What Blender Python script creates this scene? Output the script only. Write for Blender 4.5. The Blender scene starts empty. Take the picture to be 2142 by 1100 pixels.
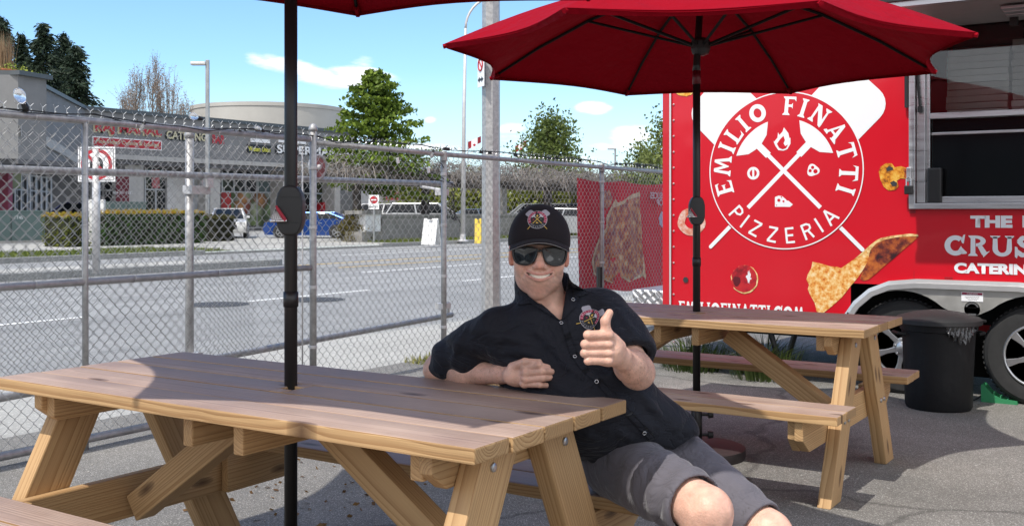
import bpy, bmesh, math, random
import numpy as np
from mathutils import Vector, Matrix, noise as mnoise
random.seed(7); RNG = np.random.default_rng(7)
SC = bpy.context.scene
COL = SC.collection
R = math.radians
# ------------------------------------------------------------------ camera, sky, sun, exposure
EYE = 1.27; FPX = 2212.0; PCX = 1071.0; HOR = 442.0
TH = R(33.0); CT, ST = math.cos(TH), math.sin(TH)
cam_d = bpy.data.cameras.new('camera'); cam = bpy.data.objects.new('camera', cam_d); COL.objects.link(cam)
cam.location = (0, 0, EYE); cam.rotation_euler = (R(90), 0, TH)
cam_d.sensor_width = 36; cam_d.lens = 36*FPX/2142; cam_d.shift_y = -(550-HOR)/2142
cam_d.clip_start = .05; cam_d.clip_end = 3000
SC.camera = cam
SUN_EL = R(58.5); SUN_DX = .03
W = bpy.data.worlds.new('World'); SC.world = W; W.use_nodes = True
def build_world():
    nt = W.node_tree; nt.nodes.clear(); N = nt.nodes.new; L = nt.links.new
    out = N('ShaderNodeOutputWorld'); bg = N('ShaderNodeBackground'); sky = N('ShaderNodeTexSky')
    sky.sky_type = 'NISHITA'; sky.sun_disc = False; sky.sun_elevation = SUN_EL; sky.sun_rotation = R(180)
    sky.altitude = 100; sky.air_density = 1.0; sky.dust_density = .25; sky.ozone_density = 1.6
    bg.inputs[1].default_value = .15
    tc = N('ShaderNodeTexCoord'); nz = N('ShaderNodeTexNoise'); nz.inputs['Scale'].default_value = 13
    nz.inputs['Detail'].default_value = 7; nz.inputs['Roughness'].default_value = .58
    mp = N('ShaderNodeMapping'); mp.inputs['Scale'].default_value = (1, 1, 3.2)
    L(tc.outputs['Generated'], mp.inputs[0]); L(mp.outputs[0], nz.inputs['Vector'])
    # soft clouds: ellipsoidal regions of the sky, broken up by noise
    def cloud(px, py, w, h, tilt=0.0, amp=1.0):
        lat = (px-PCX)/FPX; up = (HOR-py)/FPX
        v = Vector((CT*lat-ST, ST*lat+CT, up)).normalized()
        right = Vector((CT, ST, 0)); upv = right.cross(v).normalized(); right = v.cross(upv)*1.0
        right = Vector((CT, ST, 0)); r2 = (right*math.cos(tilt)+upv*math.sin(tilt)); u2 = (upv*math.cos(tilt)-right*math.sin(tilt))
        def dot(vec, s):
            d = N('ShaderNodeVectorMath'); d.operation = 'DOT_PRODUCT'; L(tc.outputs['Generated'], d.inputs[0]); d.inputs[1].default_value = vec
            a = N('ShaderNodeMath'); a.operation = 'SUBTRACT'; L(d.outputs['Value'], a.inputs[0]); a.inputs[1].default_value = v.dot(vec)
            b = N('ShaderNodeMath'); b.operation = 'DIVIDE'; L(a.outputs[0], b.inputs[0]); b.inputs[1].default_value = s/FPX
            c = N('ShaderNodeMath'); c.operation = 'POWER'; L(b.outputs[0], c.inputs[0]); c.inputs[1].default_value = 2.0
            ab = N('ShaderNodeMath'); ab.operation = 'MULTIPLY'; L(b.outputs[0], ab.inputs[0]); L(b.outputs[0], ab.inputs[1])
            return ab.outputs[0]
        x = dot(r2, w); y = dot(u2, h); z = dot(v, FPX*.6)
        s = N('ShaderNodeMath'); s.operation = 'ADD'; L(x, s.inputs[0]); L(y, s.inputs[1])
        s2 = N('ShaderNodeMath'); s2.operation = 'ADD'; L(s.outputs[0], s2.inputs[0]); L(z, s2.inputs[1])
        m = N('ShaderNodeMath'); m.operation = 'SUBTRACT'; m.inputs[0].default_value = 1.0; L(s2.outputs[0], m.inputs[1])
        m.use_clamp = True
        k = N('ShaderNodeMath'); k.operation = 'MULTIPLY'; L(m.outputs[0], k.inputs[0]); k.inputs[1].default_value = amp
        return k.outputs[0]
    spec = [(610, 138, 120, 26, -.16, 1), (740, 150, 110, 20, -.2, .9), (700, 170, 110, 20, -.1, .8), (750, 128, 40, 26, 0, .5), (1240, 226, 48, 17, 0, .9), (1322, 292, 70, 36, .1, 1.0), (1260, 305, 60, 12, 0, .7),
            (1066, 268, 42, 16, .1, .7), (1075, 292, 60, 16, 0, .55), (930, 308, 120, 14, 0, .9), (900, 252, 16, 10, 0, .5), (1130, 335, 160, 16, 0, .5),
            (-900, 40, 420, 60, .1, .9), (-300, -420, 300, 70, 0, .8), (2900, 60, 420, 70, 0, .9), (3300, -500, 500, 100, 0, .8), (700, -900, 400, 90, 0, .7), (1500, -700, 380, 70, 0, .7)]
    acc = None
    for s in spec:
        o = cloud(*s)
        if acc is None: acc = o
        else:
            a = N('ShaderNodeMath'); a.operation = 'MAXIMUM'; L(acc, a.inputs[0]); L(o, a.inputs[1]); acc = a.outputs[0]
    # density = smoothstep(mask*1.1 + (noise-.5)*1.5)
    n1 = N('ShaderNodeMath'); n1.operation = 'MULTIPLY_ADD'; L(nz.outputs[0], n1.inputs[0]); n1.inputs[1].default_value = 4.6; n1.inputs[2].default_value = -2.75
    ad = N('ShaderNodeMath'); ad.operation = 'MULTIPLY_ADD'; L(acc, ad.inputs[0]); ad.inputs[1].default_value = 1.6; L(n1.outputs[0], ad.inputs[2])
    mr = N('ShaderNodeMapRange'); mr.interpolation_type = 'SMOOTHSTEP'; L(ad.outputs[0], mr.inputs[0]); mr.inputs[1].default_value = .02; mr.inputs[2].default_value = 1.25
    g = N('ShaderNodeMath'); g.operation = 'MULTIPLY'; L(mr.outputs[0], g.inputs[0])
    g2 = N('ShaderNodeMath'); g2.operation = 'MULTIPLY'; g2.use_clamp = True; L(acc, g2.inputs[0]); g2.inputs[1].default_value = 3.0
    L(g2.outputs[0], g.inputs[1])
    # broken cumulus added out of view to whiten the shade, thicker behind the camera
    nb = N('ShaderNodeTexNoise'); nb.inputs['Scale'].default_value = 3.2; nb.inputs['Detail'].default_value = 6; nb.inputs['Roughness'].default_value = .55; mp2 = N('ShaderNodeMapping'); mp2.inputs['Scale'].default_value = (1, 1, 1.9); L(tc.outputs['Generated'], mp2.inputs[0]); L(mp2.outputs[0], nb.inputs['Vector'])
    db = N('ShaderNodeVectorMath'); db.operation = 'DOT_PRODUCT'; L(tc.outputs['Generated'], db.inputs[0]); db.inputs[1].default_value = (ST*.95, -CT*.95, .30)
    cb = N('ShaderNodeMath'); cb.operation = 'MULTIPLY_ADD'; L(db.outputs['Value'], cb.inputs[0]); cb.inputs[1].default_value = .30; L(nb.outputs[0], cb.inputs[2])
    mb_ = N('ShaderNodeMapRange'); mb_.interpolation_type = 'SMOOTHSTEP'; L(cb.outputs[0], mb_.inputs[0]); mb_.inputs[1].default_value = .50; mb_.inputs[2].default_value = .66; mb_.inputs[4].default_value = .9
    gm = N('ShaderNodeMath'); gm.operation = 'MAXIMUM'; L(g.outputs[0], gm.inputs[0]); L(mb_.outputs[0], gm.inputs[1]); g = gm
    sep = N('ShaderNodeSeparateXYZ'); L(tc.outputs['Generated'], sep.inputs[0])
    hz = N('ShaderNodeMapRange'); L(sep.outputs[2], hz.inputs[0]); hz.inputs[1].default_value = .0; hz.inputs[2].default_value = .13; hz.inputs[3].default_value = .62; hz.inputs[4].default_value = 0
    tint = N('ShaderNodeMixRGB'); tint.blend_type = 'MULTIPLY'; tint.inputs[0].default_value = 1; L(sky.outputs[0], tint.inputs[1]); tint.inputs[2].default_value = (.65, .83, .99, 1)
    hmix = N('ShaderNodeMixRGB'); L(hz.outputs[0], hmix.inputs[0]); L(tint.outputs[0], hmix.inputs[1]); hmix.inputs[2].default_value = (4.2, 4.75, 5.0, 1)
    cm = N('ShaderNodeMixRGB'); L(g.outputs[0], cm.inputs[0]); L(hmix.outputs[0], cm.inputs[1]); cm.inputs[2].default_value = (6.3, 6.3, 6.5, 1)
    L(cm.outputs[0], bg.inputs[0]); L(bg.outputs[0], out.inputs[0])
build_world()
sun_d = bpy.data.lights.new('sun', 'SUN'); sun_o = bpy.data.objects.new('sun', sun_d); COL.objects.link(sun_o)
sun_d.energy = 2.9; sun_d.angle = R(.55); sun_d.color = (1, .955, .89)
sdir = Vector((SUN_DX, math.cos(SUN_EL), -math.sin(SUN_EL)))
sun_o.rotation_euler = sdir.to_track_quat('-Z', 'Y').to_euler(); sun_o.location = (0, -20, 30)
SC.view_settings.view_transform = 'Standard'; SC.view_settings.look = 'None'
SC.view_settings.exposure = .56; SC.view_settings.gamma = 1
SC.cycles.max_bounces = 7; SC.cycles.transparent_max_bounces = 12

# ------------------------------------------------------------------ measuring helpers (photo pixel -> point in the place)
def mc(lat, d, z): return Vector((CT*lat-ST*d, ST*lat+CT*d, z))       # lateral/depth -> world
def G(px, py, z=0.0):                                                   # on a horizontal plane
    d = FPX*(EYE-z)/(py-HOR); return mc((px-PCX)*d/FPX, d, z)
def PX(px, py, X):                                                      # on the plane X = const
    r = (px-PCX)/FPX; d = X/(CT*r-ST); return Vector((X, d*(ST*r+CT), EYE-(py-HOR)*d/FPX))
def PY(px, py, Y):
    r = (px-PCX)/FPX; d = Y/(ST*r+CT); return Vector((d*(CT*r-ST), Y, EYE-(py-HOR)*d/FPX))
def D(px, py, d): return mc((px-PCX)*d/FPX, d, EYE-(py-HOR)*d/FPX)
def lin(c):
    f = lambda v: v/12.92 if v <= .04045 else ((v+.055)/1.055)**2.4
    return tuple(f(v/255.0) for v in c)

# ------------------------------------------------------------------ materials
MATS = {}
def nodes_of(name):
    m = bpy.data.materials.new(name); m.use_nodes = True; nt = m.node_tree
    return m, nt, nt.nodes['Principled BSDF']
def MAT(name, col, rough=.6, metal=0.0, var=0.0, vscale=8.0, bump=0.0, bscale=60.0, spec=.5, coat=0.0, col2=None, rvar=0.0, obj=True, stretch=None, detail=5):
    if name in MATS: return MATS[name]
    m, nt, b = nodes_of(name); N = nt.nodes.new; L = nt.links.new
    b.inputs['Roughness'].default_value = rough; b.inputs['Metallic'].default_value = metal
    b.inputs['Specular IOR Level'].default_value = spec; b.inputs['Coat Weight'].default_value = coat
    b.inputs['Base Color'].default_value = (*col, 1)
    tc = N('ShaderNodeTexCoord'); src = tc.outputs['Object']
    if stretch:
        mp = N('ShaderNodeMapping'); mp.inputs['Scale'].default_value = stretch; L(src, mp.inputs[0]); src = mp.outputs[0]
    if var > 0 or col2:
        n = N('ShaderNodeTexNoise'); n.inputs['Scale'].default_value = vscale; n.inputs['Detail'].default_value = detail; n.inputs['Roughness'].default_value = .62; L(src, n.inputs['Vector'])
        mr = N('ShaderNodeMapRange'); mr.inputs[1].default_value = .3; mr.inputs[2].default_value = .7; L(n.outputs[0], mr.inputs[0])
        mx = N('ShaderNodeMixRGB'); L(mr.outputs[0], mx.inputs[0])
        if col2: a, c2 = col, col2
        else: a = tuple(v*(1-var) for v in col); c2 = tuple(min(1, v*(1+var)) for v in col)
        mx.inputs[1].default_value = (*a, 1); mx.inputs[2].default_value = (*c2, 1); L(mx.outputs[0], b.inputs['Base Color'])
        if rvar > 0:
            rr = N('ShaderNodeMapRange'); L(n.outputs[0], rr.inputs[0]); rr.inputs[1].default_value = .3; rr.inputs[2].default_value = .7
            rr.inputs[3].default_value = max(.02, rough-rvar); rr.inputs[4].default_value = min(1, rough+rvar); L(rr.outputs[0], b.inputs['Roughness'])
    if bump > 0:
        n2 = N('ShaderNodeTexNoise'); n2.inputs['Scale'].default_value = bscale; n2.inputs['Detail'].default_value = 4; L(src, n2.inputs['Vector'])
        bp = N('ShaderNodeBump'); bp.inputs['Strength'].default_value = 1.0; bp.inputs['Distance'].default_value = bump; L(n2.outputs[0], bp.inputs['Height']); L(bp.outputs[0], b.inputs['Normal'])
    MATS[name] = m; return m

def ground_mat(name, dark, light, speck, scale, bump, patch=.12, cracks=False, rough=.85, streak=False, stains=False):
    m, nt, b = nodes_of(name); N = nt.nodes.new; L = nt.links.new
    tc = N('ShaderNodeTexCoord'); v = N('ShaderNodeTexVoronoi'); v.inputs['Scale'].default_value = scale; L(tc.outputs['Object'], v.inputs['Vector'])
    v.feature = 'F1'
    n = N('ShaderNodeTexNoise'); n.inputs['Scale'].default_value = scale*.9; n.inputs['Detail'].default_value = 3; L(tc.outputs['Object'], n.inputs['Vector'])
    big = N('ShaderNodeTexNoise'); big.inputs['Scale'].default_value = .9; big.inputs['Detail'].default_value = 6; big.inputs['Roughness'].default_value = .65; L(tc.outputs['Object'], big.inputs['Vector'])
    cs = N('ShaderNodeSeparateColor'); L(v.outputs['Color'], cs.inputs[0])
    cr = N('ShaderNodeValToRGB'); cr.color_ramp.elements[0].position = .0; cr.color_ramp.elements[0].color = (*dark, 1)
    cr.color_ramp.elements[1].position = .86; cr.color_ramp.elements[1].color = (*light, 1)
    e = cr.color_ramp.elements.new(.93); e.color = (*speck, 1); L(cs.outputs[0], cr.inputs[0])
    mr = N('ShaderNodeMapRange'); L(big.outputs[0], mr.inputs[0]); mr.inputs[1].default_value = .3; mr.inputs[2].default_value = .7; mr.inputs[3].default_value = 1-patch; mr.inputs[4].default_value = 1+patch
    mx = N('ShaderNodeMixRGB'); mx.blend_type = 'MULTIPLY'; mx.inputs[0].default_value = 1; L(cr.outputs[0], mx.inputs[1]); L(mr.outputs[0], mx.inputs[2])
    last = mx.outputs[0]
    if streak:
        mp = N('ShaderNodeMapping'); mp.inputs['Scale'].default_value = (1.1, .018, 1); L(tc.outputs['Object'], mp.inputs[0]); sn = N('ShaderNodeTexNoise'); sn.inputs['Scale'].default_value = 1; sn.inputs['Detail'].default_value = 4; L(mp.outputs[0], sn.inputs['Vector'])
        sr = N('ShaderNodeMapRange'); L(sn.outputs[0], sr.inputs[0]); sr.inputs[1].default_value = .32; sr.inputs[2].default_value = .68; sr.inputs[3].default_value = .80; sr.inputs[4].default_value = 1.12; ms = N('ShaderNodeMixRGB'); ms.blend_type = 'MULTIPLY'; ms.inputs[0].default_value = 1; L(last, ms.inputs[1]); L(sr.outputs[0], ms.inputs[2]); last = ms.outputs[0]
    if stains:
        st = N('ShaderNodeTexNoise'); st.inputs['Scale'].default_value = 2.3; st.inputs['Detail'].default_value = 3; L(tc.outputs['Object'], st.inputs['Vector']); sr = N('ShaderNodeMapRange'); L(st.outputs[0], sr.inputs[0]); sr.inputs[1].default_value = .60; sr.inputs[2].default_value = .70; sr.inputs[3].default_value = 1; sr.inputs[4].default_value = .78; ms = N('ShaderNodeMixRGB'); ms.blend_type = 'MULTIPLY'; ms.inputs[0].default_value = 1; L(last, ms.inputs[1]); L(sr.outputs[0], ms.inputs[2]); last = ms.outputs[0]
    if cracks:
        vc = N('ShaderNodeTexVoronoi'); vc.feature = 'DISTANCE_TO_EDGE'; vc.inputs['Scale'].default_value = .42
        wn = N('ShaderNodeTexNoise'); wn.inputs['Scale'].default_value = 3; wn.inputs['Detail'].default_value = 4; L(tc.outputs['Object'], wn.inputs['Vector'])
        av = N('ShaderNodeMixRGB'); av.inputs[0].default_value = .22; L(tc.outputs['Object'], av.inputs[1]); L(wn.outputs['Color'], av.inputs[2]); L(av.outputs[0], vc.inputs['Vector'])
        lt = N('ShaderNodeMapRange'); L(vc.outputs[0], lt.inputs[0]); lt.inputs[1].default_value = .002; lt.inputs[2].default_value = .008; lt.inputs[3].default_value = .62; lt.inputs[4].default_value = 1
        m2 = N('ShaderNodeMixRGB'); m2.blend_type = 'MULTIPLY'; m2.inputs[0].default_value = 1; L(last, m2.inputs[1]); L(lt.outputs[0], m2.inputs[2]); last = m2.outputs[0]
    L(last, b.inputs['Base Color'])
    ad = N('ShaderNodeMath'); ad.operation = 'ADD'; L(n.outputs[0], ad.inputs[0]); L(v.outputs['Distance'], ad.inputs[1])
    bp = N('ShaderNodeBump'); bp.inputs['Distance'].default_value = bump; L(ad.outputs[0], bp.inputs['Height']); L(bp.outputs[0], b.inputs['Normal'])
    b.inputs['Roughness'].default_value = rough; MATS[name] = m; return m

def wood_mat(name, light, dark, stain=None, stain2=None, ringf=150.0, contrast=1.0, wear=.0):
    """rings about an off-centre pith along local X, so faces show long grain and ends show arcs"""
    m, nt, b = nodes_of(name); N = nt.nodes.new; L = nt.links.new
    def math_(op, a, c=None, d=None, clamp=False):
        k = N('ShaderNodeMath'); k.operation = op; k.use_clamp = clamp
        for i, v in enumerate((a, c, d)):
            if v is None: continue
            if isinstance(v, (int, float)): k.inputs[i].default_value = v
            else: L(v, k.inputs[i])
        return k.outputs[0]
    tc = N('ShaderNodeTexCoord'); oi = N('ShaderNodeObjectInfo'); sp = N('ShaderNodeSeparateXYZ'); L(tc.outputs['Object'], sp.inputs[0])
    rnd = oi.outputs['Random']
    cmb = N('ShaderNodeCombineXYZ'); L(math_('MULTIPLY', sp.outputs[0], .55), cmb.inputs[0]); L(math_('ADD', sp.outputs[1], math_('MULTIPLY', rnd, 31.7)), cmb.inputs[1]); L(math_('ADD', sp.outputs[2], math_('MULTIPLY', rnd, 11.3)), cmb.inputs[2])
    wn = N('ShaderNodeTexNoise'); wn.inputs['Scale'].default_value = 3.0; wn.inputs['Detail'].default_value = 2; L(cmb.outputs[0], wn.inputs['Vector'])
    warp = math_('MULTIPLY_ADD', wn.outputs[0], .018, -.009)
    py = math_('MULTIPLY_ADD', rnd, .16, -.08)
    fr = math_('FRACT', math_('MULTIPLY', rnd, 7.31))
    pz = math_('MULTIPLY_ADD', fr, .05, .018)
    dy = math_('ADD', math_('SUBTRACT', sp.outputs[1], py), warp); dz = math_('ADD', math_('SUBTRACT', sp.outputs[2], pz), math_('MULTIPLY', warp, .6))
    # knots: sparse voronoi cells bend the rings
    kc = N('ShaderNodeCombineXYZ'); L(math_('ADD', math_('MULTIPLY', sp.outputs[0], 2.3), math_('MULTIPLY', rnd, 17)), kc.inputs[0]); L(math_('ADD', math_('MULTIPLY', sp.outputs[1], 7.0), math_('MULTIPLY', rnd, 43)), kc.inputs[1]); L(math_('MULTIPLY', rnd, 5), kc.inputs[2])
    kv = N('ShaderNodeTexVoronoi'); kv.voronoi_dimensions = '2D'; kv.inputs['Scale'].default_value = 1.0; L(kc.outputs[0], kv.inputs['Vector'])
    ks = N('ShaderNodeSeparateColor'); L(kv.outputs['Color'], ks.inputs[0])
    has = math_('GREATER_THAN', ks.outputs[0], .5)
    kd = math_('MULTIPLY', math_('SUBTRACT', 1.0, math_('DIVIDE', kv.outputs['Distance'], .26), clamp=True), has, clamp=True)
    core = math_('MULTIPLY', math_('SUBTRACT', 1.0, math_('DIVIDE', kv.outputs['Distance'], .12), clamp=True), has, clamp=True)
    r = math_('SQRT', math_('ADD', math_('MULTIPLY', dy, dy), math_('MULTIPLY', dz, dz)))
    r = math_('ADD', r, math_('MULTIPLY', math_('MULTIPLY', kd, kd), .009))
    rn = N('ShaderNodeTexNoise'); rn.noise_dimensions = '1D'; rn.inputs['Scale'].default_value = 26; L(math_('ADD', r, rnd), rn.inputs['W'])
    ring = math_('FRACT', math_('MULTIPLY', math_('ADD', r, math_('MULTIPLY', rn.outputs[0], .02)), ringf))
    late = math_('POWER', ring, 2.6)
    fc = N('ShaderNodeCombineXYZ'); L(math_('MULTIPLY', sp.outputs[0], 3.5), fc.inputs[0]); L(math_('MULTIPLY', math_('ADD', sp.outputs[1], rnd), 240), fc.inputs[1]); L(math_('MULTIPLY', sp.outputs[2], 240), fc.inputs[2])
    fn = N('ShaderNodeTexNoise'); fn.inputs['Scale'].default_value = 1; fn.inputs['Detail'].default_value = 3; L(fc.outputs[0], fn.inputs['Vector'])
    bn = N('ShaderNodeTexNoise'); bn.inputs['Scale'].default_value = 4; bn.inputs['Detail'].default_value = 5; L(cmb.outputs[0], bn.inputs['Vector'])
    mix = math_('ADD', math_('MULTIPLY', late, .66*contrast), math_('MULTIPLY_ADD', fn.outputs[0], .5, -.2), clamp=True)
    c1 = N('ShaderNodeMixRGB'); L(mix, c1.inputs[0]); c1.inputs[1].default_value = (*light, 1); c1.inputs[2].default_value = (*dark, 1)
    last = c1.outputs[0]
    br = math_('MULTIPLY_ADD', rnd, .34, .84)
    c2 = N('ShaderNodeMixRGB'); c2.blend_type = 'MULTIPLY'; c2.inputs[0].default_value = 1; L(last, c2.inputs[1]); L(math_('MULTIPLY', br, math_('MULTIPLY_ADD', bn.outputs[0], .5, .76)), c2.inputs[2]); last = c2.outputs[0]
    if stain:
        sm = N('ShaderNodeMapRange'); L(bn.outputs[0], sm.inputs[0]); sm.inputs[1].default_value = .32; sm.inputs[2].default_value = .72
        c3 = N('ShaderNodeMixRGB'); L(sm.outputs[0], c3.inputs[0]); c3.inputs[1].default_value = (*stain, 1); c3.inputs[2].default_value = (*stain2, 1)
        c4 = N('ShaderNodeMixRGB'); c4.blend_type = 'MULTIPLY'; c4.inputs[0].default_value = 1; L(c3.outputs[0], c4.inputs[1])
        gr = N('ShaderNodeMapRange'); L(mix, gr.inputs[0]); gr.inputs[3].default_value = 1.12; gr.inputs[4].default_value = .62; L(gr.outputs[0], c4.inputs[2])
        c5 = N('ShaderNodeMixRGB'); c5.inputs[0].default_value = .86; L(last, c5.inputs[1]); L(c4.outputs[0], c5.inputs[2]); last = c5.outputs[0]
    kn = N('ShaderNodeMixRGB'); L(math_('MULTIPLY', math_('POWER', core, .5), .85), kn.inputs[0]); L(last, kn.inputs[1]); kn.inputs[2].default_value = (.05, .022, .012, 1); last = kn.outputs[0]
    L(last, b.inputs['Base Color'])
    b.inputs['Specular IOR Level'].default_value = .3
    rr = N('ShaderNodeMapRange'); L(bn.outputs[0], rr.inputs[0]); rr.inputs[1].default_value = .3; rr.inputs[2].default_value = .7; rr.inputs[3].default_value = .42 if stain else .5; rr.inputs[4].default_value = .7 if stain else .75; L(rr.outputs[0], b.inputs['Roughness'])
    bp = N('ShaderNodeBump'); bp.inputs['Distance'].default_value = .0012; L(math_('SUBTRACT', math_('MULTIPLY', fn.outputs[0], .8), late), bp.inputs['Height']); L(bp.outputs[0], b.inputs['Normal'])
    MATS[name] = m; return m

# ------------------------------------------------------------------ object helpers
def tag(o, label=None, cat=None, group=None, kind=None):
    if label: o['label'] = label
    if cat: o['category'] = cat
    if group: o['group'] = group
    if kind: o['kind'] = kind
    return o
def empty(name, loc=(0, 0, 0), rz=0.0, label=None, cat=None, group=None):
    o = bpy.data.objects.new(name, None); COL.objects.link(o); o.location = loc; o.rotation_euler = (0, 0, rz); o.empty_display_size = .1
    return tag(o, label, cat, group)
def link(name, me, parent=None, mats=None, smooth=False, loc=None):
    o = bpy.data.objects.new(name, me); COL.objects.link(o)
    if mats is not None:
        for m in (mats if isinstance(mats, (list, tuple)) else [mats]): me.materials.append(m)
    if smooth and len(me.polygons): me.polygons.foreach_set('use_smooth', [True]*len(me.polygons))
    if parent is not None: o.parent = parent
    if loc is not None: o.location = loc
    return o
class MB:
    """collects simple shapes into one mesh"""
    def __init__(s): s.v = []; s.f = []; s.m = []; s.mi = 0
    def add(s, vs, fs, mi=None):
        k = len(s.v); s.v.extend([tuple(p) for p in vs]); s.f.extend([tuple(i+k for i in f) for f in fs]); s.m.extend([s.mi if mi is None else mi]*len(fs)); return s
    def box(s, c, size, rot=None, mi=None):
        hx, hy, hz = size[0]/2, size[1]/2, size[2]/2
        p = [Vector((x, y, z)) for x in (-hx, hx) for y in (-hy, hy) for z in (-hz, hz)]
        if rot is not None: p = [rot @ q for q in p]
        p = [q+Vector(c) for q in p]
        return s.add(p, [(0, 1, 3, 2), (4, 6, 7, 5), (0, 4, 5, 1), (2, 3, 7, 6), (0, 2, 6, 4), (1, 5, 7, 3)], mi)
    def b2(s, lo, hi, mi=None): return s.box([(a+b)/2 for a, b in zip(lo, hi)], [abs(b-a) for a, b in zip(lo, hi)], None, mi)
    def tube(s, pts, r, n=8, caps=True, mi=None, closed=False):
        pts = [Vector(p) for p in pts]; rs = r if isinstance(r, (list, tuple)) else [r]*len(pts)
        vs = []; fs = []; m = len(pts); prev = None
        for i, p in enumerate(pts):
            a = pts[(i-1) % m] if (i > 0 or closed) else p; b = pts[(i+1) % m] if (i < m-1 or closed) else p
            t = (b-a); t = t.normalized() if t.length > 1e-9 else Vector((0, 0, 1))
            if prev is None:
                u = t.cross(Vector((0, 0, 1)));
                if u.length < 1e-3: u = t.cross(Vector((1, 0, 0)))
                u.normalize()
            else:
                u = prev-t*prev.dot(t); u.normalize()
            prev = u; w = t.cross(u)
            for k in range(n):
                an = 2*math.pi*k/n; vs.append(p+(u*math.cos(an)+w*math.sin(an))*rs[i])
        rng = m if closed else m-1
        for i in range(rng):
            for k in range(n):
                a = i*n+k; b = i*n+(k+1) % n; c = ((i+1) % m)*n+(k+1) % n; d = ((i+1) % m)*n+k
                fs.append((a, d, c, b))
        if caps and not closed:
            fs.append(tuple(range(n))); fs.append(tuple(reversed([(m-1)*n+k for k in range(n)])))
        return s.add(vs, fs, mi)
    def lathe(s, prof, n=24, c=(0, 0, 0), axis='Z', mi=None, rot=None):
        vs = []; fs = []; m = len(prof)
        for (r, z) in prof:
            for k in range(n):
                a = 2*math.pi*k/n; p = Vector((r*math.cos(a), r*math.sin(a), z))
                if axis == 'Y': p = Vector((p.x, p.z, p.y))
                if axis == 'X': p = Vector((p.z, p.y, p.x))
                if rot is not None: p = rot @ p
                vs.append(p+Vector(c))
        for i in range(m-1):
            for k in range(n): fs.append((i*n+k, i*n+(k+1) % n, (i+1)*n+(k+1) % n, (i+1)*n+k))
        if prof[0][0] > 1e-6: fs.append(tuple(reversed(range(n))))
        if prof[-1][0] > 1e-6: fs.append(tuple((m-1)*n+k for k in range(n)))
        return s.add(vs, fs, mi)
    def prism(s, poly, t0, t1, frame=None, mi=None):
        """poly in local (a,b), extruded from t0 to t1 along c; frame=(origin, A, B, C)"""
        if frame is None: frame = (Vector((0, 0, 0)), Vector((1, 0, 0)), Vector((0, 1, 0)), Vector((0, 0, 1)))
        o, A, B, C = frame; n = len(poly)
        vs = [o+A*a+B*b+C*t0 for a, b in poly]+[o+A*a+B*b+C*t1 for a, b in poly]
        fs = [tuple(reversed(range(n))), tuple(n+i for i in range(n))]+[(i, (i+1) % n, n+(i+1) % n, n+i) for i in range(n)]
        return s.add(vs, fs, mi)
    def mesh(s, name, bevel=0.0, fixn=True, seg=2):
        me = bpy.data.meshes.new(name); me.from_pydata(s.v, [], s.f)
        if any(s.m): me.polygons.foreach_set('material_index', s.m)
        me.update()
        if fixn or bevel > 0:
            bm = bmesh.new(); bm.from_mesh(me)
            if bevel > 0: bmesh.ops.bevel(bm, geom=[e for e in bm.edges if e.is_manifold and e.calc_face_angle(0) > .5], offset=bevel, segments=seg, affect='EDGES', profile=.6)
            if fixn: bmesh.ops.recalc_face_normals(bm, faces=bm.faces)
            bm.to_mesh(me); bm.free()
        return me
    def obj(s, name, mats, parent=None, bevel=0.0, smooth=False, loc=None, seg=2, fixn=True):
        return link(name, s.mesh(name, bevel, fixn, seg), parent, mats, smooth, loc)
def auto_smooth(o, ang=40):
    me = o.data; me.polygons.foreach_set('use_smooth', [True]*len(me.polygons)); 
    bm = bmesh.new(); bm.from_mesh(me)
    for e in bm.edges: e.smooth = e.calc_face_angle(0) < R(ang)
    bm.to_mesh(me); bm.free(); return o
def copy_tree(o, parent=None, **kw):
    c = o.copy(); COL.objects.link(c)
    if parent is not None: c.parent = parent
    for ch in list(o.children): copy_tree(ch, c)
    return c
def np_obj(name, V, F, mats, parent=None, smooth=False, col=None):
    """fast mesh from numpy arrays (F: n x 3 or n x 4)"""
    me = bpy.data.meshes.new(name); V = np.asarray(V, np.float32); F = np.asarray(F, np.int32); n, k = F.shape
    me.vertices.add(len(V)); me.vertices.foreach_set('co', V.ravel()); me.loops.add(n*k); me.loops.foreach_set('vertex_index', F.ravel())
    me.polygons.add(n); me.polygons.foreach_set('loop_start', np.arange(n, dtype=np.int32)*k); me.polygons.foreach_set('loop_total', np.full(n, k, np.int32))
    me.update(calc_edges=True); me.validate()
    if col is not None:
        a = me.color_attributes.new('Col', 'FLOAT_COLOR', 'POINT'); a.data.foreach_set('color', np.hstack([col, np.ones((len(V), 1))]).astype(np.float32).ravel())
    return link(name, me, parent, mats, smooth)
def text_mesh(txt, size=1.0, offset=0.0, extrude=0.0, align='CENTER', shear=0.0, space=1.0, name='lettering'):
    cu = bpy.data.curves.new('txt', 'FONT'); cu.body = txt; cu.size = size; cu.offset = offset; cu.extrude = extrude; cu.align_x = align; cu.align_y = 'CENTER'; cu.shear = shear; cu.space_character = space
    cu.resolution_u = 4
    o = bpy.data.objects.new('txt', cu); COL.objects.link(o); bpy.context.view_layer.update()
    me = bpy.data.meshes.new_from_object(o.evaluated_get(bpy.context.evaluated_depsgraph_get())); bpy.data.objects.remove(o); bpy.data.curves.remove(cu); me.name = name
    return me
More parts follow.
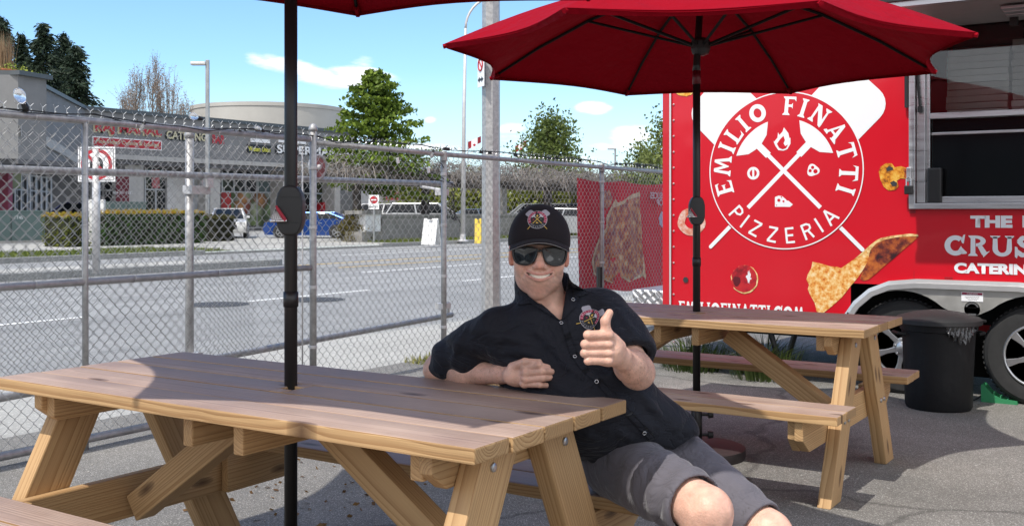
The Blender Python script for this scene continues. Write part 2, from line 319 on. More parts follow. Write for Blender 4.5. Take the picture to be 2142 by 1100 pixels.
def place_text(txt, origin, A, B, height=None, width=None, mat=None, parent=None, name='lettering', bold=0.0, thick=.002, align='CENTER', space=1.0):
    """flat lettering set in the plane (A right, B up)"""
    me = text_mesh(txt, 1.0, bold, 0.0, align, 0, space, name)
    co = np.empty(len(me.vertices)*3); me.vertices.foreach_get('co', co); co = co.reshape(-1, 3)
    if not len(co): return None
    lo, hi = co.min(0), co.max(0); cx = (lo[0]+hi[0])/2; cy = (lo[1]+hi[1])/2; h0 = hi[1]-lo[1]; w0 = hi[0]-lo[0]
    sy = height/h0 if height else width/w0; sx = width/w0 if width else sy
    A = Vector(A); B = Vector(B); C = A.cross(B)
    x = (co[:, 0]-cx)*sx; y = (co[:, 1]-cy)*sy
    P = np.array(origin)[None]+x[:, None]*np.array(A)[None]+y[:, None]*np.array(B)[None]
    me.vertices.foreach_set('co', P.ravel()); me.update()
    return link(name, me, parent, mat)
def quad_strip(mb, a, b, w, z=.004, mi=None):
    a = Vector(a); b = Vector(b); d = (b-a); n = Vector((-d.y, d.x, 0)).normalized()*w/2
    mb.add([a-n, b-n, b+n, a+n], [(0, 1, 2, 3)], mi)
# ================================================================== GROUND AND STREET
M_asph = ground_mat('lot_asphalt', (.135, .128, .116), (.235, .225, .205), (.46, .44, .41), 270, .003, .25, cracks=True, stains=True)
M_road = ground_mat('road_asphalt', (.21, .21, .205), (.29, .29, .285), (.36, .36, .35), 120, .003, .14, streak=True, stains=True)
M_conc = ground_mat('concrete_pavement', (.30, .295, .27), (.40, .39, .36), (.5, .49, .45), 90, .002, .1)
M_conc2 = ground_mat('old_concrete', (.28, .275, .25), (.40, .385, .35), (.5, .48, .45), 12, .004, .22)
M_kerb = ground_mat('kerb_concrete', (.20, .20, .19), (.3, .3, .28), (.35, .35, .33), 30, .003, .15)
M_white = MAT('road_paint_white', (.74, .74, .72), .7, var=.12, vscale=14)
M_yel = MAT('road_paint_yellow', (.62, .40, .05), .7, var=.15, vscale=14)
M_soil = MAT('soil', (.09, .065, .045), .95, var=.3, vscale=12, bump=.01)
M_turf = MAT('turf', (.10, .13, .035), .95, var=.35, vscale=6, bump=.02, bscale=40)
ZR = -.10
def sheet(name, x0, x1, y0, y1, z, mat, kind='structure', parent=None, div=1):
    mb = MB(); mb.add([(x0, y0, z), (x1, y0, z), (x1, y1, z), (x0, y1, z)], [(0, 1, 2, 3)])
    o = mb.obj(name, mat, parent, fixn=False); 
    if kind: o['kind'] = kind
    return o
X_KN = -7.35                                    # near kerb face
X_KF = -26.2                                    # far kerb face
sheet('ground', -5.62, 140, -60, 140, 0, M_asph)
o = MB().b2((X_KN+.15, -60, -.3), (-5.62, 140, 0)).obj('near_pavement', M_conc); o['kind'] = 'structure'
o = MB().b2((X_KN, -60, -.3), (X_KN+.15, 140, -.002)).obj('near_kerb', M_kerb, bevel=.015); o['kind'] = 'structure'
sheet('road', X_KF-.2, X_KN+.02, -80, 600, ZR, M_road)
sheet('far_ground', -1500, X_KF-.15, -400, 1200, -.004, M_conc2)
y_g0 = PX(430, 520, X_KF).y; y_g1 = PX(800, 510, X_KF).y
mb = MB()
mb.b2((X_KF-.18, -80, -.3), (X_KF, y_g0, .05)); mb.b2((X_KF-.18, y_g1, -.3), (X_KF, 400, .05)); mb.b2((X_KF-.17, y_g0, -.3), (X_KF+.02, y_g1, -.02))
o = mb.obj('far_kerb', M_kerb, bevel=.02); o['kind'] = 'structure'
sheet('far_pavement', -37.5, -30.6, -60, 300, .004, M_conc)
sheet('parking_lot', -70, -37.6, -60, 300, .002, ground_mat('lot_far', (.22, .22, .21), (.32, .32, .31), (.4, .4, .4), 10, .002, .2))
# worn old patch and seam by the fence, drain lines in the lot
def dashes():
    mb = MB()
    xd = G(645, 619, ZR).x; y0 = G(500, 630, ZR).y; y1 = G(790, 608, ZR).y
    L_ = y1-y0
    for k in range(-6, 24):
        a = y0+k*(L_*2.0); quad_strip(mb, (xd, a, ZR+.006), (xd, a+L_, ZR+.006), .13)
    o = mb.obj('lane_dashes', M_white, fixn=False); o['kind'] = 'structure'
    mb = MB()
    x1 = G(850, 542, ZR).x; x2 = G(850, 551, ZR).x; ys = G(700, 560, ZR).y
    for x in (x1, x2): quad_strip(mb, (x, ys, ZR+.006), (x, 400, ZR+.006), .13)
    o = mb.obj('yellow_centre_lines', M_yel, fixn=False); o['kind'] = 'structure'
    mb = MB(); x3 = G(900, 560, ZR).x
    quad_strip(mb, (x3, G(720, 569, ZR).y, ZR+.006), (x3, 400, ZR+.006), .12)
    x4 = G(100, 560, ZR).x
    for k in range(-3, 12): quad_strip(mb, (x4, k*9, ZR+.006), (x4, k*9+4.5, ZR+.006), .12)
    quad_strip(mb, (x4+1.35, -40, ZR+.006), (x4+1.35, G(560, 545, ZR).y, ZR+.006), .12)
    quad_strip(mb, (G(800, 530, ZR).x, y_g0+2, ZR+.006), (G(800, 530, ZR).x, y_g1+6, ZR+.006), .14)
    o = mb.obj('white_lane_lines', M_white, fixn=False); o['kind'] = 'structure'
dashes()
# median island with kerb
xm0 = G(0, 590, ZR).x; xm1 = xm0-1.7; ym = G(690, 556, ZR).y
def median():
    pts = [(xm0, -50), (xm0, ym-.9)]
    for k in range(9):
        a = -math.pi/2*0+math.pi*k/8; pts.append(((xm0+xm1)/2+(xm0-xm1)/2*math.cos(a), ym-.9+.9*math.sin(a)))
    pts += [(xm1, ym-.9), (xm1, -50)]
    mb = MB(); mb.prism(pts, ZR-.1, ZR+.15); o = mb.obj('median_island', M_kerb, bevel=.02); o['kind'] = 'structure'
    sheet('median_soil', xm1+.25, xm0-.25, -50, ym-1.6, ZR+.156, M_conc2)
median()
# manhole covers on the road
for (px, py, r) in ((455, 637, .36), (660, 627, .36)):
    p = G(px, py, ZR); mb = MB(); mb.lathe([(r+.1, ZR+.002), (r+.1, ZR+.006), (r, ZR+.006), (r*.97, ZR+.004), (r*.9, ZR+.010), (0, ZR+.012)], 24, (p.x, p.y, 0))
    o = mb.obj('manhole_cover', MAT('cast_iron', (.06, .06, .06), .7, .3, var=.3, vscale=30)); tag(o, 'round dark manhole cover in the road %s' % ('beyond the middle of the left fence panel' if px < 500 else 'just right of the nearest umbrella pole'), 'manhole cover', 'manhole covers in the road')

# ------------------------------------------------------------------ foliage
def foliage_mat(name, trans=.35):
    m, nt, b = nodes_of(name); N = nt.nodes.new; L = nt.links.new
    at = N('ShaderNodeAttribute'); at.attribute_name = 'Col'; L(at.outputs['Color'], b.inputs['Base Color']); b.inputs['Roughness'].default_value = .6; b.inputs['Specular IOR Level'].default_value = .25
    tr = N('ShaderNodeBsdfTranslucent'); L(at.outputs['Color'], tr.inputs[0]); mx = N('ShaderNodeMixShader'); mx.inputs[0].default_value = trans
    L(b.outputs[0], mx.inputs[1]); L(tr.outputs[0], mx.inputs[2]); L(mx.outputs[0], nt.nodes['Material Output'].inputs[0]); MATS[name] = m; return m
M_leaf = foliage_mat('leaves'); M_needle = foliage_mat('needles', .12)
def attr_mat(name, rough=.8, spec=.2, bump=0.0, bscale=200):
    m, nt, b = nodes_of(name); at = nt.nodes.new('ShaderNodeAttribute'); at.attribute_name = 'Col'; nt.links.new(at.outputs['Color'], b.inputs['Base Color']); b.inputs['Roughness'].default_value = rough; b.inputs['Specular IOR Level'].default_value = spec
    if bump:
        tc = nt.nodes.new('ShaderNodeTexCoord'); n = nt.nodes.new('ShaderNodeTexNoise'); n.inputs['Scale'].default_value = bscale; n.inputs['Detail'].default_value = 3; nt.links.new(tc.outputs['Object'], n.inputs['Vector'])
        bp = nt.nodes.new('ShaderNodeBump'); bp.inputs['Distance'].default_value = bump; nt.links.new(n.outputs[0], bp.inputs['Height']); nt.links.new(bp.outputs[0], b.inputs['Normal'])
    MATS[name] = m; return m
def cards(P, size, cols, aspect=.55, up=0.0, dirs=None, rng=RNG):
    """leaf quads (folded diamonds) at points P"""
    n = len(P); a = rng.normal(size=(n, 3)) if dirs is None else dirs+rng.normal(size=(n, 3))*.35
    a /= np.linalg.norm(a, axis=1)[:, None]+1e-9
    b = rng.normal(size=(n, 3)); b[:, 2] *= (1-up); b = np.cross(a, b); b /= np.linalg.norm(b, axis=1)[:, None]+1e-9
    s = size*(.6+.8*rng.random((n, 1)))
    V = np.stack([P-a*s, P+b*s*aspect, P+a*s, P-b*s*aspect], 1).reshape(-1, 3)
    F = np.arange(4*n).reshape(n, 4)
    return V, F, np.repeat(cols, 4, axis=0)
def shade(n, c0, c1, rng=RNG, clump=None):
    t = rng.random((n, 1)) if clump is None else np.clip(clump[:, None]+rng.normal(size=(n, 1))*.18, 0, 1)
    return np.array(c0)[None]*(1-t)+np.array(c1)[None]*t
M_bark = MAT('bark', (.10, .085, .07), .9, var=.35, vscale=9, bump=.01, bscale=30)
M_bark2 = MAT('grey_bark', (.22, .19, .165), .9, var=.3, vscale=9)
def limb(mb, a, b, r0, r1, rng, n=5, wob=.08, seg=5):
    a = Vector(a); b = Vector(b); L_ = (b-a).length
    pts = [a.lerp(b, i/n)+Vector(rng.normal(size=3))*wob*L_*(.3 if 0 < i < n else 0) for i in range(n+1)]
    mb.tube(pts, [r0+(r1-r0)*i/n for i in range(n+1)], seg); return pts
def leafy_tree(base, h, rad, prof, n_clump, per, lsize, c0, c1, label, cat='tree', name='tree', group=None, seed=1, clump=.45, trunk_r=.14, flat=.6, crown_lo=.25, bark=None):
    rng = np.random.default_rng(seed); root = empty(name, base, label=label, cat=cat, group=group)
    mb = MB(); trunk = limb(mb, (0, 0, -.1), (rng.normal()*.1, rng.normal()*.1, h*.93), trunk_r, trunk_r*.15, rng, 8, .03, 8)
    C = []
    while len(C) < n_clump:
        t = rng.random(); z = crown_lo+(1-crown_lo)*t; a = rng.random()*2*math.pi; rr = prof(t)*rad*(rng.random()**.45)
        C.append((rr*math.cos(a), rr*math.sin(a), z*h, rng.random()))
    C = np.array(C)
    for c in C[::max(1, len(C)//70)]:
        z0 = max(h*crown_lo*.7, c[2]-math.hypot(c[0], c[1])*.55-.2); limb(mb, (0, 0, z0), c[:3], trunk_r*.22, .012, rng, 4, .1, 4)
    mb.obj('trunk', bark or M_bark, root, smooth=True, fixn=False)
    idx = np.repeat(np.arange(len(C)), per); P = C[idx, :3]+rng.normal(size=(len(idx), 3))*np.array([clump, clump, clump*flat])
    rr = np.hypot(P[:, 0], P[:, 1])
    V, F, K = cards(P, lsize, shade(len(P), c0, c1, rng, C[idx, 3]), rng=rng)
    np_obj('crown', V, F, M_leaf, root, col=K); return root
def conifer(base, h, rad, label, seed, dens=1.0, group=None, lean=0):
    rng = np.random.default_rng(seed); root = empty('conifer', base, label=label, cat='tree', group=group)
    mb = MB(); mb.tube([(0, 0, -.2), (0, 0, h*.5), (lean, 0, h)], [.35, .22, .03], 7)
    Ps = []; Ds = []; nb = int(150*dens)
    for i in range(nb):
        t = (i+rng.random())/nb; z = h*(.12+.88*t); L_ = rad*(1-t)**.75*(.42+.85*rng.random())+.25; a = rng.random()*2*math.pi
        up0 = .25-.1*rng.random(); m = int(10+26*L_/rad*dens)
        u = np.sort(rng.random(m)**.7); x = L_*u; dz = L_*(up0*u-.55*u**2+.12*u**4)+0
        d = np.array([math.cos(a), math.sin(a)])
        pos = np.stack([d[0]*x, d[1]*x, z+dz], 1)+rng.normal(size=(m, 3))*np.array([.18, .18, .12])*(.5+L_/rad)
        Ps.append(pos); dd = np.stack([np.full(m, d[0]), np.full(m, d[1]), -.25-.3*u], 1); Ds.append(dd)
        if i % 3 == 0: mb.tube([(0, 0, z), (d[0]*L_*.5, d[1]*L_*.5, z+L_*(up0*.5-.14)), (d[0]*L_, d[1]*L_, z+L_*(up0-.43))], [.05, .03, .01], 4, caps=False)
    mb.obj('trunk', M_bark, root, smooth=True, fixn=False)
    P = np.vstack(Ps); Dd = np.vstack(Ds); P = np.repeat(P, 3, axis=0)+rng.normal(size=(len(P)*3, 3))*.16; Dd = np.repeat(Dd, 3, axis=0)
    V, F, K = cards(P, .25, shade(len(P), (.012, .024, .016), (.04, .062, .034), rng), .28, dirs=Dd, rng=rng)
    np_obj('crown', V, F, M_needle, root, col=K); return root
# dark conifers behind the left wing
def at_d(px, d, z=0): return mc((px-PCX)*d/FPX, d, z)
def ztop(py, d): return EYE+(HOR-py)*d/FPX
for i, (px, py, d, rad, lb) in enumerate([(4, 42, 92, 4.2, 'tall dark conifer cut by the left edge of the photo, behind the planter grasses'), (45, 76, 104, 3.0, 'small pointed conifer seen between two taller dark ones'),
        (90, 56, 92, 4.2, 'tallest full dark conifer right of the planter, pointed top'), (133, 76, 96, 3.6, 'dark conifer in the middle of the clump with a blunt top'),
        (158, 100, 90, 3.8, 'rightmost dark conifer of the clump, branches reaching out over the roof edge')]):
    conifer(at_d(px, d), ztop(py, d), rad*.82, lb, 30+i, 1.15, 'dark conifers behind the left wing')
def bare_tree(base, h, rad, seed, label, group=None, tint=((.30, .235, .2), (.42, .33, .26)), nb=26, buds=2600, name='bare_tree', bs=.06):
    rng = np.random.default_rng(seed); root = empty(name, base, label=label, cat='tree', group=group); mb = MB()
    mb.tube([(0, 0, -.1), (0, 0, h*.35), (.1, 0, h*.7), (0, .1, h)], [.2, .14, .06, .01], 6); tips = []
    for i in range(nb):
        t = rng.random()**.8; z = h*(.1+.72*t); a = rng.random()*6.283; Lb = (h-z)*(.45+.45*rng.random()); w = rad*(1-t*.6)*(.5+.5*rng.random())
        q = Vector((math.cos(a)*w, math.sin(a)*w, z+Lb)); m = Vector((math.cos(a)*w*.75, math.sin(a)*w*.75, z+Lb*.45)); mb.tube([(0, 0, z), m, q], [.05, .03, .008], 4, caps=False)
        for k in range(6):
            u = .25+.7*rng.random(); s = m.lerp(q, (u-.25)/.7) if u > .45 else Vector((0, 0, z)).lerp(m, u/.5); e = s+Vector((rng.normal()*.35, rng.normal()*.35, .7+.9*rng.random())); mb.tube([s, e], [.015, .006], 3, caps=False); tips.append((s, e))
    mb.obj('trunk', M_bark2, root, smooth=True, fixn=False)
    tp = [tips[rng.integers(len(tips))] for _ in range(buds)]; P = np.array([tuple(s.lerp(e, rng.random())) for s, e in tp])+rng.normal(size=(buds, 3))*.12
    V, F, K = cards(P, bs, shade(buds, tint[0], tint[1], rng), .5, rng=rng); np_obj('twigs', V, F, M_leaf, root, col=K); return root
for i, (px, py, d, lb) in enumerate([(283, 160, 88, 'leftmost bare budding poplar above the mall roof'), (318, 128, 92, 'tallest bare poplar above the mall roof with pinkish buds'), (352, 140, 90, 'bare poplar just right of the tallest one'), (268, 195, 96, 'low bare poplar at the left end of the row'), (378, 212, 86, 'lowest bare poplar beside the round tower')]):
    bare_tree(at_d(px, d), ztop(py, d), 1.5, 60+i, lb, 'bare poplars behind the mall', nb=30)
def spray_tree(base, h, rad, label, seed):
    rng = np.random.default_rng(seed); root = empty('green_tree', base, label=label, cat='tree'); mb = MB(); limb(mb, (0, 0, -.1), (.1, 0, h*.95), .14, .02, rng, 8, .03, 8); Ps = []; Cs = []
    for i in range(135):
        t = (i+rng.random())/135; z = h*(.27+.71*t); a = i*2.399+rng.normal()*.3; Lb = rad*(1-t)**.72*(.62+.55*rng.random())*(1 if t > .1 else .7)+.18
        up = .30+.45*t+rng.normal()*.12; m = int(30+100*Lb/rad); u = rng.random(m)**.65; w = .13+.17*Lb*(1-np.abs(u-.6))
        d = np.array([math.cos(a), math.sin(a)]); n_ = np.array([-d[1], d[0]]); lat = rng.normal(size=m)*w*.8; x = Lb*u
        P = np.stack([d[0]*x+n_[0]*lat, d[1]*x+n_[1]*lat, z+Lb*(up*u-.28*u**2)-np.abs(lat)*.15+rng.normal(size=m)*.055], 1); Ps.append(P); br = np.clip(rng.random()*.5+.5*u+rng.normal(size=m)*.15, 0, 1); Cs.append(br)
        if i % 2 == 0: mb.tube([(0, 0, z), (d[0]*Lb*.5, d[1]*Lb*.5, z+Lb*(up*.5-.07)), (d[0]*Lb, d[1]*Lb, z+Lb*(up-.28))], [.03, .018, .006], 4, caps=False)
    mb.obj('trunk', M_bark, root, smooth=True, fixn=False); P = np.vstack(Ps); c = np.concatenate(Cs); n = len(P)
    V, F, K = cards(P, .10, shade(n, (.025, .06, .010), (.20, .28, .035), rng, c), .6, rng=rng); np_obj('crown', V, F, M_leaf, root, col=K); return root
# the green tree by the pergola
dt = 47.0
spray_tree(at_d(786, dt), ztop(146, dt), 2.95, 'conical bright green tree standing by the pergola in front of the shops', 5)
dt = 75.0
leafy_tree(at_d(1155, dt), ztop(243, dt), 2.9, lambda t: max(.05, math.sin(min(1, (1-t)*1.15+.04)*1.5)), 130, 55, .13, (.06, .09, .02), (.20, .25, .07), 'airy light green tree rising beyond the pergola, right of the steel pole', name='birch_tree', seed=8, clump=.5, trunk_r=.14, flat=1.3, crown_lo=.3, bark=M_bark2)
for i, (px, py, d, r, lb) in enumerate([(1392, 255, 62, 2.0, 'thin leafed tree showing against the sky left of the red trailer'), (1352, 318, 66, 2.2, 'low yellow green tree beside the trailer, under the thin leafed one'), (1420, 320, 60, 2.0, 'green tree mostly hidden behind the red trailer')]):
    leafy_tree(at_d(px, d), ztop(py, d), r, lambda t: max(.05, math.sin(min(1, (1-t)*1.1+.05)*1.5)), 90, 45, .11, (.07, .10, .03), (.24, .28, .08), lb, name='background_tree', seed=20+i, clump=.42, trunk_r=.1, flat=1.2, crown_lo=.25, group='trees beside the trailer', bark=M_bark2)
for i, (px, py, d, r, lb) in enumerate([(1000, 372, 66, 2.3, 'round yellow green shrub seen left of the steel pole under the pergola'), (1130, 380, 68, 3.2, 'yellow green shrub behind the cap of the seated man'), (1210, 375, 70, 3.0, 'yellow green shrub behind the left edge of the red banner'), (1290, 380, 76, 4.0, 'green shrub hidden in part by the red banner'), (880, 368, 80, 3.0, 'green shrub behind the parked cars')]):
    leafy_tree(at_d(px, d), ztop(py, d), r, lambda t: math.sqrt(max(0.05, 1-t*t)), 80, 60, .16, (.10, .13, .02), (.28, .30, .05), lb, cat='shrub', name='shrub', seed=40+i, clump=.45, trunk_r=.08, flat=.8, crown_lo=.08, group='shrubs beyond the pergola')
def bush_box(name, label, p0, p1, h, seed, tops=((.34, .32, .03), (.42, .22, .05)), body=((.02, .05, .010), (.07, .15, .03)), dens=330, group=None, cat='hedge', size=.055, sunny=False):
    """clipped hedge between two ground points (front edge p0->p1), depth to -X"""
    rng = np.random.default_rng(seed); x0, y0 = p0; x1, y1, dep = p1; root = empty(name, ((x0+x1)/2, (y0+y1)/2, 0), label=label, cat=cat, group=group)
    cx, cy = (x0+x1)/2, (y0+y1)/2; ly = abs(y1-y0)
    MB().b2((-dep+.08, -ly/2+.08, 0), (-.08, ly/2-.08, h-.1)).obj('stems', MAT('hedge_core', (.02, .022, .012), 1), root)
    n1 = int(dens*ly*h); n2 = int(dens*ly*dep*.8); n3 = int(dens*dep*h)
    P = [np.stack([-rng.random(n1)**2*.12+.02*rng.normal(size=n1), (rng.random(n1)-.5)*ly, rng.random(n1)*h], 1), np.stack([-rng.random(n2)*dep, (rng.random(n2)-.5)*ly, h-rng.random(n2)*.1+rng.normal(size=n2)*.03], 1),
         np.stack([-rng.random(n3)*dep, np.where(rng.random(n3) < .5, -ly/2, ly/2)+rng.normal(size=n3)*.04, rng.random(n3)*h], 1)]
    P = np.vstack(P); P += .035*np.sin(P[:, [1, 2, 0]]*9); n = len(P)
    c = shade(n, *body, rng); top = P[:, 2] > h-.09-.05*rng.random(n); c[top] = shade(int(top.sum()), *tops, rng)
    V, F, K = cards(P, size, c, rng=rng); np_obj('foliage', V, F, M_leaf, root, col=K); return root
def gxy(px, py): p = G(px, py); return (p.x, p.y)
XH = -33.4
def hy(px): return PX(px, 500, XH).y
bush_box('hedge', 'long clipped dark hedge with yellow orange new growth along its top', (XH, hy(222)), (XH, hy(430), 1.5), 1.28, 3, group='clipped hedges across the road')
bush_box('hedge', 'short clipped hedge end left of the white posts, green and lit', (XH, hy(140)), (XH, hy(186), 1.5), 1.18, 4, body=((.06, .075, .015), (.2, .22, .03)), group='clipped hedges across the road')
bush_box('hedge', 'darkest hedge block at the right end beside the white car', (XH-1.2, PX(446, 500, XH-1.2).y), (XH-1.2, PX(493, 500, XH-1.2).y, 1.5), 1.08, 5, tops=((.06, .06, .02), (.1, .09, .03)), body=((.015, .018, .008), (.05, .05, .02)), group='clipped hedges across the road')
bs = G(745, 505)
leafy_tree(bs, 1.2, .66, lambda t: math.sqrt(max(.05, 1-t*t)), 60, 90, .045, (.06, .05, .015), (.19, .16, .04), 'low olive brown bush at the corner of the pergola wall', cat='bush', name='bush', seed=77, clump=.16, trunk_r=.03, crown_lo=.05)
# grass
def grass(name, x0, x1, y0, y1, n, h, seed, z=0.0, c0=(.07, .10, .02), c1=(.22, .25, .06), kind='stuff', label=None, thin=.012):
    rng = np.random.default_rng(seed); P = np.stack([x0+(x1-x0)*rng.random(n), y0+(y1-y0)*rng.random(n), np.full(n, z)], 1)
    cl = np.array([mnoise.noise(Vector((p[0]*1.7, p[1]*.6, 0))) for p in P]); hh = h*(.4+.8*rng.random(n))*np.clip(.75+cl*1.1, .15, 1.6)
    a = rng.random(n)*6.283; w = thin*(.6+.8*rng.random(n)); d = np.stack([np.cos(a), np.sin(a), 0*a], 1)*w[:, None]
    tip = P+np.stack([rng.normal(size=n)*.35*hh, rng.normal(size=n)*.35*hh, hh], 1)
    V = np.stack([P-d, P+d, tip], 1).reshape(-1, 3); F = np.arange(3*n).reshape(n, 3)
    o = np_obj(name, V, F, M_leaf, col=np.repeat(shade(n, c0, c1, rng), 3, axis=0)); tag(o, label, None, None, kind); return o
sheet('verge', -30.6, X_KF-.16, -60, PX(420, 520, -28).y, .006, M_turf)
sheet('verge_right', -29.5, X_KF-.16, PX(800, 510, -28).y, 120, .006, M_turf)
grass('grass', -30.4, X_KF-.2, -2, PX(412, 520, -28).y, 16000, .11, 5, label='green grass strip between the far kerb and pavement', thin=.03)
grass('grass', -29.3, X_KF-.2, PX(805, 510, -28).y, 70, 16000, .13, 6, label='grass strip in front of the pergola wall', thin=.03)
p = G(985, 735); q = G(905, 760)
def weed(name, c, r, n, h, seed, label, c0=(.10, .13, .02), c1=(.32, .34, .06)):
    rng = np.random.default_rng(seed); a = rng.random(n)*6.283; rr = r*rng.random(n)**.6; P = np.stack([c[0]+rr*np.cos(a), c[1]+rr*np.sin(a), np.full(n, c[2] if len(c) > 2 else 0.0)], 1)
    hh = h*(.4+.8*rng.random(n)); d = np.stack([np.cos(a+1.5), np.sin(a+1.5), 0*a], 1)*.004
    out = np.stack([np.cos(a), np.sin(a)], 1)*(rr/r*.6+.2)[:, None]*hh[:, None]; mid = P+np.stack([out[:, 0]*.4, out[:, 1]*.4, hh*.7], 1); tip = P+np.stack([out[:, 0]*1.3, out[:, 1]*1.3, hh*.92], 1)
    V = np.stack([P-d, P+d, mid+d*.8, mid-d*.8, tip], 1).reshape(-1, 3); k = np.arange(n)*5; F = np.vstack([np.stack([k, k+1, k+2], 1), np.stack([k, k+2, k+3], 1), np.stack([k+3, k+2, k+4], 1)])
    o = np_obj(name, V, F, M_leaf, col=np.repeat(shade(n, c0, c1, rng), 5, axis=0)); tag(o, label, 'weeds'); return o
def strip_weeds():
    rng = np.random.default_rng(9); n = 2600; t = rng.random(n); a = Vector((-5.42, G(870, 762).y, 0)); b = Vector((-5.5, G(1010, 725).y+1.2, 0))
    P = np.array([tuple(a.lerp(b, v)) for v in t]); P[:, 0] += rng.normal(size=n)*.10; hh = .05*(.4+rng.random(n)); d = np.stack([rng.normal(size=n)*.004, rng.normal(size=n)*.004, 0*t], 1)
    V = np.stack([P-d, P+d, P+np.stack([rng.normal(size=n)*.02, rng.normal(size=n)*.02, hh], 1)], 1).reshape(-1, 3)
    o = np_obj('weeds', V, np.arange(3*n).reshape(n, 3), M_leaf, col=np.repeat(shade(n, (.12, .14, .03), (.42, .38, .10), rng), 3, axis=0)); tag(o, 'line of yellow green weeds along the pavement edge behind the fence', None, None, 'stuff')
strip_weeds()
# ================================================================== BUILDINGS ACROSS THE ROAD
M_stuc = MAT('grey_stucco', (.205, .205, .205), .85, var=.10, vscale=1.2, bump=.004, bscale=30)
M_stuc2 = MAT('pale_stucco', (.42, .41, .39), .85, var=.07, vscale=.8)
M_tower = MAT('tower_cladding', (.43, .415, .38), .7, var=.06, vscale=.6)
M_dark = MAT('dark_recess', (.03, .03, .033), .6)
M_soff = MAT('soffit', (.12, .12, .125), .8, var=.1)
M_glass = MAT('shop_glass', (.03, .035, .04), .08, 0, spec=.9, coat=.3)
M_glass2 = MAT('shop_glass_pale', (.16, .20, .21), .15, 0, spec=.8)
M_mull = MAT('mullion', (.55, .56, .57), .45, .3)
M_cap = MAT('roof_flashing', (.10, .11, .115), .5, .4)
M_wpaint = MAT('white_paint', (.72, .72, .71), .6, var=.05)
M_steelp = MAT('pole_paint', (.33, .34, .345), .5, .5, var=.12, vscale=5)
M_red = MAT('sign_red', (.42, .02, .03), .5); M_cream = MAT('sign_cream', (.55, .50, .32), .5); M_blk = MAT('sign_black', (.015, .015, .015), .4)
M_whiteS = MAT('sign_white', (.82, .82, .82), .4); M_yelS = MAT('sign_yellow', (.75, .72, .08), .5)
AY, AZ = Vector((0, 1, 0)), Vector((0, 0, 1))
XF = -51.0
def ypx(px, X): return PX(px, 442, X).y
def slab(parent, name, px0, px1, z0, z1, X, th, mat, label=None, bevel=0):
    """upright slab whose street face lies on X, px0..px1 as seen"""
    o = MB().b2((X-th, ypx(px0, X), z0), (X, ypx(px1, X), z1)).obj(name, mat, parent, bevel=bevel)
    if label: o['label'] = label
    return o
mall = empty('shopping_mall', (0, 0, 0), label='low grey stucco shopping mall with a long fascia and shop windows across the road', cat='building')
zf0, zf1 = 4.35, 6.8
yA = ypx(178, XF); yB = ypx(745, XF)
MB().b2((XF-14, yA-2, zf0), (XF, yB, zf1)).obj('fascia', M_stuc, mall)
MB().b2((XF-14.2, yA-2, zf1), (XF+.12, yB+.1, zf1+.22)).obj('roof_edge', M_cap, mall)
MB().b2((XF-.02, yA-2, zf0-.16), (XF+.16, yB, zf0+.10)).obj('cornice', M_stuc2, mall)
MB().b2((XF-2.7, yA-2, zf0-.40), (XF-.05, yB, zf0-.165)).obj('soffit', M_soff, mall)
XW = XF-2.7
MB().b2((XW-8, yA-2, -.1), (XW, ypx(742, XW), zf0-.17)).obj('wall', M_stuc, mall)
# shop front bays: (px0, px1, kind)
def glazing(px0, px1, z0, z1, cols, rows, mat=M_glass, X=XW, parent=mall):
    y0, y1 = ypx(px0, X), ypx(px1, X); w = MB().b2((X-.02, y0, z0), (X+.02, y1, z1)).obj('window', mat, parent)
    for i in range(cols+1):
        yy = y0+(y1-y0)*i/cols; MB().b2((X+.021, yy-.05, z0), (X+.09, yy+.05, z1)).obj('mullion', M_mull, w)
    for r in rows: MB().b2((X+.022, y0, r-.045), (X+.08, y1, r+.045)).obj('transom', M_mull, w)
    return w
glazing(302, 346, .1, 3.9, 2, (.15, 1.3, 2.6)); glazing(463, 536, .1, 3.9, 3, (.15, 2.55)); glazing(538, 592, .1, 3.9, 2, (.15, 2.55), M_glass2); glazing(606, 700, .1, 3.9, 4, (.15, 2.55))
glazing(190, 262, .1, 3.9, 3, (.15, 2.5))
for (a, b) in ((262, 301), (440, 461), (592, 604), (700, 712)):
    slab(mall, 'column', a, b, 0, zf0-.41, XF-.6, 1.2, M_stuc2, bevel=.02)
slab(mall, 'notice_panel', 350, 424, .2, 3.6, XW+.3, .12, M_wpaint)
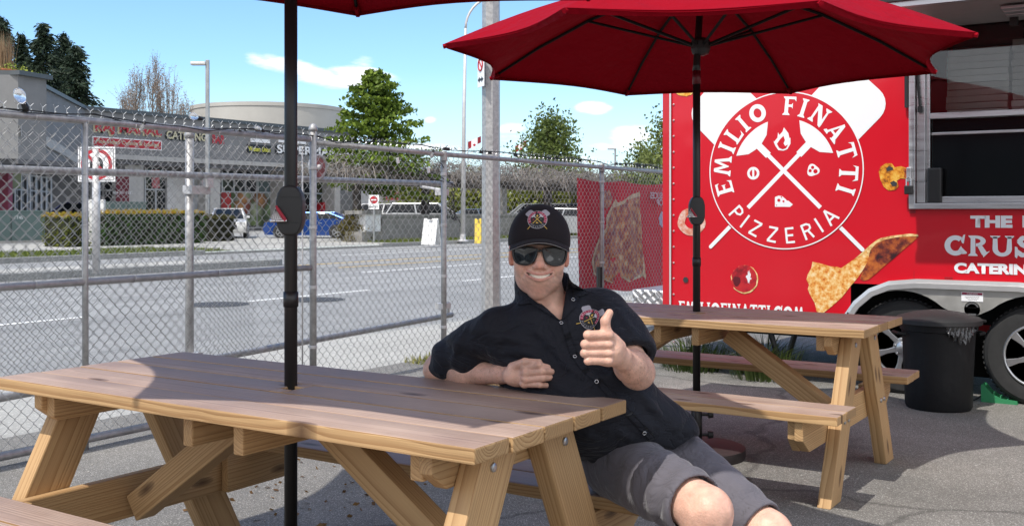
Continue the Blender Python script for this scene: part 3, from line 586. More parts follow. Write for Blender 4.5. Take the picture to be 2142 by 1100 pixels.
def poster_mat():
    m, nt, b = nodes_of('fruit_poster'); N = nt.nodes.new; L = nt.links.new; tc = N('ShaderNodeTexCoord'); v = N('ShaderNodeTexVoronoi'); v.inputs['Scale'].default_value = 1.15; L(tc.outputs['Object'], v.inputs['Vector'])
    cr = N('ShaderNodeValToRGB'); cr.color_ramp.interpolation = 'CONSTANT'; sc_ = N('ShaderNodeSeparateColor'); L(v.outputs['Color'], sc_.inputs[0]); L(sc_.outputs[0], cr.inputs[0])
    cols = [(0, (.22, .30, .12)), (.22, (.42, .40, .30)), (.4, (.40, .20, .08)), (.48, (.33, .38, .22)), (.66, (.34, .10, .07)), (.74, (.45, .45, .38)), (.9, (.10, .16, .06))]
    cr.color_ramp.elements[0].color = (*cols[0][1], 1); cr.color_ramp.elements[1].position = .95; cr.color_ramp.elements[1].color = (*cols[-1][1], 1)
    for p_, c in cols[1:-1]: e = cr.color_ramp.elements.new(p_); e.color = (*c, 1)
    d = N('ShaderNodeMapRange'); L(v.outputs['Distance'], d.inputs[0]); d.inputs[2].default_value = .75; d.inputs[3].default_value = 1.35; d.inputs[4].default_value = .35
    mx = N('ShaderNodeMixRGB'); mx.blend_type = 'MULTIPLY'; mx.inputs[0].default_value = 1; L(cr.outputs[0], mx.inputs[1]); L(d.outputs[0], mx.inputs[2]); L(mx.outputs[0], b.inputs['Base Color']); b.inputs['Roughness'].default_value = .4; MATS['fruit_poster'] = m; return m
M_post = poster_mat()
slab(mall, 'poster', 484, 536, .3, 2.5, XW+.13, .02, M_post, 'fruit and vegetable picture poster in the shop window')
slab(mall, 'poster', 540, 590, .3, 2.5, XW+.13, .02, M_post, 'fruit and vegetable picture poster left of the doors')
slab(mall, 'poster', 463, 483, .9, 2.5, XW+.13, .02, MAT('poster_red', (.42, .04, .04), .5, var=.3, vscale=2), 'red meat picture poster')
slab(mall, 'poster', 318, 334, 2.7, 3.8, XW+.13, .02, MAT('poster_pink', (.55, .16, .18), .5, var=.5, vscale=3), 'pink picture poster high in the window')
s_ = slab(mall, 'maroon_banner', 243, 270, 1.7, 3.4, XF-.5, .05, MAT('maroon', (.13, .01, .02), .6))
place_text('604-501-3333', PX(257, 403, XF-.44), AY, AZ, width=1.3, mat=M_whiteS, parent=s_)
slab(mall, 'door', 606, 640, .1, 2.5, XW+.14, .04, M_glass); slab(mall, 'red_machine', 676, 690, 0, 1.9, XW+1.2, .8, M_red)
# signs on the fascia
def rot_sign(px0, px1, py0, py1, mat, txt=None, tm=None, name='fascia_sign', X=XF, th=.08, frame=None, hfrac=.62, bold=.02):
    a = PX(px0, py0, X+th); b = PX(px1, py1, X+th); y0, y1 = a.y, b.y; zc = PX((px0+px1)/2, (py0+py1)/2, X+th).z
    h = abs((py1-py0))*(-X)/(-X)*PX((px0+px1)/2, 442, X).length/FPX*.93
    s = MB().b2((X+.001, y0, zc-h/2), (X+th, y1, zc+h/2)).obj(name, mat, mall)
    if frame: MB().b2((X+.0015, y0-.06, zc-h/2-.06), (X+th-.02, y1+.06, zc+h/2+.06)).obj('sign_frame', frame, s)
    if txt: place_text(txt, (X+th+.006, (y0+y1)/2, zc), AY, AZ, height=h*hfrac, width=(y1-y0)*.93, mat=tm, parent=s, bold=bold)
    return s
rot_sign(196, 337, 292, 309, M_red, 'Fine Indian Cuisine & Lounge', M_cream, frame=M_whiteS)
rot_sign(518, 567, 303, 322, M_blk, 'Western Union', M_yelS, hfrac=.55)
def free_letters(txt, px0, px1, pyc, hpx, mat, back=None, bold=.03, X=XF, depth=.12):
    a = PX(px0, pyc, X); b = PX(px1, pyc, X); zc = PX((px0+px1)/2, pyc, X).z; dist = (Vector((a.x, (a.y+b.y)/2, 0))).length; h = hpx*dist/FPX
    if back: place_text(txt, (X+.04, (a.y+b.y)/2-.04, zc-.05), AY, AZ, height=h*1.12, width=(b.y-a.y)*1.02, mat=back, parent=mall, bold=bold+.05, name='letter_backs')
    place_text(txt, (X+.1, (a.y+b.y)/2, zc), AY, AZ, height=h, width=(b.y-a.y), mat=mat, parent=mall, bold=bold, name='fascia_letters')
free_letters('RAJ MAHAL', 197, 336, 273, 22, M_red, M_cream); free_letters('CATERING', 346, 430, 285, 16, M_cream, M_blk); free_letters('BAR', 442, 468, 292, 18, M_red)
free_letters('SUPERMARKET', 577, 742, 317, 17, M_whiteS, M_blk)
rot_sign(525, 565, 291, 299, M_whiteS); rot_sign(583, 640, 294, 300, M_whiteS)
# left wing with its sloping perspective, deeper and nearer
wA = at_d(38, 43.0); wB = at_d(180, 58.0)
wing = empty('mall_wing', (0, 0, 0), label='nearer grey wing of the mall at the far left, planters on its roof', cat='building')
dirw = (wB-wA).normalized(); nrm = Vector((dirw.y, -dirw.x, 0)); nrm = nrm if nrm.x > 0 else -nrm
wC = at_d(-420, 46.5)
def wallseg(a, b, z0, z1, th, mat, name, parent):
    d = (b-a).normalized(); n = Vector((d.y, -d.x, 0));
    if n.dot(-a) < 0: n = -n
    mb = MB(); P = [a, b, b-n*th, a-n*th]; mb.add([Vector((p.x, p.y, z0)) for p in P]+[Vector((p.x, p.y, z1)) for p in P], [(0, 1, 5, 4), (1, 2, 6, 5), (2, 3, 7, 6), (3, 0, 4, 7), (4, 5, 6, 7), (3, 2, 1, 0)]); return mb.obj(name, mat, parent)
zt = 6.8
wallseg(wC, wA, 3.4, zt, 1.6, M_stuc, 'fascia', wing); wallseg(wA, wB, 3.4, zt, .9, M_stuc, 'side_fascia', wing)
wallseg(wC+Vector((.15, -.1, 0)), wA+Vector((.25, -.1, 0)), zt, zt+.18, 1.9, M_cap, 'roof_edge', wing); wallseg(wA+nrm*.12, wB+nrm*.12, zt, zt+.18, .9, M_cap, 'roof_edge', wing)
# arched lower band
def arch():
    mb = MB(); n = 14; top = []; bot = []
    for i in range(n+1):
        t = i/n; p = wA.lerp(wB, t)+nrm*.10; z = 4.75-1.55*(t**1.7)*.55; top.append(Vector((p.x, p.y, z))); bot.append(Vector((p.x, p.y, z-.42)))
    vs = top+bot+[v-nrm*.25 for v in top]+[v-nrm*.25 for v in bot]; m = n+1; fs = []
    for i in range(n): fs += [(i, i+1, m+i+1, m+i), (2*m+i, i+0, i+1, 2*m+i+1)[:4], (m+i, m+i+1, 3*m+i+1, 3*m+i), (2*m+i+1, 2*m+i, 3*m+i, 3*m+i+1)]
    mb.add(vs, fs); mb.obj('arch_band', M_stuc2, wing)
arch()
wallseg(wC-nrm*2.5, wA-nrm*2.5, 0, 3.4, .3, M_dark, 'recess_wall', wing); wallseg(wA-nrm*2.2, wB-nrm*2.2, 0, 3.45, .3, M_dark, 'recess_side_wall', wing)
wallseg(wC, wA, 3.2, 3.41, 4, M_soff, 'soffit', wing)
def wing_window(t0, t1, a, b, off, mat, cols):
    p = a.lerp(b, t0)-nrm*off; q = a.lerp(b, t1)-nrm*off; w = wallseg(p, q, .1, 3.1, .05, mat, 'window', wing)
    for i in range(cols+1):
        c = p.lerp(q, i/cols)+nrm*.06; MB().box((c.x, c.y, 1.6), (.09, .09, 3.0)).obj('mullion', M_mull, w)
    for z in (.15, 1.0, 2.3, 3.05):
        c = p.lerp(q, .5)+nrm*.05; d = (q-p); MB().box((c.x, c.y, z), (.06, d.length, .08), Matrix.Rotation(math.atan2(d.y, d.x)-math.pi/2, 3, 'Z')).obj('transom', M_mull, w)
wing_window(.80, 1.08, wC, wA, 1.6, MAT('wing_glass', (.10, .12, .14), .12, spec=.9), 7)
wing_window(.30, .62, wA, wB, 1.8, M_glass, 4); wing_window(.66, .98, wA, wB, 1.8, M_glass, 4)
o = wallseg(wA.lerp(wB, .34)-nrm*1.6, wA.lerp(wB, .50)-nrm*1.6, 2.35, 3.1, .05, MAT('notice_olive', (.30, .32, .16), .6, var=.2, vscale=4), 'window_notice', wing)
o = wallseg(wA.lerp(wB, .26)-nrm*1.3, wA.lerp(wB, .31)-nrm*1.3, .1, 3.2, .4, MAT('pink_column', (.45, .10, .16), .6), 'narrow_column', wing)
M_terra = MAT('terracotta', (.36, .13, .06), .8, var=.12, vscale=4)
def planter(px, d, r, py_top, label, plant):
    z = ztop(py_top, d); p = at_d(px, d); root = empty('planter_bowl', (p.x, p.y, z-.5), label=label, cat='planter', group='terracotta planters on the mall wing roof')
    mb = MB(); mb.lathe([(r*.45, 0), (r*.8, .18), (r*.93, .36), (r, .38), (r*1.02, .50), (r*.92, .50), (r*.88, .40), (0, .38)], 28); mb.obj('bowl', M_terra, root, smooth=True)
    rng = np.random.default_rng(abs(int(px))+3)
    if plant == 'grass':
        n = 260; a = rng.random(n)*6.283; rr = r*.7*rng.random(n)**.5; P = np.stack([rr*np.cos(a), rr*np.sin(a), np.full(n, .4)], 1); hh = 1.1+.9*rng.random(n); dd = np.stack([np.cos(a+1), np.sin(a+1), 0*a], 1)*.02
        V = np.stack([P-dd, P+dd, P+np.stack([rng.normal(size=n)*.12, rng.normal(size=n)*.12, hh], 1)], 1).reshape(-1, 3); np_obj('dry_stems', V, np.arange(3*n).reshape(n, 3), M_leaf, root, col=np.repeat(shade(n, (.25, .15, .08), (.42, .30, .18), rng), 3, axis=0))
    n = 500; P = np.stack([rng.normal(size=n)*r*.42+(.35 if plant == 'grass' else 0)*CT, rng.normal(size=n)*r*.42+(.35 if plant == 'grass' else 0)*ST, .42+np.abs(rng.normal(size=n))*.16], 1); V, F, K = cards(P, .06, shade(n, (.14, .2, .03), (.4, .45, .08), rng), rng=rng); np_obj('leaves', V, F, M_leaf, root, col=K)
planter(-5, 45.5, .95, 148, 'large terracotta planter bowl with tall dry grasses at the left edge', 'grass'); planter(68, 49.5, .34, 167, 'smaller terracotta planter bowl further along the roof edge', 'green')
# round tower
tw = at_d(563, 92.0); rt = 6.55
mb = MB(); mb.lathe([(rt, 4), (rt, ztop(222, 86)), (rt+.06, ztop(222, 86)), (rt+.06, ztop(214, 86)), (rt-.3, ztop(213, 86)), (0, ztop(212, 86))], 72, (tw.x, tw.y, 0)); o = mb.obj('round_tower', M_tower); auto_smooth(o); tag(o, 'wide round beige tower drum rising behind the mall roof', 'building')
# further building at right of the tree
bld = empty('far_building', (0, 0, 0), label='pale rendered building with a brown column seen under the green tree beyond the cars', cat='building')
XB = -62
slab(bld, 'wall', 700, 872, 0, 3.7, XB, 6, M_stuc2); slab(bld, 'wall', 872, 960, 0, 3.3, XB-2, 6, M_wpaint); slab(bld, 'brown_column', 834, 858, 0, 3.5, XB+.3, .6, MAT('brown_render', (.16, .12, .10), .8, var=.15, vscale=2))
slab(bld, 'window', 722, 734, .3, 2.2, XB+.06, .05, MAT('window_orange', (.30, .08, .05), .3, var=.5, vscale=2)); slab(bld, 'window', 690, 702, .3, 2.6, XB+.06, .05, M_glass2)
s_ = slab(bld, 'red_sign', 809, 832, 2.3, 3.3, XB+.5, .06, MAT('sign_crimson', (.50, .03, .07), .5)); place_text('Shoe City', PX(820, 397, XB+.53), AY, AZ, width=1.1, mat=M_whiteS, parent=s_)
# lamps, poles
M_galv = MAT('galvanised', (.37, .365, .36), .45, .4, var=.28, vscale=24, detail=8, rvar=.12)
M_galv2 = MAT('galvanised_light', (.56, .55, .545), .5, .35, var=.1, vscale=6)
def lamp_post():
    p = at_d(434, 50.0); root = empty('parking_lot_lamp', (p.x, p.y, 0), TH, 'square grey lamp post with a flat lamp head pointing left, above the mall roof', 'lamp post'); h = ztop(126, 50)
    MB().box((0, 0, h/2), (.16, .16, h)).obj('pole', M_steelp, root, bevel=.01); mb = MB(); mb.box((-.42, 0, h-.17), (.72, .34, .16)); mb.obj('lamp_head', M_galv2, root, bevel=.05)
    MB().box((-.1, 0, h-.15), (.12, .1, .1)).obj('arm', M_steelp, root)
lamp_post()
def street_light():
    b = G(968, 505); d = FPX*EYE/63.0; root = empty('street_light', (b.x, b.y, 0), TH, 'thin pale street light pole whose arm curves over the road to the right', 'street light')
    h = ztop(60, d); pts = [(0, 0, 0), (.05, 0, h*.6), (.12, 0, h)]
    MB().tube(pts, [.11, .08, .06], 10).obj('pole', M_galv2, root, smooth=True)
    arc = [(.12+1.35*(1-math.cos(a)), 0, h+1.35*math.sin(a)) for a in [R(10*k) for k in range(0, 8)]]
    MB().tube([(.12, 0, h)]+arc[1:]+[(arc[-1][0]+1.2, 0, arc[-1][2]+.25)], [.055]*9, 8).obj('arm', M_galv2, root, smooth=True)
    MB().box((arc[-1][0]+1.5, 0, arc[-1][2]+.28), (.6, .2, .12)).obj('lamp_head', M_steelp, root, bevel=.03)
    MB().lathe([(.24, 0), (.24, .04), (.13, .08), (.12, .3), (0, .3)], 12).obj('base', M_galv2, root)
street_light()
p = at_d(1287, 110); root = empty('distant_lamp', (p.x, p.y, 0), TH, 'tiny distant lamp post against the sky left of the trailer', 'lamp post'); h = ztop(312, 110)
MB().tube([(0, 0, 0), (0, 0, h)], .11, 6).obj('pole', M_steelp, root); MB().box((-.35, 0, h), (.9, .3, .14)).obj('lamp_head', M_steelp, root, bevel=.03)
def power_pole():
    b = Vector((-6.45, 0, 0)); r = (1027-PCX)/FPX; d = -6.45/(CT*r-ST); b = at_d(1027, d); root = empty('steel_pole', (b.x, b.y, 0), TH, 'thick faceted galvanised steel pole just outside the fence behind the man', 'pole')
    r0 = 19.5*d/FPX; mb = MB(); mb.lathe([(r0*1.12, 0), (r0*1.08, .3), (r0, 1.2), (r0*.93, 6.5), (r0*.9, 8)], 8, rot=Matrix.Rotation(R(12), 3, 'Z')); mb.obj('shaft', M_galv, root)
    MB().lathe([(r0*1.9, 0), (r0*1.9, .03), (r0*1.12, .03)], 16).obj('base_plate', M_galv, root)
    s = empty('parking_sign', at_d(1006, d-.1, 0), TH-R(68), 'narrow white no stopping sign strapped to the steel pole, half hidden by the umbrella', 'sign')
    zc = ztop(150, d)
    MB().box((0, 0, zc), (.20, .006, .36)).obj('plate', M_whiteS, s, bevel=.002); mb = MB()
    ring = [(.065*math.cos(a), -.006, zc+.06+.065*math.sin(a)) for a in np.linspace(0, 2*math.pi, 21)[:-1]]; mb.tube(ring, .009, 5, closed=True); mb.tube([(-.045, -.006, zc+.105), (.045, -.006, zc+.015)], .008, 5); mb.obj('red_ring', M_red, s)
    mb = MB(); mb.prism([(-.085, 0), (-.03, .03), (-.03, .012), (.03, .012), (.03, .03), (.085, 0), (.03, -.03), (.03, -.012), (-.03, -.012), (-.03, -.03)], 0, .002, (Vector((0, -.004, zc-.1)), Vector((1, 0, 0)), Vector((0, 0, 1)), Vector((0, -1, 0)))); mb.obj('arrow', M_blk, s)
power_pole()
# no U-turn sign on the median
def uturn():
    b = G(200, 572, ZR+.15); d = FPX*(EYE-ZR-.15)/130.0; root = empty('road_sign', (b.x, b.y, b.z), TH, 'white square no U-turn sign on a grey post on the median island', 'road sign')
    zc = ztop(344, d)-b.z; w = 78*d/FPX
    MB().tube([(0, .03, 0), (0, .03, zc+.3)], 8*d/FPX, 10).obj('post', M_galv2, root, smooth=True)
    MB().box((.02, 0, zc), (w, .008, 73*d/FPX)).obj('plate', M_whiteS, root, bevel=.003)
    hw, hh = w/2-.035, 73*d/FPX/2-.035; mb = MB(); pts = [(-hw, -.007, zc-hh), (hw, -.007, zc-hh), (hw, -.007, zc+hh), (-hw, -.007, zc+hh)]; mb.tube([(x+.02, y, z) for x, y, z in pts], .006, 4, closed=True); mb.obj('border', M_blk, root)
    R_ = w*.375; mb = MB(); ring = []
    fr = (Vector((.02, -.0055, zc)), Vector((1, 0, 0)), Vector((0, 0, 1)), Vector((0, -1, 0)))
    def strip(mb, pts, wd, t):
        n = len(pts); V = []
        for i in range(n):
            a = Vector(pts[max(0, i-1)]); b_ = Vector(pts[min(n-1, i+1)]); t_ = (b_-a).normalized(); nn = Vector((-t_.y, t_.x)); V.append((Vector(pts[i])+nn*wd/2, Vector(pts[i])-nn*wd/2))
        vs = [fr[0]+fr[1]*q.x+fr[2]*q.y+fr[3]*t for pr in V for q in pr]; mb.add(vs, [(2*i, 2*i+1, 2*i+3, 2*i+2) for i in range(n-1)])
    mb = MB(); strip(mb, [(R_*math.cos(a), R_*math.sin(a)) for a in np.linspace(0, 2*math.pi, 41)], w*.09, .002); strip(mb, [(-R_*.7, R_*.7), (R_*.7, -R_*.7)], w*.07, .006); mb.obj('red_circle', M_red, root, fixn=False)
    mb = MB(); u = .11*w*1.2; strip(mb, [(u, -R_*.65), (u, .02)]+[(u*math.cos(a), .02+u*math.sin(a)) for a in np.linspace(0, math.pi, 13)]+[(-u, -R_*.2)], w*.085, .004); mb.prism([(-u-.1*w, -R_*.2), (-u+.1*w, -R_*.2), (-u, -R_*.6)], .003, .004, fr); mb.obj('black_arrow', M_blk, root, fixn=False)
uturn()
def small_post_sign(px, py_base, py_top, py_bot, wpx, mat, txt, label, cat='sign', postc=None, lines=1, sym=None):
    b = G(px, py_base); d = FPX*EYE/(py_base-HOR); root = empty('sign_post', (b.x, b.y, 0), TH, label, cat); z1 = ztop(py_top, d); z0 = ztop(py_bot, d); w = wpx*d/FPX
    MB().tube([(0, .04, 0), (0, .04, z1)], .045, 8).obj('post', postc or M_steelp, root); MB().box((0, 0, (z0+z1)/2), (w, .02, z1-z0)).obj('plate', mat, root, bevel=.004)
    A = Vector((1, 0, 0)); zt_ = (z0+z1)/2
    if sym:
        mb = MB(); rr = w*.36; mb.lathe([(rr, 0), (rr, .004), (0, .004)], 24, (0, -.012, zt_+(z1-z0)*.16), rot=Matrix.Rotation(R(90), 3, 'X')); mb.obj('red_disc', M_red, root); MB().box((0, -.022, zt_+(z1-z0)*.16), (rr*1.4, .004, rr*.32)).obj('white_bar', M_whiteS, root)
        place_text(txt, (0, -.016, z0+(z1-z0)*.17), A, AZ, width=w*.8, mat=M_blk, parent=root, bold=.02)
    else:
        for k, t in enumerate(txt.split('|')): place_text(t, (0, -.016, z1-(z1-z0)*(k+.5)/len(txt.split('|'))), A, AZ, width=w*.72, mat=M_whiteS, parent=root, bold=.02)
    return root
small_post_sign(782, 506, 408, 438, 22, M_whiteS, 'ENTRY', 'white no entry sign with a red disc standing by the pergola wall', sym=True, cat='road sign')
small_post_sign(432, 500, 378, 402, 17, M_red, 'NO|PARKING', 'small red NO PARKING sign on a post in front of the shops')
# white service posts and electrical boxes by the hedge
for (px, lb, w) in ((193, 'wider white service post standing left of the grey sign post in the hedge gap', .28), (212, 'tall narrow white post in the hedge gap with a yellow tag', .25)):
    b = G(px, 514); root = empty('white_post', (b.x, b.y, 0), TH, lb, 'post', 'white posts in the hedge gap'); MB().box((0, 0, .85), (w, .2, 1.7)).obj('post', M_wpaint, root, bevel=.02)
    if px == 212: MB().box((0, -.115, .08), (.22, .02, .2)).obj('yellow_tag', M_yelS, root)
M_trg = MAT('box_green', (.11, .16, .145), .6, var=.08, vscale=2)
def ebox(px0, px1, py0, X, h, label, mark=None):
    y0, y1 = ypx(px0, X), ypx(px1, X); root = empty('electrical_box', (X, (y0+y1)/2, 0), 0, label, 'electrical box', 'green electrical boxes by the hedge'); w = y1-y0
    MB().box((-.7, 0, h/2), (1.4, w, h)).obj('cabinet', M_trg, root, bevel=.02); MB().box((-.7, 0, h+.03), (1.46, w+.06, .07)).obj('lid', M_trg, root, bevel=.015); MB().box((-.7, 0, .05), (1.6, w+.2, .1)).obj('plinth', M_conc2, root)
    MB().box((.012, 0, h*.48), (.02, .02, h*.88)).obj('door_seam', M_dark, root)
    if mark: place_text(mark, (.008, w*.1, h*.82), AY, AZ, height=.13, mat=M_whiteS, parent=root)
ebox(-60, 101, 508, -39.6, 1.24, 'large green electrical transformer box at the left edge of the photo', '1T45'); ebox(226, 306, 508, -41.5, 1.65, 'green electrical box behind the hedge')
for px in (108, 123):
    b = at_d(px, 46); root = empty('bollard', (b.x, b.y, 0), 0, 'yellow bollard %s in front of the dark doorway' % ('on the left' if px == 108 else 'on the right'), 'bollard', 'yellow bollards by the doorway'); MB().lathe([(.11, 0), (.11, .95), (.08, 1.02), (0, 1.04)], 12).obj('post', MAT('bollard_yellow', (.62, .40, .05), .5), root, smooth=True)
# pergola with concrete wall and bare wisteria
perg = empty('pergola', (0, 0, 0), label='long concrete pergola with dark posts and beams behind a low retaining wall', cat='pergola')
XP = -29.6
M_oldc = MAT('weathered_concrete', (.17, .165, .15), .95, var=.35, vscale=1.8, bump=.01, bscale=15, col2=(.30, .29, .27))
slab(perg, 'retaining_wall', 800, 1215, 0, 1.02, XP, .35, M_oldc); slab(perg, 'wall_cap', 796, 1216, 1.02, 1.14, XP+.05, .45, M_oldc)
slab(perg, 'retaining_wall', 1215, 1600, 0, .95, XP, .35, M_oldc)
slab(perg, 'pillar', 764, 796, 0, 1.15, XP+.5, .75, M_wpaint); slab(perg, 'pillar_base', 757, 799, 0, .42, XP+.62, .95, M_oldc); slab(perg, 'pillar_cap', 757, 799, 1.15, 1.30, XP+.6, .95, M_oldc)
M_dwood = MAT('dark_timber', (.05, .043, .038), .85, var=.3, vscale=4)
for (px, m, w) in ((752, M_dwood, 7), (895, M_dwood, 7), (1056, M_oldc, 9), (1150, M_dwood, 9), (1250, M_oldc, 9), (1345, M_dwood, 9)):
    slab(perg, 'column', px-w/2, px+w/2, 0, 2.62, XP-.6, .3, m)
slab(perg, 'beam', 712, 1460, 2.5, 2.75, XP-.5, .12, M_dwood); slab(perg, 'beam', 730, 1460, 2.5, 2.75, XP-3.0, .12, M_dwood)
y0, y1 = ypx(715, XP-.5), ypx(1440, XP-.5); n = 34
for i in range(n):
    yy = y0+(y1-y0)*(i+.5)/n; MB().b2((XP-3.3, yy-.05, 2.76), (XP-.2, yy+.05, 2.9)).obj('rafter', M_dwood, perg)
def wisteria():
    rng = np.random.default_rng(12); mb = MB(); N_ = 1500
    for i in range(N_):
        y = y0-.6+(y1-y0+.6)*rng.random(); x = XP-.2-3*rng.random(); z = 2.85+.75*rng.random()**1.3*(1 if y > y0+.5 else .5); Lr = .5+rng.random()*.9; a = rng.random()*6.283; dz = -.5*rng.random()-.1
        if rng.random() < .35: x = XP+.1*rng.normal(); z = 2.7+.3*rng.random(); dz = -.9*rng.random()
        p0 = Vector((x, y, z)); p1 = p0+Vector((math.cos(a)*Lr*.5, math.sin(a)*Lr*.5, .18)); p2 = p0+Vector((math.cos(a)*Lr, math.sin(a)*Lr, dz))
        mb.tube([p0, p1, p2], [.022, .016, .008], 3, caps=False)
    me = mb.mesh('wisteria', fixn=False); o = link('wisteria', me, None, MAT('bare_vine', (.20, .175, .155), .9, var=.45, vscale=3)); tag(o, 'mass of bare grey wisteria stems heaped over the pergola top', None, None, 'stuff')
    n = 15000; P = np.stack([XP-.1-3*rng.random(n), y0-.6+(y1-y0+.6)*rng.random(n), 2.8+.85*rng.random(n)**1.5], 1); fr = rng.random(n) < .4; P[fr, 0] = XP+.05+rng.normal(size=fr.sum())*.12; P[fr, 2] = 2.5+.75*rng.random(fr.sum())
    P[:, 2] += .22*np.sin(P[:, 1]*1.3)+.12*np.sin(P[:, 1]*3.1)
    V, F, K = cards(P, .10, shade(n, (.11, .095, .085), (.36, .33, .30), rng), .18, rng=rng); o = np_obj('wisteria_twigs', V, F, M_leaf, col=K); tag(o, 'fine grey twigs and dead leaves of the wisteria', None, None, 'stuff')
wisteria()
# sandwich boards
def aboard(px, pyb, w, h, mat, label, turn=0.0):
    b = G(px, pyb); root = empty('sandwich_board', (b.x, b.y, 0), TH+turn, label, 'sandwich board', 'sandwich boards by the kerb'); lean = .26
    for s, nm in ((-1, 'front_panel'), (1, 'back_panel')):
        rot = Matrix.Rotation(s*.21, 3, 'X'); p = MB(); p.box((0, 0, 0), (w, .035, h), rot); o = p.obj(nm, mat, root, bevel=.01, loc=(0, s*lean*h*.42, h*.49))
        MB().box((0, 0, h*.5), (w*.3, .045, .05), rot).obj('handle', M_dark, root, loc=(0, s*lean*h*.42-s*.0, h*.47))
aboard(902, 512, .62, 1.02, MAT('board_white', (.78, .78, .76), .5, var=.05, vscale=3), 'white folding sandwich board on the grass strip, left of the fence post', R(-28)); aboard(1000, 509, .26, 1.0, MAT('board_yellow', (.70, .50, .06), .5, var=.25, vscale=5), 'narrow yellow and white sandwich board left of the steel pole')
# flags
def flag(px, py, d, label, droop):
    p = at_d(px, d); root = empty('flag', (p.x, p.y, 0), TH, label, 'flag', 'canadian flags on poles'); z = ztop(py, d)
    MB().tube([(-.02, 0, 0), (-.02, 0, z+.15)], .03, 6).obj('pole', M_galv2, root)
    nx = 16; L_ = .95; H = .5
    for (a, b_, m, nm) in ((0, .25, M_red, 'red_panel'), (.25, .75, M_whiteS, 'white_panel'), (.75, 1.0, M_red, 'red_panel')):
        vs = []; fs = []
        for i in range(nx+1):
            u = a+(b_-a)*i/nx; x = L_*u*.9; y = .12*math.sin(u*7); dz = -.35*u*droop+.45*u
            for k in (0, 1): vs.append((x, y+.02*k, z-H*k*(1-.15*u)+dz))
        for i in range(nx): fs.append((2*i, 2*i+1, 2*i+3, 2*i+2))
        MB().add(vs, fs).obj(nm, m, root, fixn=False)
    MB().lathe([(.09, 0), (.09, .02), (0, .02)], 7, (L_*.45, -.06+.12*math.sin(3.5), z-.22), rot=Matrix.Rotation(R(90), 3, 'X')).obj('leaf_emblem', M_red, root)
flag(979, 297, 70, 'red and white maple leaf flag seen just left of the steel pole', .2); flag(1078, 306, 80, 'red and white flag flying beside the airy green tree', 0)
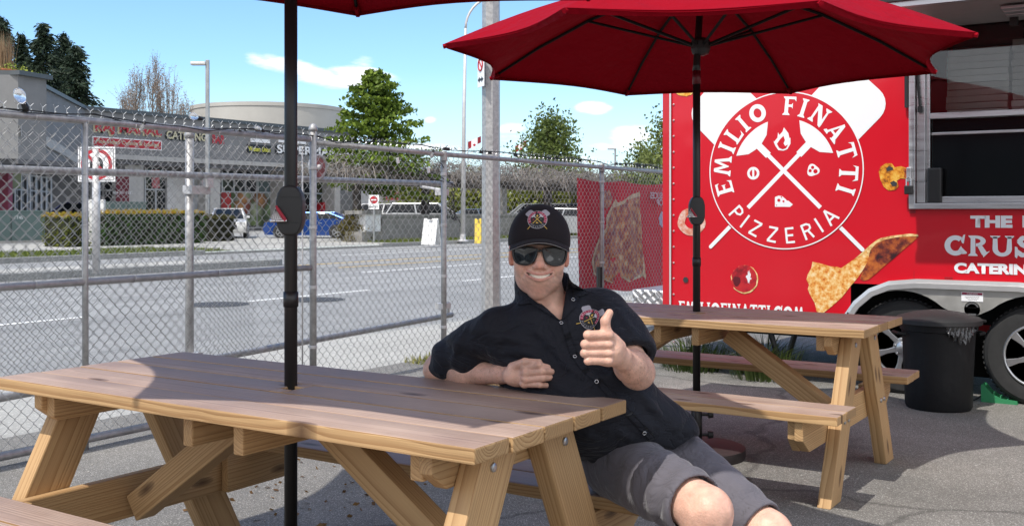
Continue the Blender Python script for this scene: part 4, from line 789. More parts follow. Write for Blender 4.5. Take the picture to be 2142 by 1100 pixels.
# ================================================================== CARS
M_tyre = MAT('tyre_rubber', (.022, .022, .022), .75, var=.2, vscale=20); M_alu = MAT('alloy_wheel', (.55, .56, .57), .28, .9, var=.06); M_cwin = MAT('car_glass', (.008, .010, .012), .08, spec=.35)
M_lamp = MAT('lamp_clear', (.6, .6, .6), .1, spec=.8); M_tail = MAT('tail_lamp', (.35, .01, .01), .2)
def car(name, loc, rz, col, label, kind='sedan', metal=.3):
    root = empty(name, loc, rz, label, 'car', 'cars in the mall car park'); paint = MAT('paint_'+'_'.join(str(int(c*100)) for c in col), col, .25, metal, coat=.8)
    if kind == 'sedan':
        low = [(-2.2, .28), (-2.28, .55), (-2.2, .78), (-1.2, .92), (1.3, .98), (2.05, .98), (2.22, .8), (2.2, .4), (2.1, .25)]; base = [(-1.15, .9), (1.85, .97)]; roof = [(-.35, 1.38), (.85, 1.40)]; W_ = .88
    else:
        low = [(-2.3, .32), (-2.38, .62), (-2.25, .95), (-1.25, 1.08), (1.9, 1.12), (2.3, 1.08), (2.35, .6), (2.25, .3)]; base = [(-1.2, 1.05), (2.28, 1.1)]; roof = [(-.45, 1.68), (1.95, 1.68)]; W_ = .93
    A, B, Cc = Vector((1, 0, 0)), Vector((0, 0, 1)), Vector((0, 1, 0))
    mb = MB(); n = len(low); rings = []
    for (y, s) in ((-W_, .96), (-W_*.93, 1.0), (0, 1.015), (W_*.93, 1.0), (W_, .96)):
        rings.append([(x*s, y, .3+(z-.3)*(1.0 if abs(y) < W_ else .97)) for x, z in low])
    # subdivided profile side to allow wheel arches to be read by dark inserts
    vs = [p for r in rings for p in r]; fs = [tuple(range(n)), tuple(reversed([4*n+i for i in range(n)]))]
    for k in range(4):
        for i in range(n): fs.append((k*n+i, k*n+(i+1) % n, (k+1)*n+(i+1) % n, (k+1)*n+i))
    mb.add(vs, fs); o = mb.obj('body', paint, root, bevel=.10, seg=4); auto_smooth(o, 50)
    gb = W_*.9; gr = W_*.70
    def cab(base, roof, gb, gr, z0o=0):
        m = MB(); (bx0, bz0), (bx1, bz1) = base; (rx0, rz0), (rx1, rz1) = roof
        v = [(bx0, -gb, bz0), (bx1, -gb, bz1), (bx1, gb, bz1), (bx0, gb, bz0), (rx0, -gr, rz0), (rx1, -gr, rz1), (rx1, gr, rz1), (rx0, gr, rz0)]
        m.add(v, [(3, 2, 1, 0), (4, 5, 6, 7), (0, 1, 5, 4), (1, 2, 6, 5), (2, 3, 7, 6), (3, 0, 4, 7)]); return m
    o = cab(base, roof, gb, gr).obj('window', M_cwin, root, bevel=.06, seg=3); auto_smooth(o, 50)
    (bx0, bz0), (bx1, bz1) = base; (rx0, rz0), (rx1, rz1) = roof
    mb = MB(); mb.b2((rx0+.02, -gr+.02, rz0-.03), (rx1-.02, gr-.02, rz0+.035)); mb.obj('roof', paint, root, bevel=.03, seg=3)
    mb = MB()
    for s in (-1, 1):
        for a, b in (((bx0, s*gb, bz0), (rx0, s*gr, rz0)), ((bx1, s*gb, bz1), (rx1, s*gr, rz1)), (((bx0+bx1)/2+.1, s*gb*1.005, (bz0+bz1)/2), ((rx0+rx1)/2+.05, s*gr*1.01, rz0))): mb.tube([a, b], .045, 6)
        mb.tube([(rx0, s*gr, rz0), (rx1, s*gr, rz1)], .035, 6); mb.tube([(bx0, s*(gb+.02), bz0+.01), (bx1, s*(gb+.02), bz1+.01)], .03, 6)
    mb.obj('pillars', paint, root)
    for sx in (-1.38, 1.38):
        for sy in (-1, 1):
            MB().lathe([(.40, -.02), (.40, .02), (0, .02)], 20, (sx, sy*W_*.995, .36), axis='Y').obj('wheel_arch', M_dark, root)
            w = MB().lathe([(.0, -.1), (.31, -.1), (.335, -.07), (.335, .07), (.31, .1), (.22, .1), (0, .09)], 22, (sx, sy*(W_-.06), .335), axis='Y').obj('wheel', M_tyre, root, smooth=False)
            mb = MB()
            for k in range(5):
                a = 2*math.pi*k/5; mb.box((sx+.11*math.cos(a), sy*(W_+.045), .335+.11*math.sin(a)), (.2, .02, .05), Matrix.Rotation(-a, 3, 'Y'))
            mb.tube([(sx+.215*math.cos(a), sy*(W_+.045), .335+.215*math.sin(a)) for a in np.linspace(0, 6.283, 19)[:-1]], .018, 5, closed=True); mb.obj('rim', M_alu, w)
    for sy in (-1, 1):
        MB().box((-2.2, sy*.62, .72), (.12, .36, .13)).obj('headlight', M_lamp, root, bevel=.02); MB().box((2.2, sy*.66, .86), (.12, .3, .13)).obj('tail_light', M_tail, root, bevel=.02)
        MB().box((-.95, sy*(W_+.06), 1.0 if kind == 'sedan' else 1.15), (.14, .16, .11)).obj('mirror', paint, root, bevel=.03)
        MB().box((0.2, sy*(W_*.985), .55), (.012, .012, .6)).obj('door_seam', M_dark, root)
        MB().box((.55, sy*(W_+.005), .82), (.18, .02, .03)).obj('door_handle', M_alu, root)
    MB().box((-2.26, 0, .55), (.08, .9, .2)).obj('grille', M_dark, root, bevel=.02); MB().box((-2.3, 0, .42), (.03, .5, .11)).obj('number_plate', M_whiteS, root)
    return root
def cpos(px, d): p = at_d(px, d); return (p.x, p.y, 0)
car('parked_car', cpos(657, 50.5), TH+R(-6), (.012, .06, .27), 'metallic blue low saloon car between the umbrella pole and the olive bush', metal=.5).scale = (.98, .95, .87)
car('parked_car', cpos(775, 62), TH+R(8), (.62, .62, .61), 'white car parked behind the blue one, under the green tree', 'suv', 0)
car('parked_car', cpos(903, 56), TH+R(174), (.55, .56, .57), 'silver white SUV with dark windows behind the retaining wall', 'suv', .2)
car('parked_car', cpos(985, 60), TH+R(10), (.10, .15, .22), 'dark blue grey car beyond the wall, left of the steel pole', 'sedan', .4)
car('parked_car', cpos(962, 68), TH+R(5), (.6, .6, .6), 'white van-like car furthest back, above the wall between the post and thin light pole', 'suv', 0)
car('parked_car', cpos(1196, 55), TH+R(170), (.42, .43, .44), 'silver car partly hidden by the red banner', 'sedan', .5)
car('parked_car', cpos(1187, 63), TH+R(6), (.05, .07, .10), 'dark car with pale windows just behind the silver one by the banner', 'suv', .4)
car('parked_car', cpos(478, 51), TH+R(103), (.66, .66, .65), 'white car facing the road, poking out from the right end of the hedge', 'sedan', 0)
car('parked_car', cpos(162, 52), TH+R(6), (.02, .03, .09), 'dark blue car roof glimpsed above the short hedge end', 'suv', .4)
car('parked_car', cpos(1110, 62), TH+R(8), (.35, .36, .37), 'grey car hidden in part behind the steel pole and cap', 'suv', .3)

# ================================================================== FOOD TRAILER
YT = 7.6
X0 = PY(1391, 400, YT).x; X1 = 1.9; ZB, ZTOP = .42, 3.05
def red_paint():
    m, nt, b = nodes_of('trailer_red'); N = nt.nodes.new; L = nt.links.new
    b.inputs['Base Color'].default_value = (.56, .003, .014, 1); b.inputs['Roughness'].default_value = .3; b.inputs['Coat Weight'].default_value = .5; b.inputs['Coat Roughness'].default_value = .10; b.inputs['Specular IOR Level'].default_value = .35
    tc = N('ShaderNodeTexCoord'); n = N('ShaderNodeTexNoise'); n.inputs['Scale'].default_value = 1.6; n.inputs['Detail'].default_value = 2; L(tc.outputs['Object'], n.inputs['Vector']); bp = N('ShaderNodeBump'); bp.inputs['Distance'].default_value = .02; bp.inputs['Strength'].default_value = .5; L(n.outputs[0], bp.inputs['Height']); L(bp.outputs[0], b.inputs['Normal']); L(bp.outputs[0], b.inputs['Coat Normal'])
    n2 = N('ShaderNodeTexNoise'); n2.inputs['Scale'].default_value = 2.5; n2.inputs['Detail'].default_value = 7; L(tc.outputs['Object'], n2.inputs['Vector']); mr = N('ShaderNodeMapRange'); L(n2.outputs[0], mr.inputs[0]); mr.inputs[3].default_value = .2; mr.inputs[4].default_value = .45; L(mr.outputs[0], b.inputs['Roughness'])
    MATS['trailer_red'] = m; return m
M_tred = red_paint(); M_trim = MAT('red_trim', (.50, .008, .016), .35, coat=.3); M_alum = MAT('brushed_aluminium', (.52, .52, .53), .33, .85, var=.12, vscale=3, stretch=(1, 1, 12), rvar=.1)
M_fend = MAT('fender_metal', (.42, .41, .38), .45, .55, var=.14, vscale=7, rvar=.1); M_print = MAT('vinyl_white', (.80, .80, .80), .4, coat=.2); M_pgrey = MAT('vinyl_pale', (.74, .74, .76), .4)
tr = empty('food_trailer', (0, 0, 0), label='red pizza food trailer with a large round white logo and an open serving window', cat='food trailer')
WX0 = PY(1916, 424, YT).x; WX1 = 1.45; WZ0 = 1.325; WZ1 = 2.52
mb = MB(); th = .05
FX0, FX1, FZ = -2.07, -.52, .76
mb.b2((X0, YT, ZB), (FX0-.0, YT+th, WZ0)); mb.b2((FX0, YT, FZ), (WX0, YT+th, WZ0)); mb.b2((X0, YT, WZ0), (WX0, YT+th, ZTOP)); mb.b2((WX0, YT, FZ), (X1, YT+th, WZ0)); mb.b2((WX0, YT, WZ1), (X1, YT+th, ZTOP)); mb.b2((WX1, YT, WZ0), (X1, YT+th, WZ1)); mb.b2((.1, YT, ZB), (X1, YT+th, FZ))
mb = MB()
def grid_wall(mb, xs, zs, skip):
    for i in range(len(xs)-1):
        for k in range(len(zs)-1):
            if not skip((xs[i]+xs[i+1])/2, (zs[k]+zs[k+1])/2): mb.add([(xs[i], YT, zs[k]), (xs[i+1], YT, zs[k]), (xs[i+1], YT, zs[k+1]), (xs[i], YT, zs[k+1])], [(0, 1, 2, 3)])
grid_wall(mb, [X0, FX0, WX0, FX1+.35, WX1, X1], [ZB, FZ, WZ0, WZ1, ZTOP], lambda x, z: (WX0 < x < WX1 and WZ0 < z < WZ1) or (FX0 < x < FX1+.35 and z < FZ))
o = mb.obj('side_panel', M_tred, tr, fixn=False)
mb = MB(); mb.b2((X0, YT+2.25, ZB), (X1, YT+2.3, ZTOP)); mb.b2((X0, YT+.003, ZB), (X0+.04, YT+2.25, ZTOP)); mb.b2((X1-.04, YT+.003, ZB), (X1, YT+2.25, ZTOP)); mb.b2((X0, YT+.003, ZB), (FX0-.08, YT+2.25, ZB+.05)); mb.b2((FX0, YT+.45, ZB), (X1, YT+2.25, ZB+.05)); mb.obj('shell', M_trim, tr)
MB().b2((X0-.02, YT-.02, ZTOP), (X1, YT+2.32, ZTOP+.06)).obj('roof', M_alum, tr, bevel=.01)
mb = MB(); mb.b2((FX0-.08, YT+.46, .1), (FX1+.4, YT+.5, 1.0)); mb.b2((FX0-.1, YT+.004, ZB), (FX0-.06, YT+.46, .95)); mb.b2((FX0-.06, YT+.004, .95), (FX1+.4, YT+.46, .98)); mb.obj('wheel_well', MAT('underbody', (.012, .012, .012), .9), tr)
MB().b2((X0+.2, YT+.5, .30), (X1-.1, YT+1.9, ZB-.005)).obj('chassis', MATS['underbody'], tr)
# corner trim, moulding and rivets
MB().b2((X0-.015, YT-.012, ZB), (X0+.055, YT-.0005, ZTOP)).obj('corner_trim', M_trim, tr, bevel=.004)
xm = PY(1405, 400, YT).x
MB().b2((xm-.012, YT-.018, ZB), (xm+.002, YT-.0125, ZTOP)).obj('edge_moulding', MAT('moulding', (.75, .72, .70), .35, .5), tr)
rv = MB().lathe([(.0, -.006), (.006, -.005), (.009, 0), (.009, .001)], 8, axis='Y').mesh('rivet')
M_rivet = MAT('rivet_metal', (.62, .45, .45), .35, .6)
rv.materials.append(M_rivet)
for k in range(22):
    o = bpy.data.objects.new('rivet', rv); COL.objects.link(o); o.parent = tr; p = PY(1406, 218+33.0*k, YT); o.location = (PY(1406.5, 400, YT).x+.012, YT-.003, EYE+(HOR-(218+33.2*(k-6)))*8.2/FPX)
MB().lathe([(.022, -.008), (.018, -.001), (0, -.001)], 14, (PY(1435, 585, YT).x, YT, PY(1435, 585, YT).z), axis='Y').obj('black_grommet', M_dark, tr)
# ---------------- printed artwork: flat vinyl shapes on the panel
FRT = lambda p, k=1: (Vector((p.x, YT-.002-.0012*k, p.z)), Vector((1, 0, 0)), Vector((0, 0, 1)), Vector((0, -1, 0)))
def flat(mb, poly, frame, lift=0.0, mi=None):
    o, A, B, C = frame; vs = [o+A*a+B*b+C*lift for a, b in poly]; 
    from mathutils.geometry import tessellate_polygon
    tris = tessellate_polygon([[Vector((a, b, 0)) for a, b in poly]]); mb.add(vs, [tuple(t) for t in tris], mi)
def stroke(mb, pts, w, frame, lift=0.0, w2=None, mi=None):
    n = len(pts); V = []; o, A, B, C = frame; w2 = w if w2 is None else w2
    for i in range(n):
        a = Vector(pts[max(0, i-1)]); b = Vector(pts[min(n-1, i+1)]); t = (b-a).normalized(); nn = Vector((-t.y, t.x)); ww = w+(w2-w)*i/(n-1)
        V += [Vector(pts[i])+nn*ww/2, Vector(pts[i])-nn*ww/2]
    mb.add([o+A*q.x+B*q.y+C*lift for q in V], [(2*i, 2*i+1, 2*i+3, 2*i+2) for i in range(n-1)], mi)
# wedge-serif capitals: strokes that flare, sharp triangular feet. cell is 1 high, origin at centre
def serif(x, y, w=.30, h=.10, d=1):   # flared foot at (x,y) pointing up (d=1) or down (-1)
    return [(x-w/2, y), (x+w/2, y), (x+w/2*.98, y+d*h*.45), (x+.085, y+d*h*1.6), (x-.085, y+d*h*1.6), (x-w/2*.98, y+d*h*.45)]
def glyph(ch):
    P = []; q = lambda *pts: P.append(list(pts)); s = .105
    def stem(x, top=True, bot=True):
        q((x-s, -.45), (x+s, -.45), (x+s*.9, .45), (x-s*.9, .45))
        if bot: P.append(serif(x, -.5, .40))
        if top: P.append(serif(x, .5, .38, .10, -1))
    if ch == 'I': stem(0); w = .46
    elif ch == 'E':
        stem(-.16); q((-.1, .5), (.34, .5), (.36, .26), (.27, .36), (-.1, .37)); q((-.1, .07), (.16, .09), (.21, .17), (.21, -.14), (.16, -.05), (-.1, -.05)); q((-.1, -.5), (.34, -.5), (.40, -.22), (.28, -.36), (-.1, -.37)); w = .78
    elif ch == 'F':
        stem(-.14); q((-.1, .5), (.36, .5), (.38, .24), (.28, .36), (-.1, .37)); q((-.1, .06), (.14, .08), (.2, .17), (.2, -.15), (.14, -.06), (-.1, -.06)); w = .74
    elif ch == 'L': stem(-.14); q((-.1, -.5), (.34, -.5), (.42, -.18), (.28, -.36), (-.1, -.37)); w = .76
    elif ch == 'T':
        stem(0, top=False); q((-.36, .5), (.36, .5), (.42, .2), (.31, .35), (-.31, .35), (-.42, .2)); w = .86
    elif ch == 'M':
        q((-.46, -.5), (-.29, -.5), (-.22, .5), (-.36, .46)); q((.30, -.5), (.50, -.5), (.34, .46), (.2, .5)); q((-.33, .5), (-.16, .5), (.06, -.22), (-.02, -.38)); q((.33, .5), (.18, .5), (-.06, -.22), (.02, -.38)); P.append(serif(-.38, -.5, .34)); P.append(serif(.40, -.5, .36)); w = 1.12
    elif ch == 'N':
        q((-.36, -.5), (-.24, -.5), (-.2, .42), (-.34, .42)); q((.22, -.5), (.36, -.5), (.36, .42), (.26, .42)); q((-.42, .5), (-.14, .5), (.37, -.36), (.34, -.56), (.2, -.5), (-.3, .34)); P.append(serif(-.30, -.5, .34)); P.append(serif(.30, .5, .36, .1, -1)); w = .98
    elif ch == 'A':
        q((-.40, -.5), (-.28, -.5), (.02, .40), (-.04, .54)); q((.14, -.5), (.38, -.5), (.08, .5), (-.06, .54), (-.05, .3)); q((-.24, -.24), (.24, -.24), (.21, -.12), (-.2, -.12)); P.append(serif(-.35, -.5, .30)); P.append(serif(.28, -.5, .42)); w = .92
    elif ch == 'O':
        n = 28; out = [(.47*math.cos(a), .5*math.sin(a)) for a in np.linspace(0, 2*math.pi, n+1)]; inn = [(.215*math.cos(a)+.0, .27*math.sin(a)) for a in np.linspace(0, 2*math.pi, n+1)]
        for i in range(n): q(out[i], out[i+1], inn[i+1], inn[i])
        w = 1.02
    elif ch == '.': q((-.09, -.5), (.09, -.5), (.09, -.32), (-.09, -.32)); w = .3
    elif ch in 'C':
        n = 22; A0 = np.linspace(R(48), R(312), n+1)
        for i in range(n): q((.47*math.cos(A0[i]), .5*math.sin(A0[i])), (.47*math.cos(A0[i+1]), .5*math.sin(A0[i+1])), (.22*math.cos(A0[i+1]), .27*math.sin(A0[i+1])), (.22*math.cos(A0[i]), .27*math.sin(A0[i])))
        q((.34, .52), (.42, .55), (.36, .1), (.29, .12), (.24, .25)); q((.14, -.2), (.24, -.02), (.28, -.1), (.50, -.34), (.47, -.40), (.3, -.42)); w = .92
    elif ch == 'R':
        stem(-.22); n = 12; A0 = np.linspace(R(90), R(-90), n+1)
        for i in range(n): q((-.1+.42*math.cos(A0[i]), .235+.265*math.sin(A0[i])), (-.1+.42*math.cos(A0[i+1]), .235+.265*math.sin(A0[i+1])), (-.1+.2*math.cos(A0[i+1]), .235+.12*math.sin(A0[i+1])), (-.1+.2*math.cos(A0[i]), .235+.12*math.sin(A0[i])))
        q((-.04, -.0), (.16, .02), (.36, -.30), (.50, -.24), (.22, -.56), (.2, -.46), (.15, -.42)); w = .98
    elif ch == 'U':
        n = 14; A0 = np.linspace(R(180), R(360), n+1)
        for i in range(n): q((.40*math.cos(A0[i]), -.12+.38*math.sin(A0[i])), (.40*math.cos(A0[i+1]), -.12+.38*math.sin(A0[i+1])), (.18*math.cos(A0[i+1]), -.12+.2*math.sin(A0[i+1])), (.18*math.cos(A0[i]), -.12+.2*math.sin(A0[i])))
        q((-.40, -.12), (-.18, -.12), (-.2, .45), (-.38, .45)); q((.18, -.12), (.40, -.12), (.38, .45), (.22, .45)); P.append(serif(-.29, .5, .42, .08, -1)); P.append(serif(.30, .5, .38, .08, -1)); w = .98
    elif ch == 'S':
        pts = [(.28, .32), (.12, .42), (-.12, .40), (-.24, .24), (-.12, .08), (.14, -.06), (.26, -.22), (.12, -.39), (-.14, -.41), (-.32, -.26)]
        for i in range(len(pts)-1):
            a, b = Vector(pts[i]), Vector(pts[i+1]); t = (b-a).normalized(); nn = Vector((-t.y, t.x))*.105; q(tuple(a+nn-t*.03), tuple(a-nn-t*.03), tuple(b-nn+t*.03), tuple(b+nn+t*.03))
        q((.26, .16), (.36, .2), (.34, .56), (.26, .5)); q((-.42, .0), (-.32, -.04), (-.26, -.3), (-.34, -.58), (-.42, -.5)); w = .86
    # plain sans
    return P, w
def sans(ch):
    s = .13; L_ = []
    if ch == 'P': L_ = [[(-.22, -.5), (-.22, .5)], [(-.22, .44), (.08, .44), (.25, .32), (.25, .12), (.08, .0), (-.22, .0)]]; w = .7
    if ch == 'I': L_ = [[(0, -.5), (0, .5)]]; w = .3
    if ch == 'Z': L_ = [[(-.3, .44), (.3, .44)], [(.27, .42), (-.27, -.42)], [(-.3, -.44), (.3, -.44)]]; w = .76
    if ch == 'E': L_ = [[(-.24, -.5), (-.24, .5)], [(-.24, .44), (.26, .44)], [(-.24, .0), (.2, .0)], [(-.24, -.44), (.27, -.44)]]; w = .7
    if ch == 'R': L_ = [[(-.24, -.5), (-.24, .5)], [(-.24, .44), (.08, .44), (.25, .33), (.25, .14), (.08, .03), (-.24, .03)], [(.05, .03), (.27, -.5)]]; w = .74
    if ch == 'A': L_ = [[(-.34, -.5), (0, .5)], [(0, .5), (.34, -.5)], [(-.22, -.18), (.22, -.18)]]; w = .8
    return L_, w, s
def arc_text(mb, txt, frame, r, h, a0, a1, serifed=True, flip=False, lift=0.0, ws=1.0, mi=None):
    """characters along an arc; angles in degrees measured clockwise from the top"""
    gl = [(None, .55) if c == ' ' else (glyph(c) if serifed else sans(c)) for c in txt]
    ws_ = [g[1] for g in gl]; tot = sum(ws_); acc = 0
    for c, g, w in zip(txt, gl, ws_):
        t = (acc+w/2)/tot; acc += w
        if c == ' ': continue
        ang = R(a0+(a1-a0)*t); cx, cy = r*math.sin(ang), r*math.cos(ang); rot = -ang if not flip else -ang+math.pi
        f2 = lambda x, y: (cx+(x*ws*math.cos(rot)-y*math.sin(rot))*h, cy+(x*ws*math.sin(rot)+y*math.cos(rot))*h)
        if serifed:
            for kk, poly in enumerate(g[0]): flat(mb, [f2(x, y) for x, y in poly], frame, lift+(2.5e-5*kk if kk < 12 else 2.5e-5*(kk % 2)), mi)
        else:
            for kk, ln in enumerate(g[0]): stroke(mb, [f2(x, y) for x, y in ln], g[2]*h*1.05, frame, lift+2.5e-5*kk, mi=mi)
def line_text(mb, txt, frame, h, x0, x1, serifed=True, lift=0.0, mi=None):
    gl = [(None, .5) if c == ' ' else glyph(c) for c in txt]; tot = sum(g[1] for g in gl); sx = (x1-x0)/tot; acc = 0
    for c, g in zip(txt, gl):
        cx = x0+(acc+g[1]/2)*sx; acc += g[1]
        if c == ' ': continue
        for kk, poly in enumerate(g[0]): flat(mb, [(cx+x*sx*.98, y*h) for x, y in poly], frame, lift+(2.5e-5*kk if kk < 12 else 2.5e-5*(kk % 2)), mi)
def logo(frame, Rr, parent, mats, lifts=.0012, detail=True, blades=True, band=None):
    """round pizzeria emblem. mats: dict white, ring, rod, head, name, blade, flame, left, right, cheese, text2, disc"""
    def emit(name, fn, key, lift):
        mb = MB(); fn(mb, lift); mb.obj(name, mats[key], parent, fixn=False)
    def place(f): o, A, B, C = f; return f
    if blades:
        def bl(mb, l):
            for s in sides:
                pts = []; hw, r0, r1, rr = .41, .80, 1.52, .24
                for (cx, cy, a0) in ((hw-rr, r1-rr, 0), (-(hw-rr), r1-rr, 90)):
                    for k in range(7): a = R(a0+15*k); pts.append((cx+rr*math.cos(a), cy+rr*math.sin(a)))
                pts += [(-hw, r0), (hw, r0)]; c_, s_ = math.cos(R(-45*s)), math.sin(R(-45*s)); flat(mb, [(Rr*(x*c_-y*s_), Rr*(x*s_+y*c_)) for x, y in pts], frame, l)
        for sides in ((-1,), (1,)): emit('peel_blade_print', bl, 'blade', lifts)
    emit('logo_disc', lambda mb, l: flat(mb, [(Rr*.995*math.cos(a), Rr*.995*math.sin(a)) for a in np.linspace(0, 2*math.pi, 65)[:-1]], frame, l), 'disc', lifts*2)
    if band:
        for (a0, a1) in band:
            emit('band_print', lambda mb, l: stroke(mb, [(Rr*.83*math.sin(a), Rr*.83*math.cos(a)) for a in np.linspace(R(a0), R(a1), 25)], Rr*.27, frame, l), 'band', lifts*2.5)
    emit('ring_print', lambda mb, l: stroke(mb, [(Rr*math.cos(a), Rr*math.sin(a)) for a in np.linspace(0, 2*math.pi, 97)], Rr*(.014 if detail else .035), frame, l), 'ring', lifts*3)
    def rods(mb, l):
        for s in (-1, 1):
            u = Vector((s*.7071, .7071)); 
            stroke(mb, [tuple(-u*Rr*.67+Vector((0, 0))), tuple(u*Rr*.3)], Rr*(.052 if detail else .07), frame, l+.0001*s)
            stroke(mb, [tuple(-u*Rr*1.02), tuple(-u*Rr*1.40)], Rr*(.05 if detail else .06), frame, l); p = -u*Rr*1.40; flat(mb, [(p.x+Rr*.025*math.cos(a), p.y+Rr*.025*math.sin(a)) for a in np.linspace(0, 6.283, 13)[:-1]], frame, l+.0002)
    emit('crossed_rods_print', rods, 'rod', lifts*3)
    def heads(mb, l):
        for s in sides:
            c_, s_ = math.cos(R(-45*s)), math.sin(R(-45*s)); f2 = lambda x, y: (Rr*(x*c_-y*s_), Rr*(x*s_+y*c_))
            stroke(mb, [f2(0, .28), f2(0, .62)], Rr*.09, frame, l)
            arc = [(.665*math.sin(a), .665*math.cos(a)) for a in np.linspace(R(-27), R(27), 15)]
            flat(mb, [f2(x, y+.0) for x, y in arc]+[f2(x, y) for x, y in ((.30, .575), (.15, .49), (.055, .47), (-.055, .47), (-.15, .49), (-.30, .575))][0:0]+[f2(.17, .485), f2(.05, .455), f2(-.05, .455), f2(-.17, .485)], frame, l+.0003)
    for sides in ((-1,), (1,)): emit('brush_head_print', heads, 'head', lifts*3.2)
    emit('name_lettering', lambda mb, l: arc_text(mb, 'EMILIO', frame, Rr*.825, Rr*.235, -114, -13.5, lift=l), 'name', lifts*3.6); emit('name_lettering', lambda mb, l: arc_text(mb, 'FINATTI', frame, Rr*.825, Rr*.235, -3, 113, lift=l), 'name', lifts*3.6)
    emit('pizzeria_lettering', lambda mb, l: arc_text(mb, 'PIZZERIA', frame, Rr*.83, Rr*.20, 237, 126, serifed=False, flip=True, lift=l), 'text2', lifts*3.6)
    k = Rr/443.0
    fl = [(0, 140), (22, 118), (30, 92), (34, 70), (42, 88), (44, 45), (36, 8), (8, -12), (-22, -8), (-40, 18), (-42, 50), (-34, 40), (-22, 62), (-10, 78), (-12, 96), (0, 88), (4, 106)]
    fl = [(-60, 60), (-55, 52), (-35, 75), (-32, 105), (-24, 90), (-6, 108), (2, 132), (28, 98), (34, 70), (40, 72), (40, 38), (22, 8), (0, 0), (-30, 4), (-48, 30)]
    emit('flame_print', lambda mb, l: flat(mb, [(x*k*1.0, (y+112)*k) for x, y in fl], frame, l), 'flame', lifts*3)
    if detail: emit('flame_inner_print', lambda mb, l: flat(mb, [(x*k, (y+112)*k) for x, y in [(-26, 18), (-38, 40), (-20, 66), (0, 84), (8, 60), (0, 42), (10, 26), (26, 34), (14, 14), (-6, 8)]], frame, l), 'disc', lifts*4)
    c0 = (-178*k, -12*k)
    emit('tomato_slice_print', lambda mb, l: stroke(mb, [(c0[0]+29*k*math.cos(a), c0[1]+29*k*math.sin(a)) for a in np.linspace(0, 6.2832, 25)], 15*k, frame, l), 'left', lifts*3)
    emit('tomato_bar_print', lambda mb, l: stroke(mb, [(c0[0], c0[1]-28*k), (c0[0], c0[1]+28*k)], 12*k, frame, l+.0002), 'left', lifts*3)
    c1 = (168*k, -2*k)
    def mush(mb, l):
        flat(mb, [(c1[0]+(34+4*math.cos(3*a+.6))*k*math.cos(a), c1[1]+(33+4*math.cos(3*a+.6))*k*math.sin(a)) for a in np.linspace(0, 6.283, 31)[:-1]], frame, l)
    emit('mushroom_print', mush, 'right', lifts*3)
    if detail:
        def mush2(mb, l):
            for (x, y, r) in ((-2, 16, 9), (-16, -2, 9), (14, -6, 12)): flat(mb, [(c1[0]+(x+r*math.cos(a))*k, c1[1]+(y+r*math.sin(a))*k) for a in np.linspace(0, 6.283, 15)[:-1]], frame, l)
        emit('mushroom_hole_print', mush2, 'disc', lifts*4)
    ch = [(-52, -202), (-52, -155), (-42, -143), (-18, -142), (8, -155), (18, -170), (32, -172), (54, -190), (36, -202), (0, -204)]
    ch = [(x, y+0) for x, y in [(-50, -205), (-50, -150), (-30, -142), (-8, -145), (12, -162), (20, -170), (30, -172), (54, -192), (38, -206), (2, -205)]]
    emit('cheese_print', lambda mb, l: flat(mb, [(x*k, y*k) for x, y in ch], frame, l), 'cheese', lifts*3)
    if detail:
        def holes(mb, l):
            for (x, y, r) in ((-27, -168, 9), (0, -174, 6), (-12, -150, 4), (-40, -196, 3)): flat(mb, [((x+r*math.cos(a))*k, (y+r*math.sin(a))*k) for a in np.linspace(0, 6.283, 13)[:-1]], frame, l)
        emit('cheese_hole_print', holes, 'disc', lifts*4)
cc = PY(1639.5, 357, YT); RL = .574
WHT = dict(blade=M_print, disc=M_tred, ring=M_print, rod=M_print, head=M_print, name=M_print, text2=M_print, flame=M_print, left=M_print, right=M_print, cheese=M_print)
M_discred = MAT('vinyl_red', (.56, .003, .014), .35, coat=.2); WHT['disc'] = M_discred
logo(FRT(cc, 0), RL, tr, WHT)
# website lettering low on the panel
def tp(px, py, k=1): p = PY(px, py, YT); return p
a = tp(1419, 640); b = tp(1683, 650); zc = (tp(1419, 628).z+tp(1683, 642).z)/2-.055
mb = MB(); f0 = (Vector(((a.x+b.x)/2, YT-.003, zc)), Vector((1, 0, 0)), AZ, Vector((0, -1, 0))); line_text(mb, 'EMILIOFINATTI.COM', f0, .105, -(b.x-a.x)/2, (b.x-a.x)/2); mb.obj('website_lettering', M_print, tr, fixn=False)
def tline(txt, px0, px1, py0, py1, bold=.05, mat=M_pgrey):
    p, q = tp(px0, py0), tp(px1, py1); return place_text(txt, ((p.x+q.x)/2, YT-.004, (p.z+tp(px0, py1).z)/2), (1, 0, 0), AZ, height=p.z-tp(px0, py1).z, width=q.x-p.x, mat=mat, parent=tr, bold=bold)
tline('THE', 2030, 2118, 451, 476, .06)
p = tp(2139, 451); MB().b2((p.x, YT-.005, tp(2139, 476).z), (p.x+.045, YT-.003, p.z)).obj('lettering', M_pgrey, tr)
tline('CATERING', 1996, 2178, 549, 571, .055)
p, q = tp(1976, 490), tp(2196, 536); mb = MB(); f0 = (Vector(((p.x+q.x)/2, YT-.004, (tp(1976, 492).z+tp(1976, 534).z)/2)), Vector((1, 0, 0)), AZ, Vector((0, -1, 0))); line_text(mb, 'CRUST', f0, tp(1976, 492).z-tp(1976, 534).z, -(q.x-p.x)/2, (q.x-p.x)/2+.05); mb.obj('crust_lettering', M_pgrey, tr, fixn=False)
